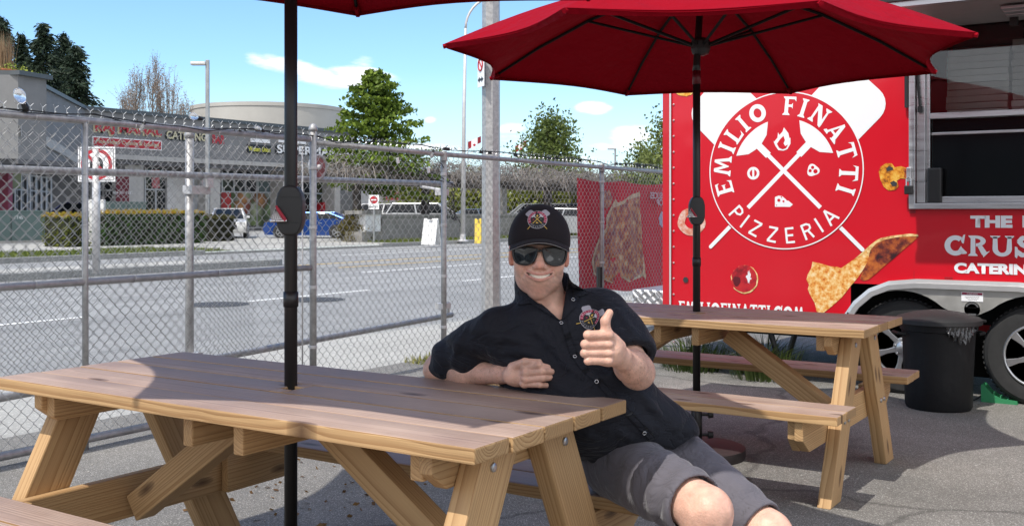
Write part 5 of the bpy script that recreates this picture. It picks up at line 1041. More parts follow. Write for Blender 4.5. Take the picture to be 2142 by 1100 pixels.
# printed food
def food_mat(name, cols, scale, bump=.0, rim=None):
    m, nt, b = nodes_of(name); N = nt.nodes.new; L = nt.links.new; tc = N('ShaderNodeTexCoord'); n = N('ShaderNodeTexNoise'); n.inputs['Scale'].default_value = scale; n.inputs['Detail'].default_value = 5; n.inputs['Roughness'].default_value = .65; L(tc.outputs['Object'], n.inputs['Vector'])
    cr = N('ShaderNodeValToRGB'); cr.color_ramp.elements[0].position = .32; cr.color_ramp.elements[0].color = (*cols[0], 1); cr.color_ramp.elements[1].position = .68; cr.color_ramp.elements[1].color = (*cols[-1], 1)
    for i, c in enumerate(cols[1:-1]): e = cr.color_ramp.elements.new(.32+.36*(i+1)/(len(cols)-1)); e.color = (*c, 1)
    L(n.outputs[0], cr.inputs[0]); L(cr.outputs[0], b.inputs['Base Color']); b.inputs['Roughness'].default_value = .4; MATS[name] = m; return m
M_cheese = food_mat('print_cheese', [(.45, .08, .01), (.72, .30, .05), (.80, .52, .20), (.85, .68, .42)], 30); M_crustb = food_mat('print_crust_dark', [(.03, .008, .01), (.16, .025, .015), (.42, .10, .02), (.55, .17, .03)], 14)
M_crust = food_mat('print_crust_edge', [(.35, .14, .04), (.75, .50, .20), (.85, .66, .36)], 30); M_tom = food_mat('print_tomato', [(.16, .004, .01), (.45, .01, .02), (.50, .02, .02), (.70, .30, .28)], 9); M_mush = food_mat('print_mushroom', [(.12, .03, .005), (.62, .22, .01), (.75, .42, .06), (.72, .55, .2)], 16); M_onion = food_mat('print_onion', [(.50, .12, .05), (.62, .30, .22), (.72, .62, .55)], 26)
def print_poly(name, pxs, mat, lift=.004, parent=tr):
    mb = MB(); pts = [tp(x, y) for x, y in pxs]; c = sum(pts, Vector())/len(pts); f = (Vector((c.x, YT-lift, c.z)), Vector((1, 0, 0)), AZ, Vector((0, -1, 0))); flat(mb, [(p.x-c.x, p.z-c.z) for p in pts], f); return mb.obj(name, mat, parent, fixn=False)
Z5 = lambda pts: [(1660+x/5.5, 470+y/5.5) for x, y in pts]
print_poly('pizza_slice_print', Z5([(220, 425), (330, 450), (420, 478), (500, 482), (545, 500), (600, 465), (700, 395), (800, 310), (880, 235), (960, 175), (1050, 145), (1130, 140), (1090, 185), (1000, 215), (900, 280), (870, 350), (860, 420), (800, 520), (740, 610), (670, 690), (560, 830), (450, 930), (350, 1010), (300, 1025), (265, 990), (245, 900), (190, 800), (165, 740), (180, 690), (150, 630), (165, 570), (205, 500)]), M_cheese)
print_poly('crust_underside_print', Z5([(1130, 145), (1220, 130), (1340, 108), (1430, 118), (1440, 135), (1370, 200), (1260, 290), (1150, 390), (1050, 470), (950, 560), (870, 625), (810, 645), (765, 620), (800, 520), (850, 430), (870, 350), (890, 290), (960, 210)]), M_crustb, .0048)
print_poly('crust_edge_print', Z5([(700, 395), (800, 310), (900, 220), (1000, 155), (1130, 128), (1340, 103), (1430, 112), (1440, 132), (1220, 140), (1050, 170), (950, 215), (895, 280), (860, 350), (840, 350), (880, 260), (800, 335)]), M_crust, .0056)
def blob(px, py, rx, ry, n=28, j=.03, seed=0):
    rg = np.random.default_rng(seed); return [(px+rx*(1+j*rg.normal())*math.cos(a), py+ry*(1+j*rg.normal())*math.sin(a)) for a in np.linspace(0, 6.283, n+1)[:-1]]
print_poly('tomato_rim_print', blob(1558, 584, 28, 30, seed=1), M_crust); print_poly('tomato_print', blob(1557, 583, 26.5, 28.5, seed=2), M_tom, .005)
print_poly('tomato_shine_print', blob(1567, 578, 5, 10, j=.3, seed=9), M_pgrey, .0056); print_poly('tomato_dark_print', blob(1541, 588, 8, 11, j=.15, seed=11), MAT('tomato_dark', (.10, .003, .01), .4), .0056)
def ringp(px, py, r0, r1, mat, name, lift=.004):
    mb = MB(); n = 40; vs = []; 
    for i in range(n):
        a = 2*math.pi*i/n
        for r in (r0, r1): p = tp(px+r*math.cos(a)*(1+.03*math.sin(5*a)), py+r*math.sin(a)); vs.append((p.x, YT-lift, p.z))
    mb.add(vs, [(2*i, 2*i+1, (2*i+3) % (2*n), (2*i+2) % (2*n)) for i in range(n)]); mb.obj(name, mat, tr, fixn=False)
ringp(1447, 464, 14, 29, M_onion, 'onion_ring_print')
Zc = lambda pts: [(1780+x/2.392, y/2.392) for x, y in pts]
print_poly('mushroom_print', Zc([(140, 860), (150, 835), (175, 818), (205, 818), (220, 838), (250, 832), (275, 840), (282, 870), (278, 895), (250, 893), (230, 905), (240, 930), (225, 950), (190, 955), (165, 935), (148, 900)]), M_mush)
print_poly('mushroom_hollow_print', Zc([(176, 845), (190, 832), (210, 838), (212, 850), (196, 856), (182, 858)]), M_dark, .0048); print_poly('mushroom_hollow_print', Zc([(196, 915), (214, 905), (232, 915), (230, 930), (210, 934)]), M_dark, .0048); print_poly('mushroom_stalk_shadow_print', Zc([(262, 840), (276, 846), (281, 868), (276, 892), (264, 890), (270, 866)]), M_crustb, .0048)
print_poly('mushroom_print', blob(1432, 186, 22, 16, seed=5), M_mush)
MB().b2((tp(1912, 575).x-.0, YT-.003, .80), (tp(1912, 575).x+.001, YT-.001, .86)).obj('panel_mark', M_dark, tr)
for (x, y0, y1) in ((1976, 579, 583), (1976, 586, 594)):
    p, q = tp(x, y0), tp(x+17, y1); MB().b2((p.x, YT-.004, q.z), (q.x, YT-.001, p.z)).obj('red_tape', MAT('tape_red', (.30, .004, .01), .5), tr)
for (x, y0, y1) in ((1899, 415, 425), (1902, 438, 446)):
    p, q = tp(x, y0), tp(x+13, y1); MB().b2((p.x, YT-.004, q.z), (q.x, YT-.001, p.z)).obj('red_tape', MATS['tape_red'], tr)
# ---------------- fender with two wheel cut-outs
wx = [-1.72, -.88]; wz = .325; Rt = .335; RA = .40
def fender():
    out = [(-2.11, .50), (-2.03, .62), (-1.93, .71), (-1.80, .765), (-1.62, .785), (-1.3, .785), (-.98, .785), (-.80, .765), (-.67, .71), (-.57, .62), (-.49, .50)]
    def arc(cx, a0, a1, n=14): return [(cx+RA*1.0*math.cos(R(a)), wz+RA*math.sin(R(a))) for a in np.linspace(a0, a1, n)]
    inn = [(-2.055, .50)]+[(x, z) for x, z in arc(-1.72, 152, 48)]+[(-1.36, .575), (-1.3, .565), (-1.24, .575)]+arc(-.88, 132, 28)+[(-.545, .50)]
    # fill between outer lip and cut-outs as columns of quads
    def interp(poly, x):
        for (x0, z0), (x1, z1) in zip(poly[:-1], poly[1:]):
            if x0 <= x <= x1: return z0+(z1-z0)*(x-x0)/max(1e-6, x1-x0)
        return poly[-1][1]
    xs = sorted(set([round(v, 4) for v in list(np.linspace(-2.055, -.545, 90))])); mb = MB(); vs = []
    for x in xs: vs += [(x, YT-.022, interp(out, x)), (x, YT-.022, min(interp(inn, x), interp(out, x)-.012))]
    mb.add(vs, [(2*i, 2*i+1, 2*i+3, 2*i+2) for i in range(len(xs)-1)]); o = mb.obj('fender_skirt', M_fend, tr, fixn=False)
    mb = MB(); vs = []
    for i, (x, z) in enumerate(out):
        a = Vector(out[max(0, i-1)]); b = Vector(out[min(len(out)-1, i+1)]); t = (b-a).normalized(); nn = Vector((-t.y, t.x)); p = Vector((x, z)); p0, p1, p2 = p+nn*.022, p-nn*.004, p-nn*.038
        vs += [(p0.x, YT-.004, p0.y), (p0.x, YT-.024, p0.y), (p1.x, YT-.030, p1.y), (p1.x, YT-.05, p1.y), (p2.x, YT-.05, p2.y), (p2.x, YT-.022, p2.y)]
    fs = []
    for i in range(len(out)-1):
        for k in range(5): fs.append((6*i+k, 6*i+k+1, 6*(i+1)+k+1, 6*(i+1)+k))
    mb.add(vs, fs); mb.obj('fender_lip', MAT('bright_trim', (.66, .66, .65), .3, .7, var=.06), tr)
    bolt = MB().lathe([(0, -.006), (.007, -.005), (.009, 0)], 8, axis='Y').mesh('bolt'); bolt.materials.append(M_dark)
    for (px, py) in ((1809, 624), (1853, 603), (1909.5, 594.7), (1971, 596.8), (2034.6, 599.1), (2103, 601.1), (1774, 655)):
        o = bpy.data.objects.new('bolt', bolt); COL.objects.link(o); o.parent = tr; p = PY(px, py, YT-.024); o.location = (p.x, YT-.026, p.z)
fender()
p = tp(2035, 620); MB().box((p.x, YT-.0245, p.z), (.135, .003, .062)).obj('warning_sticker', M_whiteS, tr); MB().box((p.x, YT-.0272, p.z+.02), (.125, .002, .014)).obj('sticker_band', MAT('maroon_ink', (.30, .01, .05), .5), tr)
place_text('WARNING', (p.x, YT-.0290, p.z+.02), (1, 0, 0), AZ, height=.010, mat=M_whiteS, parent=tr)
for k, t in enumerate(('SHOULD BE MADE AFTER', 'FIRST 50 MILES DRIVEN', 'TORQUE TO FT LBS')): place_text(t, (p.x, YT-.0270, p.z-.001-.010*k), (1, 0, 0), AZ, height=.0055, mat=M_blk, parent=tr)
p = tp(2035, 645.5); MB().lathe([(.05, -.003), (.05, .0), (0, -.0)], 28, (p.x, YT-.0235, p.z), axis='Y').obj('round_sticker', M_whiteS, tr); MB().lathe([(0, -.0005), (.05, -.0005)], 28, (p.x, YT-.0262, p.z), axis='Y').obj('round_sticker_face', M_whiteS, tr)
mb = MB(); f0 = (Vector((p.x, YT-.029, p.z)), Vector((1, 0, 0)), AZ, Vector((0, -1, 0))); stroke(mb, [(.039*math.sin(a), .039*math.cos(a)) for a in np.linspace(R(-70), R(70), 15)], .011, f0); mb.obj('sticker_arc', MAT('grey_ink', (.10, .10, .10), .5), tr, fixn=False)
MB().box((p.x, YT-.0285, p.z-.036), (.05, .002, .011)).obj('sticker_bar', MATS['grey_ink'], tr); place_text('EQUAL TIRES', (p.x, YT-.0285, p.z+.008), (1, 0, 0), AZ, height=.007, mat=M_blk, parent=tr)
# ---------------- wheels
def wheel(x):
    w = MB().lathe([(.205, -.11), (.24, -.118), (.30, -.115), (.322, -.10), (Rt, -.07), (Rt, .07), (.322, .10), (.24, .115), (.2, .1)], 48, (x, YT+.16, wz), axis='Y').obj('wheel', M_tyre, tr, smooth=True); auto_smooth(w, 30)
    mb = MB()
    for k in range(60):
        a = 2*math.pi*k/60; mb.box((x+(Rt+.0)*math.cos(a), YT+.16, wz+(Rt)*math.sin(a)), (.012, .15, .016), Matrix.Rotation(-a, 3, 'Y'))
    mb.obj('tread', M_tyre, w)
    yb = YT+.05; mb = MB(); mb.lathe([(.212, -.0), (.205, -.012), (.195, -.010), (.185, .02), (.180, .10)], 48, (x, yb, wz), axis='Y'); o = mb.obj('rim', M_alu, w, smooth=True)
    mb = MB(); mb.lathe([(.18, .10), (0, .10)], 32, (x, yb, wz), axis='Y'); mb.obj('brake_recess', MATS['underbody'], w)
    for k in range(6):
        a = 2*math.pi*k/6+.3; rot = Matrix.Rotation(-a, 3, 'Y'); mb = MB(); pr = [(.04, -.020), (.12, -.016), (.195, -.028), (.195, .028), (.12, .016), (.04, .020)]
        A = Vector((math.cos(a), 0, math.sin(a))); B = Vector((-math.sin(a), 0, math.cos(a))); mb.prism(pr, -.012, .018, (Vector((x, yb+.008, wz)), A, B, Vector((0, -1, 0)))); mb.obj('spoke', M_alu, w, bevel=.004)
    mb = MB(); mb.lathe([(.075, .02), (.07, -.008), (.045, -.012), (.043, -.03), (.034, -.036), (0, -.038)], 24, (x, yb, wz), axis='Y'); o = mb.obj('hub_cap', M_alu, w); auto_smooth(o, 35)
    for k in range(6):
        a = 2*math.pi*(k+.5)/6+.3; MB().lathe([(.009, .0), (.009, -.016), (.005, -.02), (0, -.02)], 8, (x+.058*math.cos(a), yb-.006, wz+.058*math.sin(a)), axis='Y').obj('lug_nut', M_alum, w)
for x in wx: wheel(x)
# ---------------- serving window
XL = WX0
win = MB(); f = .045
def frame_bar(x0, x1, z0, z1, y0=-.03, y1=.03, name='window_frame', mat=M_alum, bevel=.004): return MB().b2((x0, YT+y0, z0), (x1, YT+y1, z1)).obj(name, mat, tr, bevel=bevel)
frame_bar(XL-.04, XL+.0, WZ0-.04, WZ1+.03, -.035, -.001); frame_bar(XL-.0, WX1, WZ0-.04, WZ0+.0, -.05, .0); frame_bar(XL, WX1, WZ1, WZ1+.04, -.035, -.001); frame_bar(XL+.003, XL+.06, WZ0+.003, WZ1-.003, .002, .06); frame_bar(XL+.06, XL+.085, WZ0+.003, WZ1-.003, .03, .06)
zm = PY(1939, 242, YT+.05).z
frame_bar(XL+.085, WX1, zm-.028, zm+.012, .02, .06, 'mid_rail'); frame_bar(XL+.085, WX1, WZ0+.003, WZ0+.045, .0, .10, 'sill'); zs2 = PY(1939, 280, YT+.05).z; frame_bar(XL+.085, WX1, zs2-.012, zs2+.008, .07, .09, 'sash_rail')
for x in (-.72,): frame_bar(x-.015, x+.015, WZ0+.05, zm-.03, .065, .085, 'sash_stile')
M_pane = MAT('window_pane', (.9, .92, .92), .02, spec=.6)
m = M_pane; b = m.node_tree.nodes['Principled BSDF']; b.inputs['Transmission Weight'].default_value = 1.0; b.inputs['IOR'].default_value = 1.45
MB().b2((XL+.085, YT+.036, zm+.013), (WX1, YT+.040, WZ1-.003)).obj('upper_pane', M_pane, tr)
MB().b2((XL+.085, YT+.076, WZ0+.046), (WX1, YT+.080, zm-.03)).obj('lower_pane', MAT('tinted_pane', (.006, .006, .007), .08, spec=.35), tr)
mb = MB(); mb.b2((XL, YT+1.3, WZ0-.3), (WX1, YT+1.35, WZ1+.1)); mb.b2((XL-.3, YT+.1, WZ0-.35), (WX1, YT+1.3, WZ0-.3)); mb.b2((XL-.3, YT+.1, WZ1+.08), (WX1, YT+1.3, WZ1+.12)); mb.b2((XL-.3, YT+.07, WZ0-.3), (XL-.25, YT+1.3, WZ1+.1)); mb.obj('interior', MAT('interior_grey', (.05, .045, .045), .7), tr)
MB().b2((XL-.24, YT+.35, zm-.06), (WX1, YT+.85, zm-.035)).obj('shelf', M_alum, tr)
o = MB().b2((XL+.075, YT-.02, WZ0+.0), (XL+.17, YT+.03, WZ0+.24)).obj('black_speaker', M_blk, tr, bevel=.012)
# stacked pizza boxes behind the upper glass
M_card = MAT('box_card', (.28, .26, .23), .8, var=.1, vscale=3); M_cardw = MAT('box_card_pale', (.42, .41, .38), .7, var=.08)
bx = MB().box((0, 0, 0), (.40, .40, .043)).mesh('pizza_box', bevel=.003); bx.materials.append(M_card); bxw = MB().box((0, 0, 0), (.40, .40, .043)).mesh('pizza_box', bevel=.003); bxw.materials.append(M_cardw)
rg = random.Random(4); names = ['first stack from the window frame', 'second stack from the window frame', 'third stack from the window frame', 'fourth stack, cut by the photo edge']
for s, nb in enumerate((11, 12, 10, 11)):
    root = empty('pizza_box_stack', (XL+.33+s*.425, YT+.56, zm-.035), 0, 'pizza boxes stacked behind the upper pane, '+names[s], 'pizza boxes', 'stacked pizza boxes behind the glass')
    for k in range(nb):
        o = bpy.data.objects.new('pizza_box', bxw if (s == 0 and k > 5) or rg.random() < .12 else bx); COL.objects.link(o); o.parent = root; o.location = (rg.uniform(-.006, .006), rg.uniform(-.012, .012), .023+.0465*k); o.rotation_euler = (0, 0, rg.uniform(-.02, .02))
# ---------------- raised awning hatch over the window
hl = .95; hz = 2.515
hatch = MB(); hatch.b2((XL-.02, YT-hl, hz), (WX1+.05, YT-.006, hz+.045)); o = hatch.obj('awning_hatch', MAT('hatch_metal', (.30, .285, .28), .42, .35, var=.08), tr, bevel=.006)
mb = MB(); mb.b2((XL-.04, YT-hl-.02, hz-.012), (WX1+.05, YT-hl+.03, hz+.055)); mb.b2((XL-.045, YT-hl+.03, hz-.012), (XL+.0, YT-.01, hz+.055)); mb.obj('hatch_edge', M_alum, o)
MB().b2((XL-.06, YT-hl-.045, hz+.02), (WX1+.05, YT-hl-.021, hz+.07)).obj('rubber_seal', M_blk, o)
for k in range(3): MB().b2((-1.0, YT-hl*.70+k*.10, hz-.03-.004*k), (WX1, YT-hl*.70+k*.10+.085, hz-.013)).obj('folded_shelf_slat', M_alum, o, bevel=.004)
MB().b2((-1.0, YT-hl*.32, hz-.075), (-.955, YT-hl*.26, hz-.013)).obj('latch', M_blk, o)
for k, x in enumerate((XL-.055,)):
    root_ = MB(); root_.tube([(x, YT-.03, 1.98), (x, YT-.035, 2.28)], .014, 8); root_.tube([(x, YT-.035, 2.28), (x+.0, YT-.10, 2.50)], .006, 6); root_.obj('gas_strut', M_blk, tr)
mb = MB(); mb.tube([(XL+.03, YT-.02, 1.98), (XL-.01, YT-.035, 2.5)], .008, 8); mb.box((XL+.032, YT-.02, 1.965), (.03, .03, .04)); mb.obj('gas_strut', M_blk, tr)
p = PY(1905, 372, YT); MB().box((XL-.035, YT-.045, p.z+.02), (.03, .03, .10)).obj('latch', M_alum, tr, bevel=.004); MB().box((XL-.035, YT-.06, p.z-.085), (.055, .03, .06)).obj('padlock', M_blk, tr, bevel=.006); mb = MB(); mb.tube([(XL-.05, YT-.06, p.z-.055), (XL-.05, YT-.06, p.z-.01), (XL-.035, YT-.06, p.z+.005), (XL-.02, YT-.06, p.z-.01), (XL-.02, YT-.06, p.z-.055)], .005, 6); mb.obj('shackle', M_alum, tr)
# tongue box with tread plate and jack
def tread_mat():
    m, nt, b = nodes_of('tread_plate'); N = nt.nodes.new; L = nt.links.new; tc = N('ShaderNodeTexCoord'); b.inputs['Metallic'].default_value = .8; b.inputs['Roughness'].default_value = .35; b.inputs['Base Color'].default_value = (.6, .6, .6, 1)
    w1 = N('ShaderNodeTexWave'); w1.inputs['Scale'].default_value = 9; w1.bands_direction = 'DIAGONAL'; L(tc.outputs['Object'], w1.inputs[0]); bp = N('ShaderNodeBump'); bp.inputs['Distance'].default_value = .01; L(w1.outputs[0], bp.inputs['Height']); L(bp.outputs[0], b.inputs['Normal']); MATS['tread_plate'] = m; return m
M_tread = tread_mat()
tb = MB().b2((X0-.46, YT+.35, .42), (X0-.015, YT+1.9, .62)).obj('tongue_box', M_tread, tr, bevel=.01)
lug = MB().box((0, 0, 0), (.05, .005, .013)).mesh('tread_lug', bevel=.002); lug.materials.append(M_alum)
n = 0
for i in range(9):
    for k in range(4):
        o = bpy.data.objects.new('tread_lug', lug); COL.objects.link(o); o.parent = tb; o.location = (X0-.43+i*.047+(.02 if k % 2 else 0), YT+.347, .45+k*.045); o.rotation_euler = (0, R(45) if (i+k) % 2 else R(-45), 0)
MB().tube([(X0-.4, YT+.9, .40), (X0-1.3, YT+1.15, .40)], .04, 6).obj('tongue_bar', M_blk, tr); MB().tube([(X0-.4, YT+1.4, .40), (X0-1.3, YT+1.15, .40)], .04, 6).obj('tongue_bar', M_blk, tr); MB().tube([(X0-1.2, YT+1.15, 0), (X0-1.2, YT+1.15, .75)], .03, 8).obj('jack', M_blk, tr)
mb = MB(); a = PY(1655, 700, YT+.5); mb.tube([(a.x-.12, YT+.3, .42), (a.x, YT+.3, .03)], .022, 6); mb.tube([(a.x+.12, YT+.3, .42), (a.x, YT+.3, .03)], .022, 6); mb.box((a.x, YT+.3, .02), (.15, .1, .03)); mb.obj('stabiliser_leg', M_blk, tr)
# ---------------- bin, chock, weeds by the trailer
def bin_():
    cx, cy = at_d(1963, 6.86).x, at_d(1963, 6.86).y; root = empty('rubbish_bin', (cx, cy, 0), 0, 'black plastic rubbish bin with a domed lid standing in front of the trailer wheels', 'bin')
    M_pl = MAT('bin_plastic', (.008, .008, .009), .6, spec=.3, var=.2, vscale=6, bump=.002, bscale=25)
    mb = MB(); n = 48; prof = [(.195, 0), (.205, .02), (.21, .2), (.222, .45), (.226, .50), (.236, .505), (.24, .545), (.235, .55), (.22, .55)]
    vs = []; fs = []
    for (r, z) in prof:
        for k in range(n):
            a = 2*math.pi*k/n; rib = .006*(1 if (k % 8) < 2 else 0)*(1 if .05 < z < .46 else 0); vs.append(((r-rib)*math.cos(a), (r-rib)*math.sin(a), z))
    for i in range(len(prof)-1):
        for k in range(n): fs.append((i*n+k, i*n+(k+1) % n, (i+1)*n+(k+1) % n, (i+1)*n+k))
    fs.append(tuple(reversed(range(n)))); mb.add(vs, fs); o = mb.obj('bin_body', M_pl, root); auto_smooth(o, 35)
    mb = MB(); mb.lathe([(.262, .545), (.266, .55), (.264, .575), (.25, .588), (.16, .615), (.06, .63), (0, .632)], 48); o = mb.obj('lid', MAT('lid_plastic', (.022, .022, .023), .6, spec=.35, var=.12, vscale=8), root); auto_smooth(o, 30)
    for sgn in (-1, 1): MB().box((sgn*.262*CT, sgn*.262*ST, .562), (.06, .10, .018), Matrix.Rotation(TH, 3, 'Z')).obj('lid_handle', M_pl, root, bevel=.006)
    for sgn in (-1, 1):
        c = Vector((sgn*CT, sgn*ST, 0)); t = Vector((-ST, CT, 0)); mb = MB(); mb.tube([c*.235+t*.06+Vector((0, 0, .48)), c*.275+t*.05+Vector((0, 0, .485)), c*.275-t*.05+Vector((0, 0, .485)), c*.235-t*.06+Vector((0, 0, .48))], .012, 6); mb.obj('side_handle', M_pl, root)
    # bin liner showing under the lid
    rng = np.random.default_rng(2); vs = []; fs = []; na, nz = 44, 7
    for i in range(na):
        a = math.atan2(-CT, ST)+R(-12)+R(52)*i/(na-1); env = math.sin(math.pi*i/(na-1)); drop = (.055+.05*math.sin(i*.45)**2)*env**.5+.012
        for k in range(nz): u = k/(nz-1); r = .243+.012*math.sin(i*1.1+k*.9)*u+.006*rng.normal()*u; vs.append((r*math.cos(a), r*math.sin(a), .548-drop*u))
    for i in range(na-1):
        for k in range(nz-1): fs.append((i*nz+k, (i+1)*nz+k, (i+1)*nz+k+1, i*nz+k+1))
    mb = MB(); mb.add(vs, fs); mb.obj('bin_liner', MAT('liner', (.02, .02, .022), .16, spec=.9), root, fixn=False, smooth=True)
bin_()
def chock():
    p = G(2086, 852); root = empty('wheel_chock', (wx[1]-.20, YT+.03, 0), 0, 'green plastic wheel chock wedged under the right trailer tyre', 'wheel chock'); root.scale = (.82, .82, .82); m = MAT('chock_green', (.03, .22, .09), .45)
    pr = [(-.17, 0), (.10, 0), (.10, .03), (-.02, .04), (-.09, .075), (-.15, .14), (-.17, .14)]; fr = lambda y: (Vector((0, y, 0)), Vector((1, 0, 0)), AZ, Vector((0, -1, 0)))
    MB().prism(pr, -.004, .004, fr(0)).obj('side_plate', m, root); MB().prism(pr, -.004, .004, fr(.13)).obj('side_plate', m, root); MB().b2((-.17, .0045, 0), (-.16, .1255, .14)).obj('end_plate', m, root); MB().b2((-.16, .0045, .0), (.10, .1255, .008)).obj('base', m, root)
    for k in range(4): MB().b2((-.13+k*.05, .005, .008), (-.122+k*.05, .125, .11-.025*k)).obj('rib', m, root)
    mb = MB(); mb.tube([(-.165, .02, .05), (-.22, .0, .01), (-.27, -.01, .006), (-.30, .01, .008), (-.27, .03, .01)], .008, 6); mb.obj('cord', M_blk, root)
chock()
a = PY(1450, 735, YT+.35); weed('weeds', (a.x, a.y, 0), .26, 420, .24, 3, 'dark tuft of grass under the left end of the trailer', (.04, .07, .015), (.12, .17, .05)); a = PY(1600, 740, YT+.25); weed('weeds', (a.x, a.y, 0), .26, 420, .30, 4, 'taller grass tuft growing under the middle of the trailer', (.05, .08, .02), (.18, .24, .07))

# plain building added unseen behind the camera for the glass and lenses to mirror
rear = empty('added_rear_building', (0, -30, 0), 0, 'plain brown building added out of view behind the camera for glass reflections', 'building')
M_rear = MAT('rear_render', (.30, .26, .23), .85, var=.3, vscale=.6); MB().b2((-34, -8, 0), (30, 0, 4.6)).obj('wall', M_rear, rear); MB().b2((-34.2, -8.2, 4.6), (30.2, .3, 4.9)).obj('roof', M_cap, rear)
for k in range(11): MB().b2((-31+k*5.6, .01, .9), (-28+k*5.6, .04, 3.4)).obj('window', M_glass, rear)
# ================================================================== PICNIC TABLES
M_wstain = wood_mat('stained_cedar', (.46, .28, .19), (.26, .13, .085), (.31, .215, .175), (.50, .39, .325), 120)
M_wraw = wood_mat('raw_cedar', (.50, .32, .155), (.26, .13, .05), None, None, 110, 1.0)
M_bolt = MAT('bolt_zinc', (.45, .45, .45), .35, .9)
def plank(name, L_, Wd, T, parent, loc, X, Y, mats, top=True, poly=None, bev=.005):
    """timber with its length on local X, width on local Y, thickness on local Z"""
    X = Vector(X).normalized(); Z = X.cross(Vector(Y)).normalized(); Yv = Z.cross(X)
    if poly is None: poly = [(-L_/2, -Wd/2), (L_/2, -Wd/2), (L_/2, Wd/2), (-L_/2, Wd/2)]
    me = MB().prism(poly, -T/2, T/2).mesh(name, bev, True, 2)
    for m in mats: me.materials.append(m)
    if top and len(mats) > 1:
        for p in me.polygons: p.material_index = 1 if p.normal.z > .6 else 0
    o = bpy.data.objects.new(name, me); COL.objects.link(o); o.parent = parent
    M = Matrix((( X.x, Yv.x, Z.x, loc[0]), (X.y, Yv.y, Z.y, loc[1]), (X.z, Yv.z, Z.z, loc[2]), (0, 0, 0, 1))); o.matrix_local = M; return o
def picnic_table(cx, cy, label, seed):
    """origin on the ground under the middle; long axis along X"""
    rg = random.Random(seed); root = empty('picnic_table', (cx, cy, 0), 0, label, 'picnic table', 'cedar picnic tables'); ST_ = [M_wraw, M_wstain]; RW = [M_wraw]
    L_ = 1.83; w = .140; gap = .0065; T = .038; zt = .75
    for i in range(5):
        y = (i-2)*(w+gap)
        if i == 2:
            for s in (-1, 1): plank('tabletop_board', L_/2-.025, w, T, root, (s*(L_/4+.0125), y, zt-T/2), (1, 0, 0), (0, 1, 0), ST_)
            for s in (-1, 1): plank('tabletop_board', .048, .045, T, root, (0, y+s*.0475, zt-T/2), (1, 0, 0), (0, 1, 0), ST_, bev=.002)
        else: plank('tabletop_board', L_, w, T, root, (rg.uniform(-.004, .004), y, zt-T/2+rg.uniform(-.0012, .0012)), (1, 0, 0), (0, 1, 0), ST_)
    zb = .435
    for s in (-1, 1):
        for k in (0, 1): plank('bench_board', L_, w, T, root, (rg.uniform(-.004, .004), s*(.475+.070+k*(w+gap)), zb-T/2), (1, 0, 0), (0, 1, 0), ST_)
    for s in (-1, 1):
        x = s*(L_/2-.115)
        for sy in (-1, 1):      # legs, slope .5
            ang = math.atan(.5); dirv = Vector((0, sy*math.sin(ang), -math.cos(ang))); hgt = zt-T; Ln = hgt/math.cos(ang); wl = .14; e = wl/2*math.tan(ang)
            poly = [(-Ln/2+e, -wl/2), (Ln/2+e, -wl/2), (Ln/2-e, wl/2), (-Ln/2-e, wl/2)]
            ymid = sy*(.15+.5*(.66-hgt/2)); Yd = Vector((0, math.cos(ang), sy*math.sin(ang)))
            Xv = Vector((0, sy*math.sin(ang), -math.cos(ang))); Zv = Vector((s, 0, 0)); Yv = Zv.cross(Xv)
            # end cuts stay level whichever way the cross product turns
            if Yv.z*1.0 > 0: poly = [(-Ln/2-e, -wl/2), (Ln/2-e, -wl/2), (Ln/2+e, wl/2), (-Ln/2+e, wl/2)]; 
            t_ = [(a, b) for a, b in poly]
            # choose the skew that makes both ends horizontal
            def zof(a, b): return a*Xv.z+b*Yv.z
            if abs(zof(*t_[1])-zof(*t_[2])) > 1e-3: t_ = [(-Ln/2+(e if b < 0 else -e), b) if a < 0 else (Ln/2+(e if b < 0 else -e), b) for a, b in [(-1, -wl/2), (1, -wl/2), (1, wl/2), (-1, wl/2)]]
            if abs(zof(*t_[1])-zof(*t_[2])) > 1e-3: t_ = [(-Ln/2-(e if b < 0 else -e), b) if a < 0 else (Ln/2-(e if b < 0 else -e), b) for a, b in [(-1, -wl/2), (1, -wl/2), (1, wl/2), (-1, wl/2)]]
            lg = plank('leg', Ln, wl, .060, root, (x+s*.0, ymid, hgt/2), Xv, Yv, RW, False, t_)
            for (zz, dd) in ((.66, .02), (.34, -.02), (.34, .04)):
                yy = sy*(.15+.5*(.66-zz))+dd*sy; bo = MB().lathe([(.012, 0), (.011, .004), (.006, .006), (0, .006)], 12, (0, 0, 0), axis='X').obj('bolt', M_bolt, root, loc=(x+s*.031, yy, zz)); bo.scale = (s, 1, 1)
        xi = x-s*.050
        half = .74; ch = .09
        plank('bench_support', half*2, .14, .038, root, (xi, 0, zb-T-.072), (0, 1, 0), (0, 0, 1), RW, False, [(-half, .07), (-half, -.01), (-half+ch, -.07), (half-ch, -.07), (half, -.01), (half, .07)])
        plank('bench_support', .34, .14, .034, root, (xi-s*.0375, .55*1, zb-T-.072), (0, 1, 0), (0, 0, 1), RW, False, [(-.17, -.07), (.11, -.07), (.17, -.01), (.17, .07), (-.17, .07)]); plank('bench_support', .34, .14, .034, root, (xi-s*.0375, -.55, zb-T-.072), (0, 1, 0), (0, 0, 1), RW, False, [(-.11, -.07), (.17, -.07), (.17, .07), (-.17, .07), (-.17, -.01)])
        half = .33
        plank('top_support', half*2, .09, .038, root, (xi, 0, zt-T-.047), (0, 1, 0), (0, 0, 1), RW, False, [(-half, .045), (-half, .0), (-half+.06, -.045), (half-.06, -.045), (half, .0), (half, .045)])
        plank('top_support', half*1.9, .07, .038, root, (xi-s*.039, 0, zt-T-.037), (0, 1, 0), (0, 0, 1), RW, False)
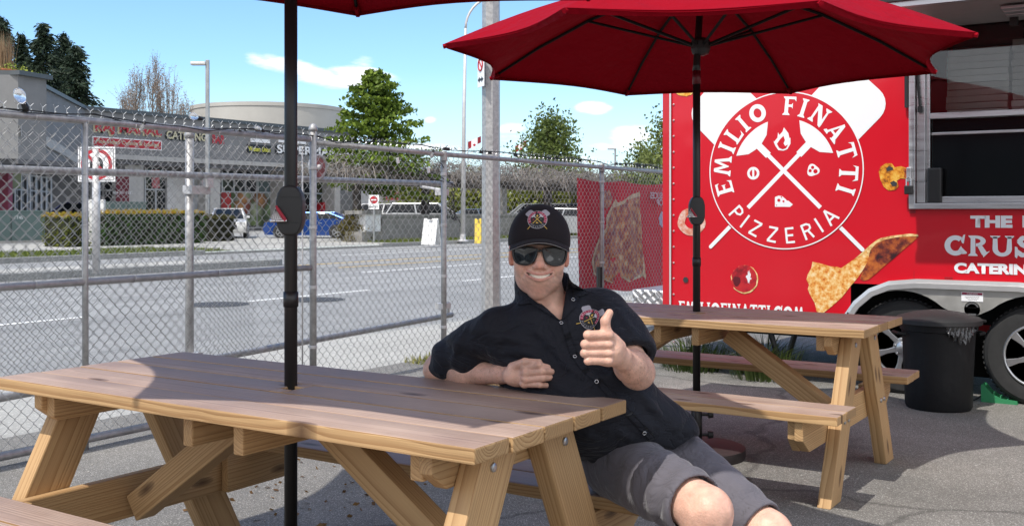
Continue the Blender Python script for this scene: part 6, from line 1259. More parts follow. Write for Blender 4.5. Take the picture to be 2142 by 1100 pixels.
        # diagonal brace from bench support to the middle cleat
        a = Vector((xi-s*.06, 0, zb-T-.10)); b = Vector((s*.16, 0, zt-T-.055)); d = b-a
        plank('brace', d.length, .09, .075, root, (a+b)/2, d, (0, 0, 1), RW, False, None)
    plank('middle_cleat', .60, .09, .038, root, (.10, 0, zt-T-.046), (0, 1, 0), (0, 0, 1), RW, False); plank('middle_cleat', .60, .09, .038, root, (-.10, 0, zt-T-.046), (0, 1, 0), (0, 0, 1), RW, False)
    return root
T1 = (-2.243, 2.262); T2 = (-2.145, 5.075)
picnic_table(T1[0], T1[1], 'nearer cedar picnic table on whose top the seated man rests his arm', 1); picnic_table(T2[0], T2[1], 'further cedar picnic table standing between the man and the red trailer', 2)

# ================================================================== UMBRELLAS
def fabric_mat():
    m, nt, b = nodes_of('red_canopy_cloth'); N = nt.nodes.new; L = nt.links.new; tc = N('ShaderNodeTexCoord')
    b.inputs['Base Color'].default_value = (.26, .002, .010, 1); b.inputs['Roughness'].default_value = .85; b.inputs['Specular IOR Level'].default_value = .08
    n = N('ShaderNodeTexNoise'); n.inputs['Scale'].default_value = 7; n.inputs['Detail'].default_value = 3; L(tc.outputs['Object'], n.inputs['Vector']); bp = N('ShaderNodeBump'); bp.inputs['Distance'].default_value = .03; bp.inputs['Strength'].default_value = 1.0; L(n.outputs[0], bp.inputs['Height']); L(bp.outputs[0], b.inputs['Normal'])
    tr_ = N('ShaderNodeBsdfTranslucent'); tr_.inputs[0].default_value = (.34, .002, .008, 1); mx = N('ShaderNodeMixShader'); mx.inputs[0].default_value = .02; L(b.outputs[0], mx.inputs[1]); L(tr_.outputs[0], mx.inputs[2]); L(mx.outputs[0], nt.nodes['Material Output'].inputs[0]); MATS['cloth'] = m; return m
M_cloth = fabric_mat(); M_pole = MAT('pole_black', (.018, .017, .017), .38, .2, spec=.6); M_ribm = MAT('rib_black', (.006, .006, .006), .6, spec=.2); M_pole2 = MAT('housing_black', (.022, .022, .022), .5)
M_shiny = MAT('chrome', (.7, .7, .7), .15, 1.0); M_tagred = MAT('tag_red', (.35, .01, .03), .5); M_tagw = MAT('tag_white', (.62, .60, .60), .6)
def umbrella(px_, py_, zr, r, rot, tilt, label, crank=True, cxy=None, rise=.42):
    root = empty('patio_umbrella', (px_, py_, 0), 0, label, 'umbrella', 'red market umbrellas through the picnic tables')
    MB().tube([(0, 0, .25), (0, 0, 1.52), (0, 0, 1.98)], .0195, 20).obj('lower_pole', M_pole, root, smooth=True)
    MB().tube([(0, 0, 0.03), (0, 0, .30)], .0285, 20).obj('base_tube', M_pole, root, smooth=True)
    MB().lathe([(.030, .29), (.0315, .295), (.0315, .31), (.024, .32), (.02, .32)], 20).obj('tube_collar', M_pole2, root, smooth=False)
    for z in (.11, .215): mb = MB(); mb.tube([(.028*CT, .028*ST, z), (.06*CT, .06*ST, z)], .008, 8); mb.tube([(.06*CT, .06*ST, z), (.085*CT, .085*ST, z)], [.02, .017], 10); mb.obj('clamp_knob', M_pole2, root)
    MB().lathe([(.032, .062), (.032, .082), (.029, .084)], 20).obj('white_ring', M_whiteS, root)
    mb = MB(); mb.lathe([(.245, 0), (.25, .01), (.25, .05), (.235, .055), (.05, .060), (.03, .062)], 48); o = mb.obj('base_disc', MAT('base_iron', (.03, .022, .022), .6, var=.15, vscale=4), root); auto_smooth(o, 35)
    # crank housing
    zc = 1.272; prof = [(-.074, .016), (-.066, .026), (-.050, .035), (-.028, .040), (.028, .040), (.050, .035), (.066, .026), (.074, .016)]
    outl = [(w, z) for z, w in prof]+[(-w, z) for z, w in reversed(prof)]
    A = Vector((CT, ST, 0)); Cn = Vector((-ST, CT, 0))
    if crank:
        o = MB().prism(outl, -.029, .029, (Vector((0, 0, zc)), A, AZ, Cn)).obj('crank_housing', M_pole2, root, bevel=.009, seg=3); auto_smooth(o, 35)
        for z in (.040, -.036): MB().box((0, 0, zc+z), (.068, .0605, .002), Matrix.Rotation(TH, 3, 'Z')).obj('housing_seam', M_blk, root)
        h = empty('crank_handle', (0, 0, 0)); h.parent = root
        p = Vector((-.008*CT, -.008*ST, zc-.030))-Cn*.036
        mb = MB(); mb.tube([p+A*.004, p-A*.040], .0042, 10); mb.tube([p-A*.030, p-A*.046], .0056, 10); mb.obj('handle_rod', M_shiny, h, smooth=True)
        mb = MB(); mb.tube([p, p-A*.024+AZ*.036, p-A*.028+AZ*.044], [.006, .005, .003], 6); mb.obj('red_strap', M_tagred, h)
        mb = MB(); mb.add([p-A*.044+AZ*.004, p-A*.006+AZ*.004, p-A*.030+AZ*.038], [(0, 1, 2)]); mb.add([p-A*.044+AZ*.004+Cn*.002, p-A*.006+AZ*.004+Cn*.002, p-A*.030+AZ*.038+Cn*.002], [(0, 2, 1)]); mb.obj('care_tag', M_tagw, h, fixn=False)
        for k in range(5):
            mb = MB(); q = p-Cn*.0015; mb.tube([q-A*(.040-.007*k)+AZ*.006, q-A*.030+AZ*.035], .0005, 3); mb.obj('tag_line', M_blk, h)
    MB().tube([(0, 0, .985), (0, 0, 1.03)], .0225, 16).obj('pole_sleeve', M_pole, root, smooth=True)
    # canopy, tilted a touch
    c = Vector((0, 0, 0)) if cxy is None else Vector((cxy[0]-px_, cxy[1]-py_, 0)); Rt_ = Matrix.Rotation(tilt, 3, Vector((-1, 0, 0)))
    T = lambda x, y, z: c+Rt_ @ Vector((x, y, z))+Vector((0, 0, zr))
    MB().tube([(0, 0, 2.0), (0, 0, 2.03), T(0, 0, rise-.02)], [.0215, .0185, .017], 16).obj('upper_pole', M_pole, root, smooth=True)
    MB().tube([(0, 0, 1.93), (0, 0, 2.0)], .0215, 16).obj('tilt_joint', MAT('joint_red', (.12, .006, .012), .4), root, smooth=True)
    tips = [(r*math.cos(rot+k*math.pi/4), r*math.sin(rot+k*math.pi/4)) for k in range(8)]
    prof_z = lambda u: rise*(1-u)+.07*math.sin(math.pi*min(1, u))*1.0   # slight belly
    nu, nv = 12, 10; vs = []; fs = []
    for k in range(8):
        a, b = Vector(tips[k]), Vector(tips[(k+1) % 8]); k0 = len(vs)
        for i in range(nu+1):
            u = .16+(1-.16)*i/nu
            for j in range(nv+1):
                v = j/nv; e = a.lerp(b, v); inward = 1-.085*math.sin(math.pi*v)*u**3; sag = -.028*math.sin(math.pi*v)*math.sin(math.pi*u*.9); 
                vs.append(T(e.x*u*inward, e.y*u*inward, prof_z(u)+sag))
        for i in range(nu):
            for j in range(nv): fs.append((k0+i*(nv+1)+j, k0+(i+1)*(nv+1)+j, k0+(i+1)*(nv+1)+j+1, k0+i*(nv+1)+j+1))
    mb = MB(); mb.add(vs, fs); o = mb.obj('canopy', M_cloth, root, fixn=False, smooth=True)
    bm = bmesh.new(); bm.from_mesh(o.data); bmesh.ops.remove_doubles(bm, verts=bm.verts, dist=.0005); bm.to_mesh(o.data); bm.free()
    # hem band hanging at the rim
    mb = MB(); vs = []; fs = []; m = 8*nv
    for k in range(8):
        a, b = Vector(tips[k]), Vector(tips[(k+1) % 8])
        for j in range(nv):
            v = j/nv; e = a.lerp(b, v); iw = 1-.085*math.sin(math.pi*v); vs += [T(e.x*iw*1.001, e.y*iw*1.001, .001), T(e.x*iw*.985, e.y*iw*.985, -.022+.0*v)]
    mb.add(vs, [(2*i, 2*i+1, (2*i+3) % (2*m), (2*i+2) % (2*m)) for i in range(m)]); mb.obj('hem', M_cloth, o, fixn=False)
    # vent cap
    mb = MB(); vs = []; fs = []
    for k in range(8):
        a = Vector(tips[k])*.24; vs += [T(a.x, a.y, rise*.80+.04), ]
    vs.append(T(0, 0, rise+.05)); mb.add(vs, [(k, (k+1) % 8, 8) for k in range(8)]); mb.obj('vent', M_cloth, o, fixn=False); MB().lathe([(.0, .11), (.02, .09), (.03, .06), (.02, .03)], 12, tuple(T(0, 0, rise))).obj('finial', M_pole2, root, smooth=True)
    hub = T(0, 0, .065)
    mb = MB(); mb.lathe([(.02, -.055), (.042, -.045), (.05, -.02), (.05, .02), (.035, .035), (.02, .04)], 20, tuple(hub)); mb.obj('runner_hub', M_pole2, root); mb = MB(); mb.lathe([(.02, -.05), (.045, -.03), (.045, .01), (.02, .02)], 20, tuple(T(0, 0, rise-.05))); mb.obj('top_hub', M_pole2, root)
    for k in range(8):
        tx, ty = tips[k]; pts = [T(tx*u, ty*u, prof_z(u)-.014) for u in (.03, .25, .5, .75, .985)]
        rb = MB().tube(pts, [.009, .009, .009, .0085, .007], 6).obj('rib', M_ribm, root); MB().tube([T(tx*.955, ty*.955, prof_z(.955)-.022), T(tx*1.0, ty*1.0, -.012)], .013, 6).obj('rib_pocket', M_cloth, rb)
        MB().tube([hub+(T(tx, ty, 0)-T(0, 0, 0)).normalized()*.045, T(tx*.50, ty*.50, prof_z(.50)-.022)], .0085, 6).obj('strut', M_ribm, rb)
    return root
umbrella(-2.275, 2.290, 2.165, 1.36, R(-11), R(2), 'nearer red umbrella whose black crank pole rises through the front table', cxy=(-2.275, 2.33)); umbrella(-2.19, 5.135, 2.068, 1.345, R(-1.6), R(2.0), 'further red umbrella whose whole canopy shows, standing through the back table', cxy=(-2.175, 5.15))

# ================================================================== CHAIN-LINK FENCE AND GATE
XFN = -4.985; M_wire = MAT('wire_zinc', (.40, .40, .39), .45, .5, var=.15, vscale=12); M_cable = MAT('cable_black', (.012, .012, .012), .5)
def chain(Xc, Ya, Yb, za, zb, w=.070, h=.072, r=.00175, barbs=True, seed=0):
    nx = int((Yb-Ya)/(w/2)); nz = int((zb-za)/(h/2)); V = []; F = []; n = 4; tot = 0
    rng = np.random.default_rng(seed)
    for i in range(nx):
        ya, yb = Ya+i*w/2, Ya+(i+1)*w/2; zs = np.arange(nz+1)
        left = ((zs+i) % 2 == 0); y = np.where(left, ya-.0022, yb+.0022); z = za+zs*h/2
        # spiral: swing in depth between knots
        sgn = np.where(left, -1.0, 1.0)
        P = []
        for k in range(nz):
            P.append((Xc+sgn[k]*.0028, y[k], z[k])); P.append((Xc+(.0075 if left[k] else -.0075), (y[k]+y[k+1])/2, (z[k]+z[k+1])/2+.003))
        P.append((Xc, y[nz], z[nz]))
        P = np.array(P); P[:, 1] += .002*np.sin(P[:, 2]*9+i*.7); P[:, 0] += .006*np.sin(P[:, 1]*2.3+P[:, 2]*3)
        m = len(P); tdir = np.gradient(P, axis=0); tdir /= np.linalg.norm(tdir, axis=1)[:, None]; ux = np.cross(tdir, np.array([1.0, 0, 0])); ux /= np.linalg.norm(ux, axis=1)[:, None]; wx_ = np.cross(tdir, ux)
        ring = np.stack([P+ux*r, P+wx_*r, P-ux*r, P-wx_*r], 1).reshape(-1, 3); V.append(ring)
        a = (np.arange(m-1)[:, None]*4+np.arange(4)[None]).ravel()+tot; b = (np.arange(m-1)[:, None]*4+(np.arange(4)[None]+1) % 4).ravel()+tot
        F.append(np.stack([a, b, b+4, a+4], 1)); tot += 4*m
    return np.vstack(V), np.vstack(F)
fence = empty('chain_link_fence', (XFN, 5, 0), 0, 'galvanised chain-link fence with round rails running from the left edge to the trailer', 'fence')
fence.location = (0, 0, 0)
def pipe(parent, name, pts, r, mat=None, n=14): return MB().tube(pts, r, n).obj(name, mat or M_galv, parent, smooth=True)
Yp = [-.6, 3.49, 5.225, 6.69, 9.32, 11.9]
V, F = chain(XFN-.028, .9, 11.6, .04, 1.765); o = np_obj('chain_link_mesh', V, F, M_wire, fence, smooth=True); o['kind'] = 'stuff'
ztp = 1.752
pipe(fence, 'top_rail', [(XFN, -.6, ztp+.006), (XFN, 3.5, ztp+.001), (XFN, 5.19, ztp-.002)], .0195); pipe(fence, 'top_rail', [(XFN, 5.25, ztp-.02), (XFN, 6.7, ztp-.035), (XFN, 9.3, ztp-.045), (XFN, 11.9, ztp-.05)], .0195)
pipe(fence, 'middle_rail', [(XFN+.0, -.6, .893), (XFN+.0, 5.2, .893)], .0195); pipe(fence, 'bottom_rail', [(XFN, -.6, .05), (XFN, 5.2, .055)], .021); pipe(fence, 'tension_wire', [(XFN-.02, 5.2, .06), (XFN-.02, 11.9, .06)], .003, M_wire, 5)
pipe(fence, 'post', [(XFN+.008, 3.49, 0), (XFN+.002, 3.49, ztp-.005)], .0165)
def post(y, r, top, cap=True):
    o = pipe(fence, 'post', [(XFN, y, -.02), (XFN, y, top)], r)
    if cap: MB().lathe([(r+.006, 0), (r+.007, .012), (r+.003, .03), (r*.6, .045), (0, .05)], 16, (XFN, y, top-.01)).obj('post_cap', M_galv, o, smooth=True)
    for z in (.35, .75, 1.15, 1.55): MB().lathe([(r+.0015, 0), (r+.004, .002), (r+.004, .020), (r+.0015, .022)], 14, (XFN, y, z)).obj('tension_band', M_galv2, o)
    return o
post(5.225, .0235, 1.82); post(6.69, .022, ztp-.055, False); post(9.32, .022, ztp-.03, False); post(11.9, .03, 1.84); post(-.6, .03, 1.84)
for y in (5.155,): pipe(fence, 'tension_bar', [(XFN-.03, y, .05), (XFN-.03, y, 1.70)], .0055, M_galv2, 6)
for y in (6.69, 9.32): MB().lathe([(.030, -.03), (.030, .03), (.022, .045)], 14, (XFN, y, ztp-.055)).obj('rail_loop_cap', M_galv, fence)
tie = []
mb = MB()
for k in range(40):
    y = .2+k*.30; z = ztp+.004-.0035*y; ring = [(XFN+.0215*math.cos(a), y+.008*math.sin(a*.5), z+.0215*math.sin(a)) for a in np.linspace(-2.2, 2.2, 9)]; mb.tube(ring, .0016, 4)
    if k % 2 == 0 and y < 5.1:
        for zz in (.893,): mb.tube([(XFN+.0215*math.cos(a), y+.008*math.sin(a*.5), zz+.0215*math.sin(a)) for a in np.linspace(-2.2, 2.2, 9)], .0016, 4)
for z in (.3, .62, 1.2, 1.47): mb.tube([(XFN+.020*math.cos(a), 3.49+.020*math.sin(a), z+.003*a) for a in np.linspace(-2.4, 2.4, 9)], .0016, 4); mb.tube([(XFN+.026*math.cos(a), 9.32+.026*math.sin(a), z) for a in np.linspace(-2.4, 2.4, 9)], .0016, 4)
o = mb.obj('tie_wires', M_galv2, fence); o['kind'] = 'stuff'
mb = MB(); rg = random.Random(3)
for k in range(150):
    y = .95+k*.070+rg.uniform(-.004, .004); zt_ = ztp+.014 if y < 5.2 else ztp-.01-.003*(y-5.2); x = XFN-.024
    mb.tube([(x, y-.012, zt_-.03), (x+.006, y-.010, zt_+.012), (x+.01, y, zt_+.024), (x+.006, y+.009, zt_+.010), (x, y+.014, zt_-.03)], .0017, 4, caps=False)
    t = rg.uniform(-.01, .01); mb.tube([(x, y+.0, zt_+.012), (x, y+t*.4, zt_+.040)], .0016, 4); mb.tube([(x, y+t*.4, zt_+.040), (x+rg.uniform(-.01, .01), y-.017+t, zt_+.058)], .0015, 4); mb.tube([(x, y+t*.4, zt_+.040), (x, y+.019+t, zt_+.056)], .0015, 4)
o = mb.obj('twisted_wire_ends', MAT('wire_bright', (.62, .63, .63), .35, .7), fence); o['kind'] = 'stuff'
# sliding gate behind the fence
gate = empty('sliding_gate', (0, 0, 0), 0, 'galvanised sliding gate frame with its own mesh hanging behind the left fence panels', 'gate'); XG = -5.3
V, F = chain(XG+.03, 1.2, 5.0, .33, 1.72, seed=3); o = np_obj('chain_link_mesh', V, F, M_wire, gate, smooth=True); o['kind'] = 'stuff'
pipe(gate, 'upper_rail', [(XG, -.4, 1.487), (XG, PX(945, 385, XG).y, 1.50)], .0215); a = PX(945, 658, XG); b = PX(0, 832, XG); pipe(gate, 'lower_rail', [(XG, b.y-1.2, b.z-.04), (XG, b.y, b.z), tuple(a)], .0225)
for e, zz in ((a.y, a.z), (PX(945, 385, XG).y, 1.50)): MB().lathe([(0, 0), (.0225, 0), (.0225, -.006)], 12, (XG, e, zz), axis='Y').obj('end_cap', M_galv, gate)
py_ = PX(392, 500, XG-.08).y; o = pipe(gate, 'gate_post', [(XG-.06, py_, -.01), (XG-.06, py_, 1.74)], .027, n=18); MB().lathe([(.031, 0), (.033, .02), (.02, .05), (0, .06)], 16, (XG-.06, py_, 1.735)).obj('post_cap', M_galv, o, smooth=True)
MB().box((XG-.04, py_+.04, 1.405), (.09, .15, .055)).obj('roller_bracket', M_galv2, gate, bevel=.004); MB().box((XG+.015, py_+.085, 1.45), (.05, .05, .06)).obj('roller_bracket', M_galv2, gate, bevel=.004); MB().box((XG-.02, py_+.0, .36), (.06, .1, .04)).obj('roller_bracket', M_galv2, gate, bevel=.004)
yl = PX(930, 440, XG+.1).y
mb = MB(); zz = PX(930, 402, XFN).z; mb.box((XFN-.04, 6.72, zz), (.09, .07, .05)); mb.tube([(XFN-.09, 6.78, zz+.02), (XG, 6.8, 1.47)], .012, 8); mb.obj('upper_latch', M_galv2, gate, bevel=.003)
zz = PX(930, 640, XFN).z; mb = MB(); mb.box((XFN-.03, 6.72, zz), (.075, .11, .045)); mb.tube([(XFN-.02, 6.78, zz+.03), (XFN-.02, 6.78, zz-.06)], .011, 8); mb.tube([(XFN-.05, 6.68, zz), (XFN-.05, 6.83, zz)], .009, 8); mb.obj('lower_latch', M_galv2, gate, bevel=.003)
# cantilever roller by the tall post
c = PX(664, 350, XG+.02); root = empty('gate_roller', tuple(c), 0, 'steel roller wheel with a red brown hub strapped to the tall fence post', 'gate roller')
mb = MB(); mb.tube([(0, .082*math.cos(a), .082*math.sin(a)) for a in np.linspace(0, 6.283, 29)[:-1]], .012, 8, closed=True); mb.obj('wheel_rim', M_galv, root, smooth=True); MB().lathe([(.072, -.008), (.072, .008), (0, .012)], 24, (0, 0, 0), axis='X').obj('wheel_plate', MAT('rusty_hub', (.30, .12, .12), .6, .2, var=.3, vscale=20), root); MB().lathe([(.02, -.02), (.02, .022), (.012, .03), (0, .03)], 12, (0, 0, 0), axis='X').obj('axle_nut', M_galv2, root)
# string-light cable along the top with clear bulbs
cab = empty('string_light', (0, 0, 0), 0, 'black string-light cable with clear glass bulbs lying along the fence top', 'string light')
pts = []; pts2 = []; rgn = np.random.default_rng(5)
for k in range(60):
    y = .5+k*.19; z = (ztp+.038-.0035*y) if y < 5.2 else (ztp+.0215-.0025*(y-5)); z += .012*math.sin(k*.9)+.006*rgn.normal(); pts.append((XFN+.012, y, z)); pts2.append((XFN+.018+.005*math.sin(k), y, z+.010*math.sin(k*2.1)-.004))
MB().tube(pts, .0035, 6).obj('cable', M_cable, cab); MB().tube(pts2, .0028, 6).obj('cable', M_cable, cab)
M_bulb = MAT('bulb_glass', (.97, .97, .97), .02, spec=.8); M_bulb.node_tree.nodes['Principled BSDF'].inputs['Transmission Weight'].default_value = .85
def bulb(px, py, tilt, s=1.0, zoff=0):
    p = PX(px, py, XFN+.02); r = Matrix.Rotation(tilt, 3, 'X'); r2 = 1*s
    o = MB().lathe([(.0, .075*s), (.014*s, .072*s), (.026*s, .055*s), (.029*s, .035*s), (.022*s, .012*s), (.013*s, -.008*s)], 16, tuple(p), rot=r).obj('bulb', M_bulb, cab, smooth=True); MB().lathe([(.015*s, -.006*s), (.017*s, -.03*s), (.012*s, -.05*s), (0, -.05*s)], 12, tuple(p), rot=r).obj('bulb_socket', M_cable, o)
bulb(48, 214, R(28), 1.0); bulb(412, 246, R(80), .75); bulb(545, 272, R(80), .7); bulb(300, 262, R(150), .5); bulb(905, 320, R(150), .6)
mb = MB(); rg = random.Random(8)
for k in range(130):      # clips, knots and dry tendrils wound round the cable
    y = .8+rg.random()*10.4 if k % 3 else 6.3+rg.random()*4.5; z = (ztp+.034-.0035*y) if y < 5.2 else (ztp+.02-.0025*(y-5)); s_ = rg.uniform(.4, 1.0)
    mb.tube([(XFN+.01, y, z), (XFN+.01+rg.uniform(-.02, .02), y+rg.uniform(-.03, .03)*s_, z+rg.uniform(-.02, .035)*s_)], .003*s_+.001, 4)
    if k % 9 == 0: mb.box((XFN+.012, y, z-.008), (.018, .03, .024))
o = mb.obj('cable_clips', M_cable, cab); o['kind'] = 'stuff'
# loose cable hanging in the middle bay and tangle at the far end of the gate
def loose():
    root = empty('loose_cable', (0, 0, 0), 0, 'loose black cable sagging from the fence top to a tangle at the gate latch', 'cable'); mb = MB()
    for path in ([(808, 296), (816, 320), (842, 336), (862, 352), (905, 375), (948, 384)], [(838, 298), (852, 325), (880, 350), (918, 368), (950, 388)], [(900, 320), (925, 345), (940, 372)], [(812, 325), (815, 358), (820, 368), (816, 372)]):
        mb.tube([tuple(PX(x, y, XFN+.012)) for x, y in path], .0032, 5)
    rr = np.random.default_rng(4)
    for k in range(34):
        c = PX(944+rr.normal()*6, 400+rr.random()*60, XFN-.06); q = c+Vector((rr.normal()*.03, rr.normal()*.04, rr.normal()*.07)); mb.tube([c, c.lerp(q, .5)+Vector((0, .02, 0)), q], .0032, 4)
    mb.obj('cable_run', M_cable, root)
    for (x, y) in ((832, 336), (896, 356)): MB().box(tuple(PX(x, y, XFN+.018)), (.012, .022, .042), Matrix.Rotation(.3, 3, 'X')).obj('white_clip', M_whiteS, root)
loose()
# red banner tied to the outside of the fence
def banner():
    XBn = XFN-.09; root = empty('banner', (0, 0, 0), 0, 'red pizza banner seen from its back, tied outside the fence beside the trailer', 'banner')
    c = [PX(1207, 372, XBn), PX(1400, 386, XBn), PX(1207, 610, XBn), PX(1400, 601, XBn)]
    n, m = 40, 20
    def P(u, v, l=0.0):
        t = c[0].lerp(c[1], u); b = c[2].lerp(c[3], u); p = t.lerp(b, v); p.z += -.025*math.sin(math.pi*((u*2.2) % 1))*(1-v)+.02*math.sin(u*9)*v; p.x += .018*math.sin(u*14+v*2.5)*(.3+v)+.012*math.sin(u*31-v*4)*(.4+.6*v)+l; return p
    vs = [P(i/n, j/m) for i in range(n+1) for j in range(m+1)]; fs = [(i*(m+1)+j, (i+1)*(m+1)+j, (i+1)*(m+1)+j+1, i*(m+1)+j+1) for i in range(n) for j in range(m)]
    MB().add(vs, fs).obj('cloth', MAT('banner_red', (.60, .03, .055), .75, var=.07, vscale=3), root, fixn=False, smooth=True)
    def uv(px, py): return ((px-1207)/193.0, (py-379)/226.0)
    def patch(name, pxs, mat, l):
        from mathutils.geometry import tessellate_polygon
        poly = [Vector((*uv(x, y), 0)) for x, y in pxs]; cen = sum(poly, Vector())/len(poly); V_ = []; F_ = []
        for k in range(len(poly)):          # fan with subdivisions so that it follows the folds
            a, b = poly[k], poly[(k+1) % len(poly)]; i0 = len(V_); S = 5
            for r_ in range(S+1):
                for q in range(2): w_ = (a if q == 0 else b).lerp(cen, r_/S); V_.append(P(w_.x, w_.y, l))
            for r_ in range(S): F_.append((i0+2*r_, i0+2*r_+1, i0+2*r_+3, i0+2*r_+2))
        MB().add(V_, F_).obj(name, mat, root, fixn=False)
    zc_ = lambda pts: [(1180+x/3.667, 360+y/3.667) for x, y in pts]
    M_bp = food_mat('banner_pizza', [(.16, .01, .02), (.30, .03, .04), (.55, .20, .06), (.70, .55, .32)], 13); M_bc = food_mat('banner_crust', [(.45, .20, .10), (.62, .46, .28), (.72, .62, .48)], 24)
    patch('pizza_crust_print', zc_([(550, 125), (480, 160), (420, 215), (385, 230), (372, 200), (350, 240), (320, 290), (300, 340), (300, 420), (260, 500), (225, 590), (195, 680), (215, 790), (330, 850), (410, 800), (470, 830), (590, 800), (608, 830), (600, 700), (580, 560), (575, 440), (565, 350), (550, 240)]), M_bc, .005)
    patch('pizza_topping_print', zc_([(542, 165), (470, 195), (415, 245), (350, 270), (318, 350), (306, 450), (255, 550), (215, 680), (228, 785), (330, 838), (405, 785), (480, 810), (590, 770), (588, 640), (570, 450), (552, 300)]), M_bp, .009)
    patch('pizza_crust_print', zc_([(250, 140), (330, 135), (350, 200), (330, 250), (300, 280), (270, 250), (255, 200)]), M_bp, .006)
    patch('drink_cup_print', [(1377, 440), (1384, 440), (1388, 458), (1386, 474), (1380, 478), (1374, 468), (1373, 452)], MAT('banner_cup', (.42, .44, .60), .6), .006)
    for t, px0, px1, py in (('SLICES', 1350, 1379, 403), ('& POP', 1362, 1393, 420)):
        pc = P(*uv((px0+px1)/2, py)); q0 = P(*uv(px0, py)); q1 = P(*uv(px1, py)); place_text(t, (pc.x+.03, pc.y, pc.z), (0, -1, 0), AZ, height=.075, width=q1.y-q0.y, mat=MAT('banner_white', (.62, .52, .58), .7), parent=root, bold=.03)
    mb = MB()
    for u in (.02, .5, .98): p = P(u, 0); mb.tube([p, p+Vector((.08, 0, .02))], .003, 5)
    mb.obj('cable_ties', M_blk, root)
banner()
# small litter and cracks on the lot
lt = empty('dry_leaves', (0, 0, 0)); 
rng = np.random.default_rng(21); n = 160; P = np.stack([-2.9-1.1*rng.random(n)+rng.normal(size=n)*.1, 3.0+1.4*rng.random(n), np.full(n, .006)], 1)
V, F, K = cards(P, .014, shade(n, (.10, .05, .02), (.28, .16, .06), rng), .6, dirs=np.tile([1.0, .2, 0], (n, 1)), rng=rng)
bpy.data.objects.remove(lt); o = np_obj('dry_leaves', V, F, M_leaf, col=K); tag(o, 'scatter of small dry brown leaves on the asphalt behind the front table', None, None, 'stuff')
n = 700; P = np.stack([-6+9*rng.random(n), .9+6.2*rng.random(n), np.full(n, .002)], 1); s = .0025+.004*rng.random(n); V = []; F = []
ico = np.array([(1, 0, 0), (-1, 0, 0), (0, 1, 0), (0, -1, 0), (0, 0, .7), (0, 0, -.5)]); fi = np.array([(0, 2, 4), (2, 1, 4), (1, 3, 4), (3, 0, 4), (2, 0, 5), (1, 2, 5), (3, 1, 5), (0, 3, 5)])
V = (P[:, None]+ico[None]*s[:, None, None]).reshape(-1, 3); F = (fi[None]+np.arange(n)[:, None, None]*6).reshape(-1, 3); o = np_obj('grit', V, F, MAT('grit_stone', (.42, .40, .37), .9, var=.3, vscale=30)); tag(o, 'loose grit and small pale stones on the asphalt lot', None, None, 'stuff')
# ================================================================== THE SEATED MAN
# built as smooth solid fields (rounded cones and ellipsoids blended together) and skinned; frame: x right, y away from the camera, z up
def Lp(px, py, d): return np.array([(px-PCX)*d/FPX, d, EYE-(py-HOR)*d/FPX])
def smin(a, b, k):
    h = np.clip(.5+.5*(b-a)/k, 0, 1); return b*(1-h)+a*h-k*h*(1-h)
def smax(a, b, k): return -smin(-a, -b, k)
def cone(P, a, b, ra, rb):
    a = np.asarray(a); b = np.asarray(b); ab = b-a; t = np.clip(((P-a)@ab)/(ab@ab), 0, 1); q = P-(a+t[..., None]*ab); return np.sqrt((q*q).sum(-1))-(ra+(rb-ra)*t)
def chainc(P, pts, rs, k=.01):
    d = None
    for i in range(len(pts)-1): e = cone(P, pts[i], pts[i+1], rs[i], rs[i+1]); d = e if d is None else smin(d, e, k)
    return d
def ell(P, c, r, rot=None):
    q = P-np.asarray(c)
    if rot is not None: q = q@np.asarray(rot)
    r = np.asarray(r); k0 = np.sqrt(((q/r)**2).sum(-1)); k1 = np.sqrt(((q/(r*r))**2).sum(-1)); return k0*(k0-1)/(k1+1e-9)
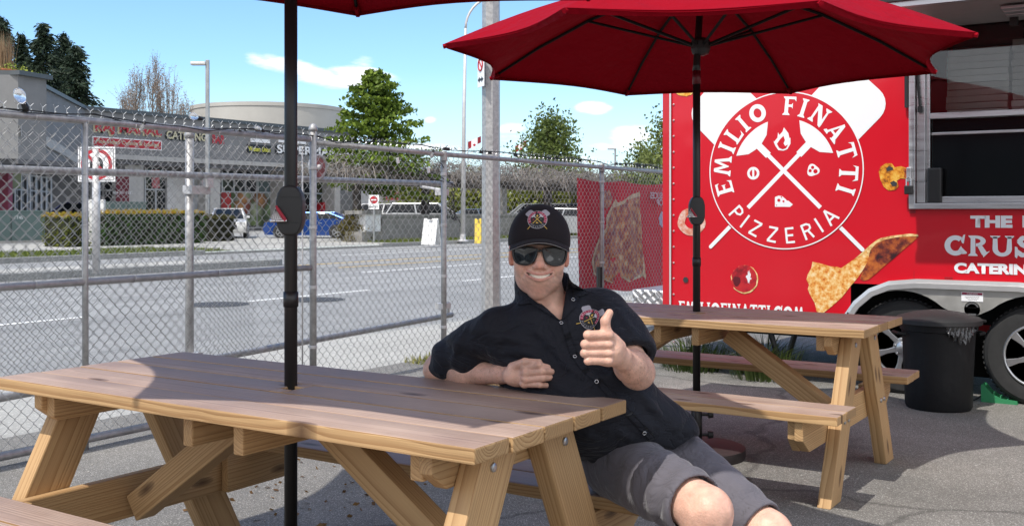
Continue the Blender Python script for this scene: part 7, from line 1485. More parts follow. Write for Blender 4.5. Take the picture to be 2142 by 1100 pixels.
def skin_field(f, lo, hi, h, blk=24):
    """surface nets, evaluated only in blocks that the surface can cross"""
    lo = np.array(lo, float); hi = np.array(hi, float); n = np.ceil((hi-lo)/h).astype(int)+1; n = ((n+blk-1)//blk)*blk+1
    Fv = np.full(n, 1.0, np.float32)
    for i in range(0, n[0]-1, blk):
        for j in range(0, n[1]-1, blk):
            for k in range(0, n[2]-1, blk):
                c = lo+h*(np.array([i, j, k])+blk/2)
                if abs(float(f(c[None])[0])) > h*blk*1.25: Fv[i:i+blk+1, j:j+blk+1, k:k+blk+1] = np.sign(float(f(c[None])[0])); continue
                g = np.stack(np.meshgrid(np.arange(i, i+blk+1), np.arange(j, j+blk+1), np.arange(k, k+blk+1), indexing='ij'), -1)*h+lo
                Fv[i:i+blk+1, j:j+blk+1, k:k+blk+1] = f(g.reshape(-1, 3)).reshape(g.shape[:-1])
    S = Fv < 0; m = [s-1 for s in n]
    cnt = np.zeros(m, np.int16); acc = np.zeros((*m, 3), np.float32)
    def sl(o): return tuple(slice(o[a], o[a]+m[a]) for a in range(3))
    for ax in range(3):
        for o1 in (0, 1):
            for o2 in (0, 1):
                o = [0, 0, 0]; oth = [a for a in range(3) if a != ax]; o[oth[0]] = o1; o[oth[1]] = o2; p = list(o); p[ax] = 1
                f0 = Fv[sl(o)]; f1 = Fv[sl(p)]; cr = (f0 < 0) != (f1 < 0); t = np.where(cr, f0/(f0-f1+1e-12), 0); cnt += cr
                for a in range(3): acc[..., a] += np.where(cr, (t if a == ax else o[a]), 0)
    act = cnt > 0; idx = -np.ones(m, np.int64); ii = np.argwhere(act); idx[act] = np.arange(len(ii)); V = lo+h*(ii+acc[act]/cnt[act][:, None])
    Fs = []
    for ax in range(3):
        b, c = [(1, 2), (2, 0), (0, 1)][ax]; s0 = [slice(1, m[a]) for a in range(3)]; s0[ax] = slice(0, m[ax])
        q = [slice(1, m[a]) for a in range(3)]; q[ax] = slice(0, m[ax]); q1 = list(q); q1[ax] = slice(1, m[ax]+1)
        a0 = S[tuple(q)]; a1 = S[tuple(q1)]; cr = a0 != a1; loc = np.argwhere(cr); base = np.array([1, 1, 1]); base[ax] = 0; loc = loc+base
        def at(db, dc): l = loc.copy(); l[:, b] -= db; l[:, c] -= dc; return idx[l[:, 0], l[:, 1], l[:, 2]]
        quad = np.stack([at(1, 1), at(0, 1), at(0, 0), at(1, 0)], 1); flip = a1[cr]; quad[flip] = quad[flip][:, ::-1]; ok = (quad >= 0).all(1); Fs.append(quad[ok])
    return V, np.vstack(Fs)
def vnoise(P, s, seed=0):
    """cheap smooth noise from summed sines"""
    rg = np.random.default_rng(seed); o = 0
    for k in range(5): d = rg.normal(size=3); d /= np.linalg.norm(d); o = o+np.sin(P@d*s*(1+.6*k)+rg.random()*6.28)/(1+.5*k)
    return o/3
def m2w(V): V = np.asarray(V); return np.stack([CT*V[:, 0]-ST*V[:, 1], ST*V[:, 0]+CT*V[:, 1], V[:, 2]], 1)
seat = m2w(Lp(1330, 1000, 3.15)[None])[0]
man = empty('person', (seat[0], seat[1], 0), 0, 'smiling man in black cap, sunglasses, black shirt and grey shorts giving a thumbs up, arm on the table', 'person')
man['label'] = 'smiling man in black cap, sunglasses, black shirt and grey shorts giving a thumbs up'
MO = np.array([seat[0], seat[1], 0.0])
def mobj(name, V, F, mat, col=None, smooth=True, parent=None):
    return np_obj(name, m2w(V)-MO, F, mat, parent or man, smooth=smooth, col=col)
def skin_mat():
    m, nt, b = nodes_of('skin'); N = nt.nodes.new; L = nt.links.new; at = N('ShaderNodeAttribute'); at.attribute_name = 'Col'; tc = N('ShaderNodeTexCoord'); n = N('ShaderNodeTexNoise'); n.inputs['Scale'].default_value = 38; n.inputs['Detail'].default_value = 5; L(tc.outputs['Object'], n.inputs['Vector'])
    mr = N('ShaderNodeMapRange'); L(n.outputs[0], mr.inputs[0]); mr.inputs[1].default_value = .3; mr.inputs[2].default_value = .7; mr.inputs[3].default_value = .86; mr.inputs[4].default_value = 1.12; mx = N('ShaderNodeMixRGB'); mx.blend_type = 'MULTIPLY'; mx.inputs[0].default_value = 1; L(at.outputs['Color'], mx.inputs[1]); L(mr.outputs[0], mx.inputs[2]); L(mx.outputs[0], b.inputs['Base Color'])
    b.inputs['Roughness'].default_value = .45; b.inputs['Specular IOR Level'].default_value = .4; b.inputs['Subsurface Weight'].default_value = .14; b.inputs['Subsurface Radius'].default_value = (.012, .005, .003); b.inputs['Subsurface Scale'].default_value = 1.0
    n2 = N('ShaderNodeTexNoise'); n2.inputs['Scale'].default_value = 190; n2.inputs['Detail'].default_value = 5; L(tc.outputs['Object'], n2.inputs['Vector']); bp = N('ShaderNodeBump'); bp.inputs['Distance'].default_value = .0016; L(n2.outputs[0], bp.inputs['Height']); L(bp.outputs[0], b.inputs['Normal']); MATS['skin'] = m; return m
M_skin = skin_mat()
# joints -------------------------------------------------------------
J = dict(neck=Lp(1146, 668, 3.17), shR=Lp(1032, 690, 3.16), shL=Lp(1262, 652, 3.17), elR=Lp(918, 772, 3.34), elL=Lp(1332, 776, 2.93), hipR=Lp(1296, 968, 3.12), hipL=Lp(1396, 950, 3.22), kneeR=Lp(1478, 1068, 2.74), kneeL=Lp(1606, 1118, 2.92),
         chest=Lp(1160, 740, 3.15), belly=Lp(1240, 850, 3.10), pelv=Lp(1320, 940, 3.17))
# head ---------------------------------------------------------------
HD = 3.10; HS = FPX/HD; HC = Lp(1128, 526, HD)
def hl(x, y, z): return HC+np.array([x, y, z])
ROLL = R(-1.5)
def face_field(P):
    p = P-HC
    c, s = math.cos(ROLL), math.sin(ROLL); q = np.stack([p[..., 0]*c+p[..., 2]*s, p[..., 1], -p[..., 0]*s+p[..., 2]*c], -1); ax = q.copy(); ax[..., 0] = np.abs(ax[..., 0])
    d = ell(q, (0, .035, .045), (.079, .100, .092))
    d = smin(d, ell(q, (0, .000, -.030), (.0735, .080, .082)), .03)             # mid face
    d = smin(d, ell(q, (0, .000, -.074), (.0560, .066, .058)), .026)              # jaw
    d = smin(d, ell(q, (0, -.034, -.112), (.027, .030, .028)), .020)             # chin
    d = smin(d, ell(ax, (.036, .002, -.074), (.026, .042, .036)), .024)           # jowls
    d = smin(d, ell(ax, (.042, -.044, -.036), (.029, .024, .024)), .022)         # smiling cheeks
    d = smin(d, ell(q, (0, -.050, -.062), (.034, .030, .034)), .03)              # muzzle
    d = smin(d, ell(q, (0, -.050, .020), (.062, .022, .022)), .025)              # brow
    d = smax(d, -ell(ax, (.033, -.088, .002), (.022, .018, .014)), .014)         # eye hollows
    d = smin(d, cone(q, (0, -.068, .006), (0, -.096, -.032), .0085, .0125), .014) # nose bridge and tip
    d = smin(d, ell(q, (0, -.099, -.036), (.0125, .011, .010)), .008)
    d = smin(d, ell(ax, (.0145, -.086, -.0405), (.0095, .012, .0085)), .007)     # nostril wings
    d = smax(d, -ell(ax, (.0075, -.096, -.0485), (.0042, .006, .003)), .002)
    # nasolabial creases
    for i, (a, b) in enumerate((((.020, -.088, -.040), (.040, -.074, -.052)), ((.040, -.074, -.052), (.047, -.060, -.070)))): d = smax(d, -cone(ax, a, b, .0022, .0022), .007)
    # lips following a smile curve
    xs = np.linspace(-.041, .041, 11)
    up = None; lo_ = None
    for i in range(10):
        x0, x1 = xs[i], xs[i+1]; dy = lambda x: -.0845+14*x*x; r0 = .0036*(1-.55*abs(x0)/.042); r1 = .0036*(1-.55*abs(x1)/.042)
        e = cone(q, (x0, dy(x0), -.0625+4.2*x0*x0), (x1, dy(x1), -.0625+4.2*x1*x1), r0, r1); up = e if up is None else np.minimum(up, e)
        e = cone(q, (x0, dy(x0)-.0005, -.0782+10.4*x0*x0), (x1, dy(x1)-.0005, -.0782+10.4*x1*x1), r0*1.25, r1*1.2); lo_ = e if lo_ is None else np.minimum(lo_, e)
    # mouth opening carved between the lips
    zz = q[..., 2]; xx = q[..., 0]; mid = -.0690+7.3*xx*xx; half = .0064*np.clip(1-(xx/.039)**2, 0, 1)**.7
    mouth = np.maximum(np.maximum(np.abs(zz-mid)-half, np.abs(xx)-.039), q[..., 1]+.056)
    d = smax(d, -mouth, .002); d = smin(d, up, .004); d = smin(d, lo_, .005)
    # ears
    e = ell(ax, (.083, .022, -.008), (.0085, .021, .034), None); e = smax(e, -ell(ax, (.0925, .020, -.004), (.007, .012, .020)), .004); e = smin(e, ell(ax, (.080, .014, -.036), (.006, .009, .009)), .008)
    d = smin(d, e, .006)
    return d
def neck_field(P):
    d = cone(P, hl(.010, .045, -.07), J['neck']+np.array([0, .045, -.02]), .054, .066); d = smin(d, cone(P, J['shR']+np.array([.02, .01, -.01]), J['shL']+np.array([-.02, .01, -.01]), .060, .060), .05)
    d = smin(d, ell(P, J['chest']+np.array([0, .015, .035]), (.150, .100, .12)), .04)
    d = smin(d, cone(P, hl(.0, .0, -.105), hl(.008, .035, -.135), .024, .040), .025)   # soft under-chin
    return d
def head_body(P): return smin(face_field(P), neck_field(P), .008)
V, F = skin_field(head_body, (-.20, 2.94, .90), (.36, 3.34, 1.31), .0030)
def skin_cols(V, base=(.66, .395, .295), face=False, seed=3):
    n = len(V); c = np.tile(np.array(base), (n, 1)); nz = vnoise(V, 60, seed)[:, None]; c = c*(1+.09*nz+.05*vnoise(V, 260, seed+5)[:, None])
    red = np.clip(vnoise(V, 25, seed+1), 0, 1)[:, None]; c = c*(1-red*.12)+np.array((.58, .17, .12))*red*.12
    if face:
        p = V-HC; cc, s = math.cos(ROLL), math.sin(ROLL); q = np.stack([p[:, 0]*cc+p[:, 2]*s, p[:, 1], -p[:, 0]*s+p[:, 2]*cc], 1); ax = np.abs(q[:, 0])
        def blend(mask, col): nonlocal c; mask = np.clip(mask, 0, 1)[:, None]; c = c*(1-mask)+np.array(col)*mask
        g = lambda x, z, sx, sz: np.exp(-(((ax-x)/sx)**2+((q[:, 2]-z)/sz)**2))
        blend(g(.042, -.034, .022, .018)*.45, (.60, .20, .14)); blend(g(0, -.034, .014, .016)*.5, (.60, .20, .14)); blend(g(0, -.108, .03, .018)*.35, (.62, .25, .19)); blend((ax > .076)*.55*(q[:, 2] < .03), (.58, .18, .13))
        st = np.clip((-.050-q[:, 2])/.02, 0, 1)*np.clip((.145+q[:, 2])/.03, 0, 1)*(.5+.5*vnoise(V*1.0, 400, 9)); blend(st*.38, (.26, .17, .14))
        zmid = -.0690+7.3*q[:, 0]**2; lipm = np.exp(-((np.abs(q[:, 2]-zmid)-.0078)/.0032)**2)*(ax < .039)*(q[:, 1] < -.060); blend(lipm*.7, (.56, .20, .17))
        blend(((np.abs(q[:, 2]-zmid) < .0058*np.clip(1-(ax/.039)**2, 0, 1)**.7)*(ax < .039)*(q[:, 1] < -.04)*(q[:, 1] > -.076))*1.0, (.10, .025, .02))
        blend(np.clip((q[:, 2]-.012)/.03, 0, 1)*(q[:, 1] > .03)*.0, (.1, .1, .1))
    return c
bodyV = [V]; bodyF = [F]; bodyC = [skin_cols(V, base=(.72, .43, .32), face=True)]; off = len(V)
# teeth
def tooth_strip():
    vs = []; fs = []; n = 30
    for i in range(n+1):
        x = -.035+.070*i/n; g = .0006*abs(math.sin((x/.0078)*math.pi)); y = -.0822+13*x*x+g*.8; t = hl(x*math.cos(ROLL), y, -.0635+4.6*x*x); b_ = hl(x*math.cos(ROLL), y+.0015, -.0742+10.0*x*x+.0008*(1-abs(math.sin(x/.0078*math.pi)))); vs += [t, b_]
    return np.array(vs), np.array([(2*i, 2*i+1, 2*i+3, 2*i+2) for i in range(n)])
tv, tf = tooth_strip(); tv[:, 2] += 0
mobj('teeth', tv, tf, MAT('teeth', (.92, .84, .70), .25, spec=.6))
# arms and hands -----------------------------------------------------
shR_s, shL_s = J['shR'], J['shL']
wrR = Lp(1046, 783, 3.12); palmR = Lp(1084, 785, 3.055)
def armR(P):
    d = cone(P, shR_s, J['elR']+np.array([.01, -.005, .01]), .055, .046); d = smin(d, cone(P, J['elR'], Lp(975, 778, 3.25), .040, .043), .03); d = smin(d, cone(P, Lp(975, 778, 3.25), wrR, .042, .0265), .03)
    d = smin(d, ell(P, J['elR']+np.array([-.012, .0, -.006]), (.034, .036, .032)), .02)
    pm = ell(P, palmR, (.044, .026, .030)); pm = smin(pm, cone(P, wrR, palmR, .0255, .026), .02)
    kn = [Lp(1099, 769, 3.02), Lp(1101, 781, 3.012), Lp(1100, 793, 3.012), Lp(1096, 803, 3.02)]
    pip = [Lp(1127, 764, 2.992), Lp(1135, 776, 2.988), Lp(1136, 790, 2.990), Lp(1130, 804, 2.998)]; tp_ = [Lp(1146, 768, 3.008), Lp(1154, 777, 3.006), Lp(1154, 790, 3.008), Lp(1151, 806, 3.012)]
    f = None
    for a, b, c, r in zip(kn, pip, tp_, (.0098, .0102, .0098, .0088)):
        e = smin(cone(P, a, b, r*1.12, r), cone(P, b, c, r, r*.86), .004); e = smin(e, cone(P, palmR, a, .016, r*1.15), .008); f = e if f is None else smin(f, e, .0022)
    th_ = smin(cone(P, Lp(1072, 768, 3.05), Lp(1098, 757, 3.018), .015, .0115), cone(P, Lp(1098, 757, 3.018), Lp(1128, 757, 3.0), .0112, .0088), .005)
    f = smin(f, th_, .004); d = smin(d, smin(pm, f, .008), .012)
    for k in kn: d = smin(d, ell(P, k+np.array([-.004, -.006, .003]), (.0075, .006, .0065)), .006)
    return d
wrL = Lp(1298, 748, 2.745)
def armL(P):
    el = J['elL']; d = cone(P, shL_s, el, .056, .043); d = smin(d, cone(P, el, el*.5+wrL*.5+np.array([.004, 0, -.004]), .043, .039), .03); d = smin(d, cone(P, el*.5+wrL*.5+np.array([.004, 0, -.004]), wrL, .039, .027), .03)
    d = smin(d, ell(P, el+np.array([.008, .004, -.012]), (.034, .036, .033)), .02)
    pc = Lp(1268, 727, 2.70); pm = ell(P, pc, (.036, .026, .046)); pm = smin(pm, cone(P, wrL, pc+np.array([.01, 0, -.008]), .029, .032), .02)
    ys = (700, 719.5, 738, 754); f = None; rs = (.0116, .0115, .0110, .0100); x0 = (1221, 1215, 1214, 1221)
    for y, r, xp in zip(ys, rs, x0):
        a = Lp(1272, y, 2.672); b = Lp(xp+9, y+.5, 2.650); c = Lp(xp+10, y+1, 2.688); c2 = Lp(xp+34, y+2, 2.70); e = smin(smin(cone(P, a, b, r*1.06, r), cone(P, b, c, r, r*.95), .004), cone(P, c, c2, r*.95, r*.8), .004); f = e if f is None else smin(f, e, .0020)
    t1 = cone(P, Lp(1292, 726, 2.71), Lp(1268, 697, 2.672), .022, .0158); t2 = cone(P, Lp(1268, 697, 2.672), Lp(1266, 671, 2.668), .0140, .0120); t3 = cone(P, Lp(1266, 671, 2.668), Lp(1275, 654, 2.672), .0120, .0098)
    f = smin(f, smin(smin(t1, t2, .006), t3, .005), .006); d = smin(d, smin(pm, f, .007), .014)
    for y in ys: d = smin(d, ell(P, Lp(1274, y+1, 2.664), (.0095, .008, .0085)), .007)
    # tendons on the back of the hand
    for y in ys[:3]: d = smin(d, cone(P, Lp(1278, y+2, 2.668), Lp(1292, 742, 2.706), .004, .003), .008)
    return d
for fn, lo, hi, h in ((armR, (-.34, 2.94, .70), (.14, 3.46, 1.06), .0025), (armL, (.17, 2.60, .70), (.46, 3.26, 1.10), .0025)):
    V, F = skin_field(fn, lo, hi, h); bodyV.append(V); bodyF.append(F+off); off += len(V); c = skin_cols(V, seed=6)
    nm = np.zeros(len(V)); 
    bodyC.append(c)
# fine hair on the forearms
def arm_hair(V, F, ok, n, seed):
    rg = np.random.default_rng(seed); tri = F[rg.integers(0, len(F), n*4)]; c = V[tri].mean(1); nn = np.cross(V[tri[:, 1]]-V[tri[:, 0]], V[tri[:, 2]]-V[tri[:, 0]]); nn /= np.linalg.norm(nn, axis=1)[:, None]+1e-9; m = ok(c); c, nn = c[m][:n], nn[m][:n]; k = len(c)
    t = rg.normal(size=(k, 3))*.5+np.array([.3, 0, -.9]); t -= (t*nn).sum(1)[:, None]*nn; t /= np.linalg.norm(t, axis=1)[:, None]; tip = c+t*.009+nn*.0022*np.sign((nn*np.array([0, -1, .2])).sum(1))[:, None]; sd = np.cross(t, nn)*.00022
    return np.stack([c-sd, c+sd, tip], 1).reshape(-1, 3)
hv = np.vstack([arm_hair(bodyV[1], F_ , ok, 1500, sd) for F_, ok, sd in ((bodyF[1]-len(bodyV[0]), lambda c: (c[:, 0] > -.22) & (c[:, 0] < -.03), 1),)]+[arm_hair(bodyV[2], bodyF[2]-len(bodyV[0])-len(bodyV[1]), lambda c: (c[:, 2] < .90) & (c[:, 2] > .76) & (c[:, 1] > 2.74), 1500, 2)])
o = mobj('arm_hair', hv, np.arange(len(hv)).reshape(-1, 3), MAT('arm_hair', (.09, .055, .035), .7), smooth=False); o['kind'] = 'stuff'
# torso under the clothes and legs
def legs(P):
    d = cone(P, J['hipR'], J['kneeR'], .085, .064); d = smin(d, cone(P, J['kneeR']+np.array([0, .004, -.01]), np.array([.50, 2.70, .10]), .060, .042), .03)
    d = smin(d, ell(P, J['kneeR']+np.array([.002, -.02, .008]), (.046, .040, .046)), .03); d = smin(d, ell(P, J['kneeR']+np.array([-.006, -.052, .018]), (.024, .018, .028)), .02)
    e = cone(P, J['hipL'], J['kneeL'], .085, .062); e = smin(e, cone(P, J['kneeL'], np.array([.92, 2.62, .10]), .058, .040), .03); e = smin(e, ell(P, J['kneeL']+np.array([.004, -.012, .012]), (.048, .046, .046)), .03)
    d = np.minimum(d, e); d = smin(d, cone(P, J['belly'], J['pelv'], .10, .11), .05); return d
V, F = skin_field(legs, (.10, 2.50, .06), (1.02, 3.40, .95), .0045); bodyV.append(V); bodyF.append(F+off); bodyC.append(skin_cols(V, base=(.74, .44, .33), seed=8)); off += len(V)
V = np.vstack(bodyV); F = np.vstack(bodyF); o = mobj('body', V, F, M_skin, col=np.vstack(bodyC))
# shoes
M_shoe = MAT('shoe_black', (.02, .02, .02), .6)
for (x, y, a) in ((.50, 2.66, -.1), (.93, 2.58, .35)):
    fn = lambda P: np.maximum(smin(cone(P, (x, y+.04, .06), (x+math.sin(a)*.16, y-.16, .04), .052, .042), cone(P, (x, y+.05, .06), (x, y+.045, .13), .05, .045), .03), -(P[..., 2]-.004)); V, F = skin_field(fn, (x-.16, y-.3, -.03), (x+.2, y+.16, .22), .006); mobj('shoe', V, F, M_shoe)
# shirt --------------------------------------------------------------
def folds(P, paths, r, k):
    d = None
    for pa in paths:
        e = chainc(P, [Lp(*q) for q in pa], [r*.3]+[r]*(len(pa)-2)+[r*.2], .01); d = e if d is None else np.minimum(d, e)
    return d
def shirt_raw(P):
    d = ell(P, J['chest']+np.array([.005, .02, -.010]), (.185, .125, .20)); d = smin(d, cone(P, J['shR']+np.array([.035, .012, -.012]), J['shL']+np.array([-.03, .012, -.012]), .073, .070), .07)
    d = smin(d, ell(P, J['belly']+np.array([-.010, .0, .01]), (.190, .150, .16)), .08); d = smin(d, ell(P, J['pelv']+np.array([.008, .015, .0]), (.165, .135, .12)), .06)
    d = smin(d, cone(P, Lp(1330, 872, 3.11), Lp(1408, 905, 3.14), .110, .078), .04)
    d = smin(d, cone(P, J['neck']+np.array([.0, .045, .018]), J['chest']+np.array([0, .02, 0]), .072, .12), .03)
    st_ = cone(P, (.102, 3.20, .985), (.088, 3.205, 1.075), .094, .083); st_ = smax(st_, P[..., 2]-(1.082+.15*(P[..., 1]-3.2)), .003); d = smin(d, st_, .02)
    # sleeves
    sR = cone(P, J['shR']+np.array([-.002, 0, .0]), Lp(950, 748, 3.30), .062, .066); sR = smin(sR, cone(P, Lp(985, 722, 3.22), Lp(985, 768, 3.23), .06, .045), .04); sR = smin(sR, cone(P, Lp(950, 748, 3.3), Lp(926, 767, 3.33), .064, .046), .03)
    sL = cone(P, J['shL']+np.array([.0, 0, -.004]), Lp(1310, 728, 3.03), .074, .078); sL = smin(sL, cone(P, Lp(1296, 706, 3.08), Lp(1318, 742, 2.99), .074, .070), .03)
    nL = (Lp(1326, 752, 2.955)-J['shL']); nL = nL/np.linalg.norm(nL); sL = smax(sL, (P-Lp(1327, 752, 2.975))@nL, .004)
    sR = smax(sR, (P-Lp(985, 784, 3.2))@np.array([.05, -.25, -.968]), .004)
    d = smin(d, sR, .030); d = smin(d, sL, .030)
    return d
neckL, neckR, vbot = Lp(1078, 585, 3.05), Lp(1189, 575, 3.05), Lp(1174, 672, 3.05)
def prism2(P, pts, dist):
    """signed distance in the frontal plane to a convex triangle"""
    X = P[..., 0]/P[..., 1]*3.05; Z = (P[..., 2]-EYE)/P[..., 1]*3.05+EYE; d = None
    for i in (0, 1):
        a, b = pts[i], pts[(i+1) % 3]; ex, ez = b[0]-a[0], b[2]-a[2]; l = math.hypot(ex, ez); e = ((X-a[0])*ez-(Z-a[2])*ex)/l; d = e if d is None else np.maximum(d, e)
    return d
HEM = [Lp(1248, 1075, 3.1), Lp(1300, 985, 3.1), Lp(1382, 934, 3.1), Lp(1410, 940, 3.1), Lp(1452, 912, 3.1)]
def hit(field, px, py, d0=2.55, d1=3.6, lift=0.0):
    ds = np.linspace(d0, d1, 420); P = np.stack([Lp(px, py, d) for d in ds]); f = field(P); k = np.argmax(f < 0)
    if not (f < 0).any(): return None
    t = f[k-1]/(f[k-1]-f[k]+1e-9) if k > 0 else 0; d = ds[k-1]+(ds[k]-ds[k-1])*t; return Lp(px, py, d-lift)
fold_px = [[(1052, 700), (1100, 715), (1160, 735)], [(1060, 735), (1090, 738), (1120, 742)], [(1190, 812), (1240, 850), (1320, 890)], [(1188, 840), (1230, 905), (1330, 940)], [(1210, 900), (1240, 960), (1300, 965)], [(1330, 815), (1360, 850), (1385, 880)],
           [(1165, 740), (1190, 770), (1215, 790)], [(975, 690), (955, 730), (950, 765)], [(1010, 665), (1040, 715), (1046, 750)], [(1290, 650), (1320, 690), (1345, 728)], [(1240, 600), (1270, 640), (1300, 700)], [(1120, 690), (1150, 720), (1195, 742)], [(1225, 812), (1300, 905), (1360, 935)], [(1250, 600), (1262, 640), (1262, 690)]]
fold_paths = []
for pa in fold_px:
    q = [(x, y, hit(shirt_raw, x, y)) for x, y in pa]; q = [(x, y, h_[1]+.004) for x, y, h_ in q if h_ is not None]
    if len(q) > 1: fold_paths.append(q)
def shirt(P):
    d = shirt_raw(P); w = vnoise(P*np.array([1, 1, 1.0]), 22, 4)*.0030+vnoise(P*np.array([1.0, .5, 2.0]), 48, 5)*.0016
    d = d+w
    d = smin(d, folds(P, fold_paths, .0085, .02), .016)
    # diagonal pull creases across the belly
    u = P[..., 0]*.5+P[..., 2]*.85; v = P[..., 0]*.85-P[..., 2]*.5; mask = np.exp(-(((P[..., 2]-.80)/.16)**2)); d = d-mask*.0035*np.sin(u*95+np.sin(v*18)*1.6)
    # neck opening
    op = prism2(P, [neckL+np.array([-.002, 0, .06]), neckR+np.array([.0, 0, .09]), vbot], 0) if False else prism2(P, [neckL, vbot, neckR], 0); front = P[..., 1]-3.20
    carve = np.maximum(op, front); d = smax(d, -carve, .006)
    d = smax(d, -(cone(P, (.087, 3.20, 1.10), (.100, 3.20, .975), .074, .064)), .006)
    # hem, seen from the front as a slanting cut
    a, b = HEM[0], HEM[-1]
    cut = None
    X = P[..., 0]/P[..., 1]*3.1; Z = (P[..., 2]-EYE)/P[..., 1]*3.1+EYE
    hx = np.array([h_[0] for h_ in HEM]); hz = np.array([h_[2] for h_ in HEM]); zz = np.interp(X, hx, hz, left=.15); d = smax(d, (zz-Z)*.80, .004)
    d = np.maximum(d, .30-P[..., 2])
    # sleeve mouths
    e = cone(P, J['elL'], Lp(1312, 735, 3.02), .053, .053); nL = (Lp(1326, 752, 2.955)-J['shL']); nL = nL/np.linalg.norm(nL); d = np.maximum(d, -np.maximum(e, -((P-Lp(1318, 735, 2.995))@nL)))
    return d
V, F = skin_field(shirt, (-.36, 2.80, .28), (.60, 3.50, 1.08), .0052)
def fabric(name, col, rough, scale=900, bump=.0004, sheen=.3, var=.1):
    m = MAT(name, col, rough, 0, var, 5, bump, scale, .25); m.node_tree.nodes['Principled BSDF'].inputs['Sheen Weight'].default_value = sheen; m.node_tree.nodes['Principled BSDF'].inputs['Sheen Roughness'].default_value = .4; return m
M_shirt = fabric('shirt_cloth', (.012, .013, .019), .75, sheen=.1); M_short = fabric('shorts_cloth', (.115, .108, .125), .8, 500, .0006, .2, .12); M_capc = fabric('cap_cloth', (.016, .012, .014), .85, 700, sheen=.03)
def wrinkles(m, sc, dist, st=(1, 1, 1)):
    nt = m.node_tree; N = nt.nodes.new; L = nt.links.new; b = nt.nodes['Principled BSDF']; old = b.inputs['Normal'].links[0].from_socket
    tc = N('ShaderNodeTexCoord'); mp = N('ShaderNodeMapping'); mp.inputs['Scale'].default_value = st; mp.inputs['Rotation'].default_value = (.3, .5, .2); L(tc.outputs['Object'], mp.inputs[0]); n = N('ShaderNodeTexNoise'); n.inputs['Scale'].default_value = sc; n.inputs['Detail'].default_value = 4; n.inputs['Distortion'].default_value = .8; L(mp.outputs[0], n.inputs['Vector'])
    ab = N('ShaderNodeMath'); ab.operation = 'SUBTRACT'; L(n.outputs[0], ab.inputs[0]); ab.inputs[1].default_value = .5; a2 = N('ShaderNodeMath'); a2.operation = 'ABSOLUTE'; L(ab.outputs[0], a2.inputs[0]); a3 = N('ShaderNodeMath'); a3.operation = 'POWER'; L(a2.outputs[0], a3.inputs[0]); a3.inputs[1].default_value = .7
    bp = N('ShaderNodeBump'); bp.inputs['Distance'].default_value = dist; L(a3.outputs[0], bp.inputs['Height']); L(old, bp.inputs['Normal']); L(bp.outputs[0], b.inputs['Normal'])
wrinkles(M_shirt, 7, .018, (1, 1, 1.8)); wrinkles(M_short, 8, .016)
sh = mobj('shirt', V, F, M_shirt)
# shorts
def shorts(P):
    kR, kL = J['kneeR'], J['kneeL']; aR, aL = J['hipR'], J['hipL']; cR = aR+(kR-aR)*.86; cL = aL+(kL-aL)*.90
    d = cone(P, aR, cR+np.array([0, 0, -.004]), .108, .088); d2 = cone(P, aL, cL, .104, .082); d = smin(d, d2, .035); d = smin(d, ell(P, J['pelv']+np.array([0, .02, -.03]), (.150, .125, .12)), .05)
    d = d+vnoise(P, 26, 14)*.0035+vnoise(P, 60, 15)*.0012
    dirR = (kR-aR)/np.linalg.norm(kR-aR); tR = (P-aR)@dirR; nearR = cone(P, aR, kR, .12, .12) < cone(P, aL, kL, .12, .12); d = d-np.where(nearR, 1, .8)*.003*np.sin(tR*80+P[..., 0]*25)*np.clip((tR-.05)/.2, 0, 1)
    dirL = (kL-aL)/np.linalg.norm(kL-aL); tL = (P-aL)@dirL; LR = np.linalg.norm(cR-aR)+.012; LL = np.linalg.norm(cL-aL)+.01
    d = np.where(nearR, smax(d, tR-LR, .004), smax(d, tL-LL, .004))
    iR = np.maximum(cone(P, cR-dirR*.04, cR+dirR*.1, .076, .076), -(tR-LR+.030)); iL = np.maximum(cone(P, cL-dirL*.04, cL+dirL*.1, .072, .072), -(tL-LL+.030)); d = np.where(nearR, smax(d, -iR, .004), smax(d, -iL, .004))
    d = np.maximum(d, P[..., 2]-.66); return d
V, F = skin_field(shorts, (.14, 2.66, .30), (.80, 3.42, .70), .005); so = mobj('shorts', V, F, M_short)
# cap ----------------------------------------------------------------
def capf(P):
    p = P-HC; c, s = math.cos(ROLL), math.sin(ROLL); q = np.stack([p[..., 0]*c+p[..., 2]*s, p[..., 1], -p[..., 0]*s+p[..., 2]*c], -1); ax = q.copy(); ax[..., 0] = np.abs(ax[..., 0])
    d = ell(q, (0, .030, .030), (.0925, .112, .108)); d = smin(d, ell(q, (0, -.030, .062), (.062, .050, .062)), .05); d = smin(d, ell(q, (0, .01, .118), (.008, .008, .012)), .01)
    lowz = .016+.010*np.clip((q[..., 1]+.05)/-.05, 0, 1)-.014*np.clip((q[..., 1])/.1, 0, 1); d = smax(d, lowz-q[..., 2], .003); d = smax(d, -ell(q, (0, .030, .020), (.083, .100, .095)), .002)
    for x in (0, .052): d = smax(d, -(np.abs(ax[..., 0]-x-.15*np.clip(q[..., 2]-.05, -.1, .03)*(x > 0))-.0004) if False else d*0-1, .0)
    return d
V, F = skin_field(capf, HC+np.array([-.12, -.12, -.02]), HC+np.array([.12, .17, .155]), .0028); cp = mobj('cap', V, F, M_capc)
def rollv(V): c, s = math.cos(ROLL), math.sin(ROLL); V = np.asarray(V, float); return np.stack([V[:, 0]*c-V[:, 2]*s, V[:, 1], V[:, 0]*s+V[:, 2]*c], 1)+HC
nu, nv = 30, 12; top = []; 
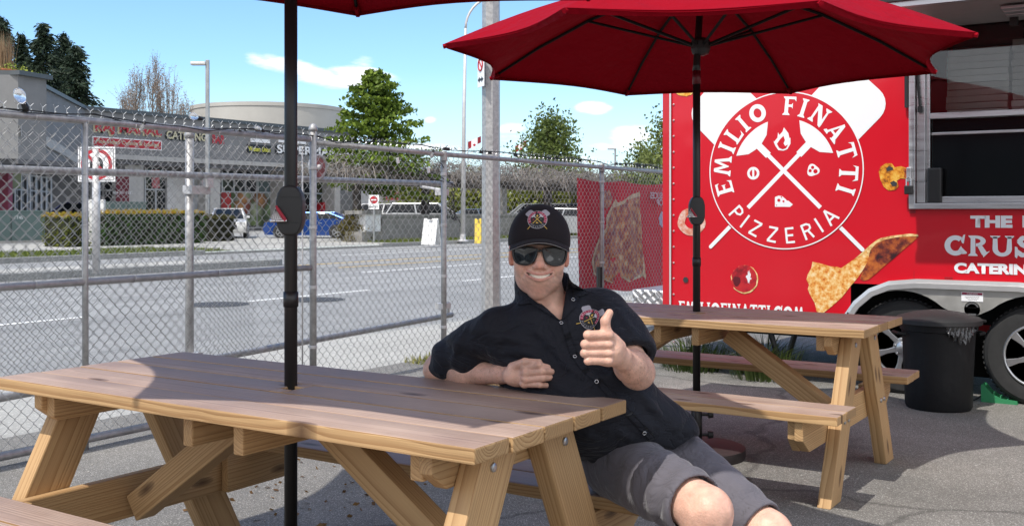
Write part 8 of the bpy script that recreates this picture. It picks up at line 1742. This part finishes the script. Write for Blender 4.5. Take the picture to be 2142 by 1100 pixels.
for i in range(nu+1):
    a = -1.26+2.52*i/nu; x0, y0 = .0905*math.sin(a), .030-.1095*math.cos(a)
    for j in range(nv+1):
        v = j/nv; ext = .066*math.cos(a*.88)**.75*v; x = x0*(1+.05*v*(1-abs(a)/1.3)); y = y0-ext; z = .0235-.26*x*x/.09*.9*(.55+.45*v)+.012*(1-(x/.09)**2)-.12*ext-.3*v*0; top.append((x, y, z+.006))
top = np.array(top); bot = top-np.array([0, -.001, .0042]); VV = np.vstack([top, bot]); m = (nu+1)*(nv+1); Fq = []
for i in range(nu):
    for j in range(nv): a, b, c, d = i*(nv+1)+j, (i+1)*(nv+1)+j, (i+1)*(nv+1)+j+1, i*(nv+1)+j+1; Fq.append((a, d, c, b)); Fq.append((m+a, m+b, m+c, m+d))
for i in range(nu): a, b = i*(nv+1)+nv, (i+1)*(nv+1)+nv; Fq.append((a, m+a, m+b, b))
for e in (0, nu):
    for j in range(nv): a, b = e*(nv+1)+j, e*(nv+1)+j+1; Fq.append((a, b, m+b, m+a))
br = mobj('brim', rollv(VV), np.array(Fq), M_capc, parent=cp); 
rim = [tuple((m2w(rollv([top[i*(nv+1)+nv]-np.array([0, .0006, .0045])]))-MO)[0]) for i in range(nu+1)]; MB().tube(rim, .0008, 5).obj('brim_edge', MAT('brim_thread', (.30, .28, .27), .6), cp)
# surface finder: follow the sight line through a photo point to the field's surface
def hit(field, px, py, d0=2.55, d1=3.6, lift=0.0):
    ds = np.linspace(d0, d1, 420); P = np.stack([Lp(px, py, d) for d in ds]); f = field(P); k = np.argmax(f < 0)
    if not (f < 0).any(): return None
    t = f[k-1]/(f[k-1]-f[k]+1e-9) if k > 0 else 0; d = ds[k-1]+(ds[k]-ds[k-1])*t; return Lp(px, py, d-lift)
def decal_frame(field, px, py, rot=0.0, lift=.002):
    e = 10; c = hit(field, px, py); r_ = hit(field, px+e, py); l_ = hit(field, px-e, py); u_ = hit(field, px, py-e); d_ = hit(field, px, py+e); A = r_-l_; A /= np.linalg.norm(A); B = u_-d_; B /= np.linalg.norm(B); N_ = np.cross(A, B); N_ /= np.linalg.norm(N_)
    if N_[1] > 0: N_ = -N_
    B = np.cross(N_, A); A2 = A*math.cos(rot)+B*math.sin(rot); B2 = B*math.cos(rot)-A*math.sin(rot); w = lambda v: Vector((CT*v[0]-ST*v[1], ST*v[0]+CT*v[1], v[2])); o_ = w(c+N_*lift)-Vector(MO); return (o_, w(A2), w(B2), w(N_))
M_lring = MAT('thread_white', (.55, .52, .55), .7); M_lred = MAT('thread_red', (.34, .02, .06), .7); M_ly = MAT('thread_yellow', (.62, .40, .08), .7); M_lgr = MAT('thread_grey', (.36, .34, .38), .7); M_ldk = MAT('thread_dark', (.02, .022, .024), .8); M_lgreen = MAT('thread_green', (.10, .16, .10), .8); M_lpink = MAT('thread_pink', (.60, .30, .36), .7)
LG = dict(blade=M_lgr, disc=M_ldk, ring=M_lring, rod=M_ly, head=M_lring, name=M_lpink, text2=M_lgr, flame=M_ly, left=M_lred, right=M_lgreen, cheese=M_ly, band=M_lred)
def soft_logo(field, px, py, rpx, rot, parent, d, lift):
    fr = decal_frame(field, px, py, rot, lift); before = set(bpy.data.objects); em = empty('logo', (0, 0, 0)); em.parent = parent
    logo(fr, rpx*d/FPX, em, LG, .0004, detail=False, band=[(-118, -10), (2, 116)])
    # drape each flat piece over the curved cloth
    for o in [o for o in bpy.data.objects if o not in before and o.type == 'MESH']:
        bm = bmesh.new(); bm.from_mesh(o.data); bmesh.ops.triangulate(bm, faces=bm.faces)
        for _k in range(5):
            le = [e for e in bm.edges if e.calc_length() > .005]
            if not le: break
            bmesh.ops.subdivide_edges(bm, edges=le, cuts=1); bmesh.ops.triangulate(bm, faces=bm.faces)
        P = np.array([tuple(v.co+Vector(MO)) for v in bm.verts]); X = np.stack([CT*P[:, 0]+ST*P[:, 1], -ST*P[:, 0]+CT*P[:, 1], P[:, 2]], 1); nrm_ = np.array(fr[3]); nl = np.array([CT*nrm_[0]+ST*nrm_[1], -ST*nrm_[0]+CT*nrm_[1], nrm_[2]]); base = ((P-MO-np.array(fr[0]))@nrm_)
        for _ in range(5): X = X-(field(X)-.0012-base)[:, None]*nl[None]
        W_ = m2w(X)-MO
        for v, w in zip(bm.verts, W_): v.co = w
        bm.to_mesh(o.data); bm.free()
soft_logo(capf, 1124, 459, 20.5, R(1), cp, 3.0, .0015)
soft_logo(shirt, 1236, 667, 22.5, R(-16), sh, 2.98, .002)
# sunglasses -----------------------------------------------------------
M_lens = MAT('lens', (.012, .014, .014), .05, spec=.9, coat=.4); M_frame = MAT('frame_black', (.012, .012, .012), .3)
M_lens.node_tree.nodes['Principled BSDF'].inputs['Metallic'].default_value = .0; M_lens.node_tree.nodes['Principled BSDF'].inputs['Base Color'].default_value = (.012, .014, .015, 1)
def lens_outline(s, grow=0.0, n=40):
    pts = []
    ctl = [(-.0075, .0105), (-.004, .0120), (-.030, .0140), (-.0585, .0145), (-.0625, .0115), (-.0605, -.004), (-.052, -.0175), (-.040, -.0225), (-.026, -.0205), (-.0145, -.008)]
    ctl = [(-.0085, .0085), (-.0125, .0120), (-.034, .0135), (-.0560, .0130), (-.0600, .0090), (-.0590, -.0070), (-.0535, -.0190), (-.0410, -.0235), (-.0265, -.0225), (-.0145, -.0130)]
    c = np.mean(ctl, 0); m = len(ctl)
    for i in range(m):
        p0, p1, p2, p3 = [np.array(ctl[(i+k-1) % m]) for k in range(4)]
        for t in np.linspace(0, 1, 5)[:-1]: q = .5*((2*p1)+(-p0+p2)*t+(2*p0-5*p1+4*p2-p3)*t*t+(-p0+3*p1-3*p2+p3)*t**3); v = q-c; pts.append((c+v*(1+grow/np.linalg.norm(v)))*np.array([1.24, 1.22]))
    return [(x*(-s), z) for x, z in pts]
def gy(x): return -.0905+5.0*x*x
sg = empty('sunglasses', (0, 0, 0)); sg.parent = man
GZ = -.004
def gpt(x, z, y=0.0): return rollv([(x, gy(x)+y+.10*(z)*-.2, z+GZ)])[0]
for s in (-1, 1):
    inn = lens_outline(s, 0.0); out = lens_outline(s, .0042); n = len(inn)
    vs = [gpt(x, z, .0) for x, z in inn]; cen = np.mean([p for p in vs], 0)+np.array([0, -.0022, 0]); mid = [(p*.5+cen*.5)+np.array([0, -.0007, 0]) for p in vs]; V = np.array(vs+mid+[cen]); F = []
    for i in range(n): F.append((i, (i+1) % n, n+(i+1) % n)); F.append((i, n+(i+1) % n, n+i)); F.append((n+i, n+(i+1) % n, 2*n))
    mobj('lens', V, np.array(F), M_lens, parent=sg)
    V = []; F = []
    for (x, z), (X_, Z_) in zip(inn, out): V += [gpt(x, z, -.0030), gpt(X_, Z_, -.0032), gpt(X_, Z_, .0030), gpt(x, z, .0030)]
    for i in range(n):
        j = (i+1) % n
        for k in range(4): F.append((4*i+k, 4*j+k, 4*j+(k+1) % 4, 4*i+(k+1) % 4))
    mobj('frame', np.array(V), np.array(F), M_frame, parent=sg, smooth=False)
    a = [gpt(s*.0770, .010, .0), rollv([(s*.0815, -.040, .006)])[0], rollv([(s*.0850, -.010, .004)])[0], rollv([(s*.0870, .035, .000)])[0]]; MB().tube([tuple(p) for p in (m2w(np.array(a))-MO)], [.0045, .0042, .0036, .003], 8).obj('temple', M_frame, sg)
V = np.array([gpt(x, z, y) for x in (-.0105, 0, .0105) for (z, y) in ((.0125, -.003), (.0065, -.003), (.0065, .003), (.0125, .003))]); F = [(4*i+k, 4*i+(k+1) % 4, 4*i+4+(k+1) % 4, 4*i+4+k) for i in range(2) for k in range(4)]; mobj('bridge', V, np.array(F), M_frame, parent=sg, smooth=False)
# hair at the temples
rg_ = np.random.default_rng(3); n = 900; s_ = rg_.choice([-1, 1], n); q = np.stack([s_*(.0765+.004*rg_.random(n)), .000+.075*rg_.random(n), .030-.045*rg_.random(n)], 1); q[:, 2] -= np.where(q[:, 1] < .02, 0, .0); P0 = rollv(q); ddn = np.stack([0*s_, .3+0*q[:, 0], -1+0*q[:, 0]], 1)*.006; P1 = P0+ddn; side = np.tile([0, .0009, 0], (n, 1)); V = np.stack([P0-side, P0+side, P1], 1).reshape(-1, 3)
mobj('hair', V, np.arange(3*n).reshape(n, 3), MAT('hair_dark', (.035, .025, .02), .7), smooth=False)
# shirt details: collar, placket, snaps -----------------------------------
def cloth_patch(field, pxs, name, mat, parent, lift=.005, thick=.0022, sub=7):
    """a flap of cloth laid over the surface below it; pxs a quad (4 corners), bilinear"""
    V = []; n = sub
    for i in range(n+1):
        for j in range(n+1):
            u, v = i/n, j/n; x = (pxs[0][0]*(1-u)+pxs[1][0]*u)*(1-v)+(pxs[3][0]*(1-u)+pxs[2][0]*u)*v; y = (pxs[0][1]*(1-u)+pxs[1][1]*u)*(1-v)+(pxs[3][1]*(1-u)+pxs[2][1]*u)*v; h_ = hit(field, x, y, lift=lift); 
            if h_ is None: h_ = Lp(x, y, 3.06-lift)
            V.append(h_)
    V = np.array(V); B = V+np.array([0, thick, 0]); m = len(V); F = []
    for i in range(n):
        for j in range(n): a, b, c, d = i*(n+1)+j, (i+1)*(n+1)+j, (i+1)*(n+1)+j+1, i*(n+1)+j+1; F.append((a, b, c, d)); F.append((m+a, m+d, m+c, m+b))
    for i in range(n):
        for (a, b) in ((i*(n+1), (i+1)*(n+1)), (i*(n+1)+n, (i+1)*(n+1)+n), (i, i+1), (n*(n+1)+i, n*(n+1)+i+1)): F.append((a, b, m+b, m+a))
    return mobj(name, np.vstack([V, B]), np.array(F), mat, parent=parent, smooth=False)
def under(P): return np.minimum(shirt(P), neck_field(P))
cloth_patch(under, [(1082, 606), (1094, 610), (1174, 672), (1110, 634)], 'collar_lapel', M_shirt, sh, .007)
cloth_patch(under, [(1078, 612), (1090, 612), (1110, 634), (1082, 638)], 'collar_lapel', M_shirt, sh, .008)
cloth_patch(under, [(1189, 580), (1214, 612), (1206, 640), (1174, 672)], 'collar_lapel', M_shirt, sh, .007)
cloth_patch(under, [(1196, 590), (1232, 612), (1218, 618), (1200, 622)], 'collar_lapel', M_shirt, sh, .009)
pl = [(1174, 672), (1184, 705), (1198, 745), (1222, 776), (1250, 800), (1284, 838), (1316, 872), (1346, 904), (1362, 922)]
for i in range(len(pl)-1):
    (xa, ya), (xb, yb) = pl[i], pl[i+1]; cloth_patch(shirt, [(xa-3, ya+1), (xa+10, ya-6), (xb+10, yb-6), (xb-3, yb+1)], 'placket', M_shirt, sh, .003, .002, 4) if not (1215 < xa < 1240 and False) else None
for (px, py) in ((1198, 630), (1174, 677), (1202, 747), (1248, 798), (1347, 904)):
    fr = decal_frame(under, px, py, 0, .009 if py < 650 else .0045); mb = MB(); r0 = .0050; c = fr[0]; mb.tube([c+(fr[1]*math.cos(a)+fr[2]*math.sin(a))*r0 for a in np.linspace(0, 6.283, 15)[:-1]], .0011, 5, closed=True); mb.obj('snap_ring', MAT('snap_metal', (.75, .75, .76), .25, .8), sh, smooth=True)
# sleeve and side seams
for path in ([(1003, 655), (1018, 690), (1030, 730), (1036, 765)], [(1283, 622), (1276, 660), (1262, 700)]):
    pts = []
    for k in range(len(path)-1):
        for t in np.linspace(0, 1, 6)[:-1]: x = path[k][0]*(1-t)+path[k+1][0]*t; y = path[k][1]*(1-t)+path[k+1][1]*t; h_ = hit(shirt, x, y, lift=-.0004); pts += [tuple((m2w(h_[None])-MO)[0])] if h_ is not None else []
    MB().tube(pts, .0011, 5).obj('seam', M_shirt, sh, smooth=True)
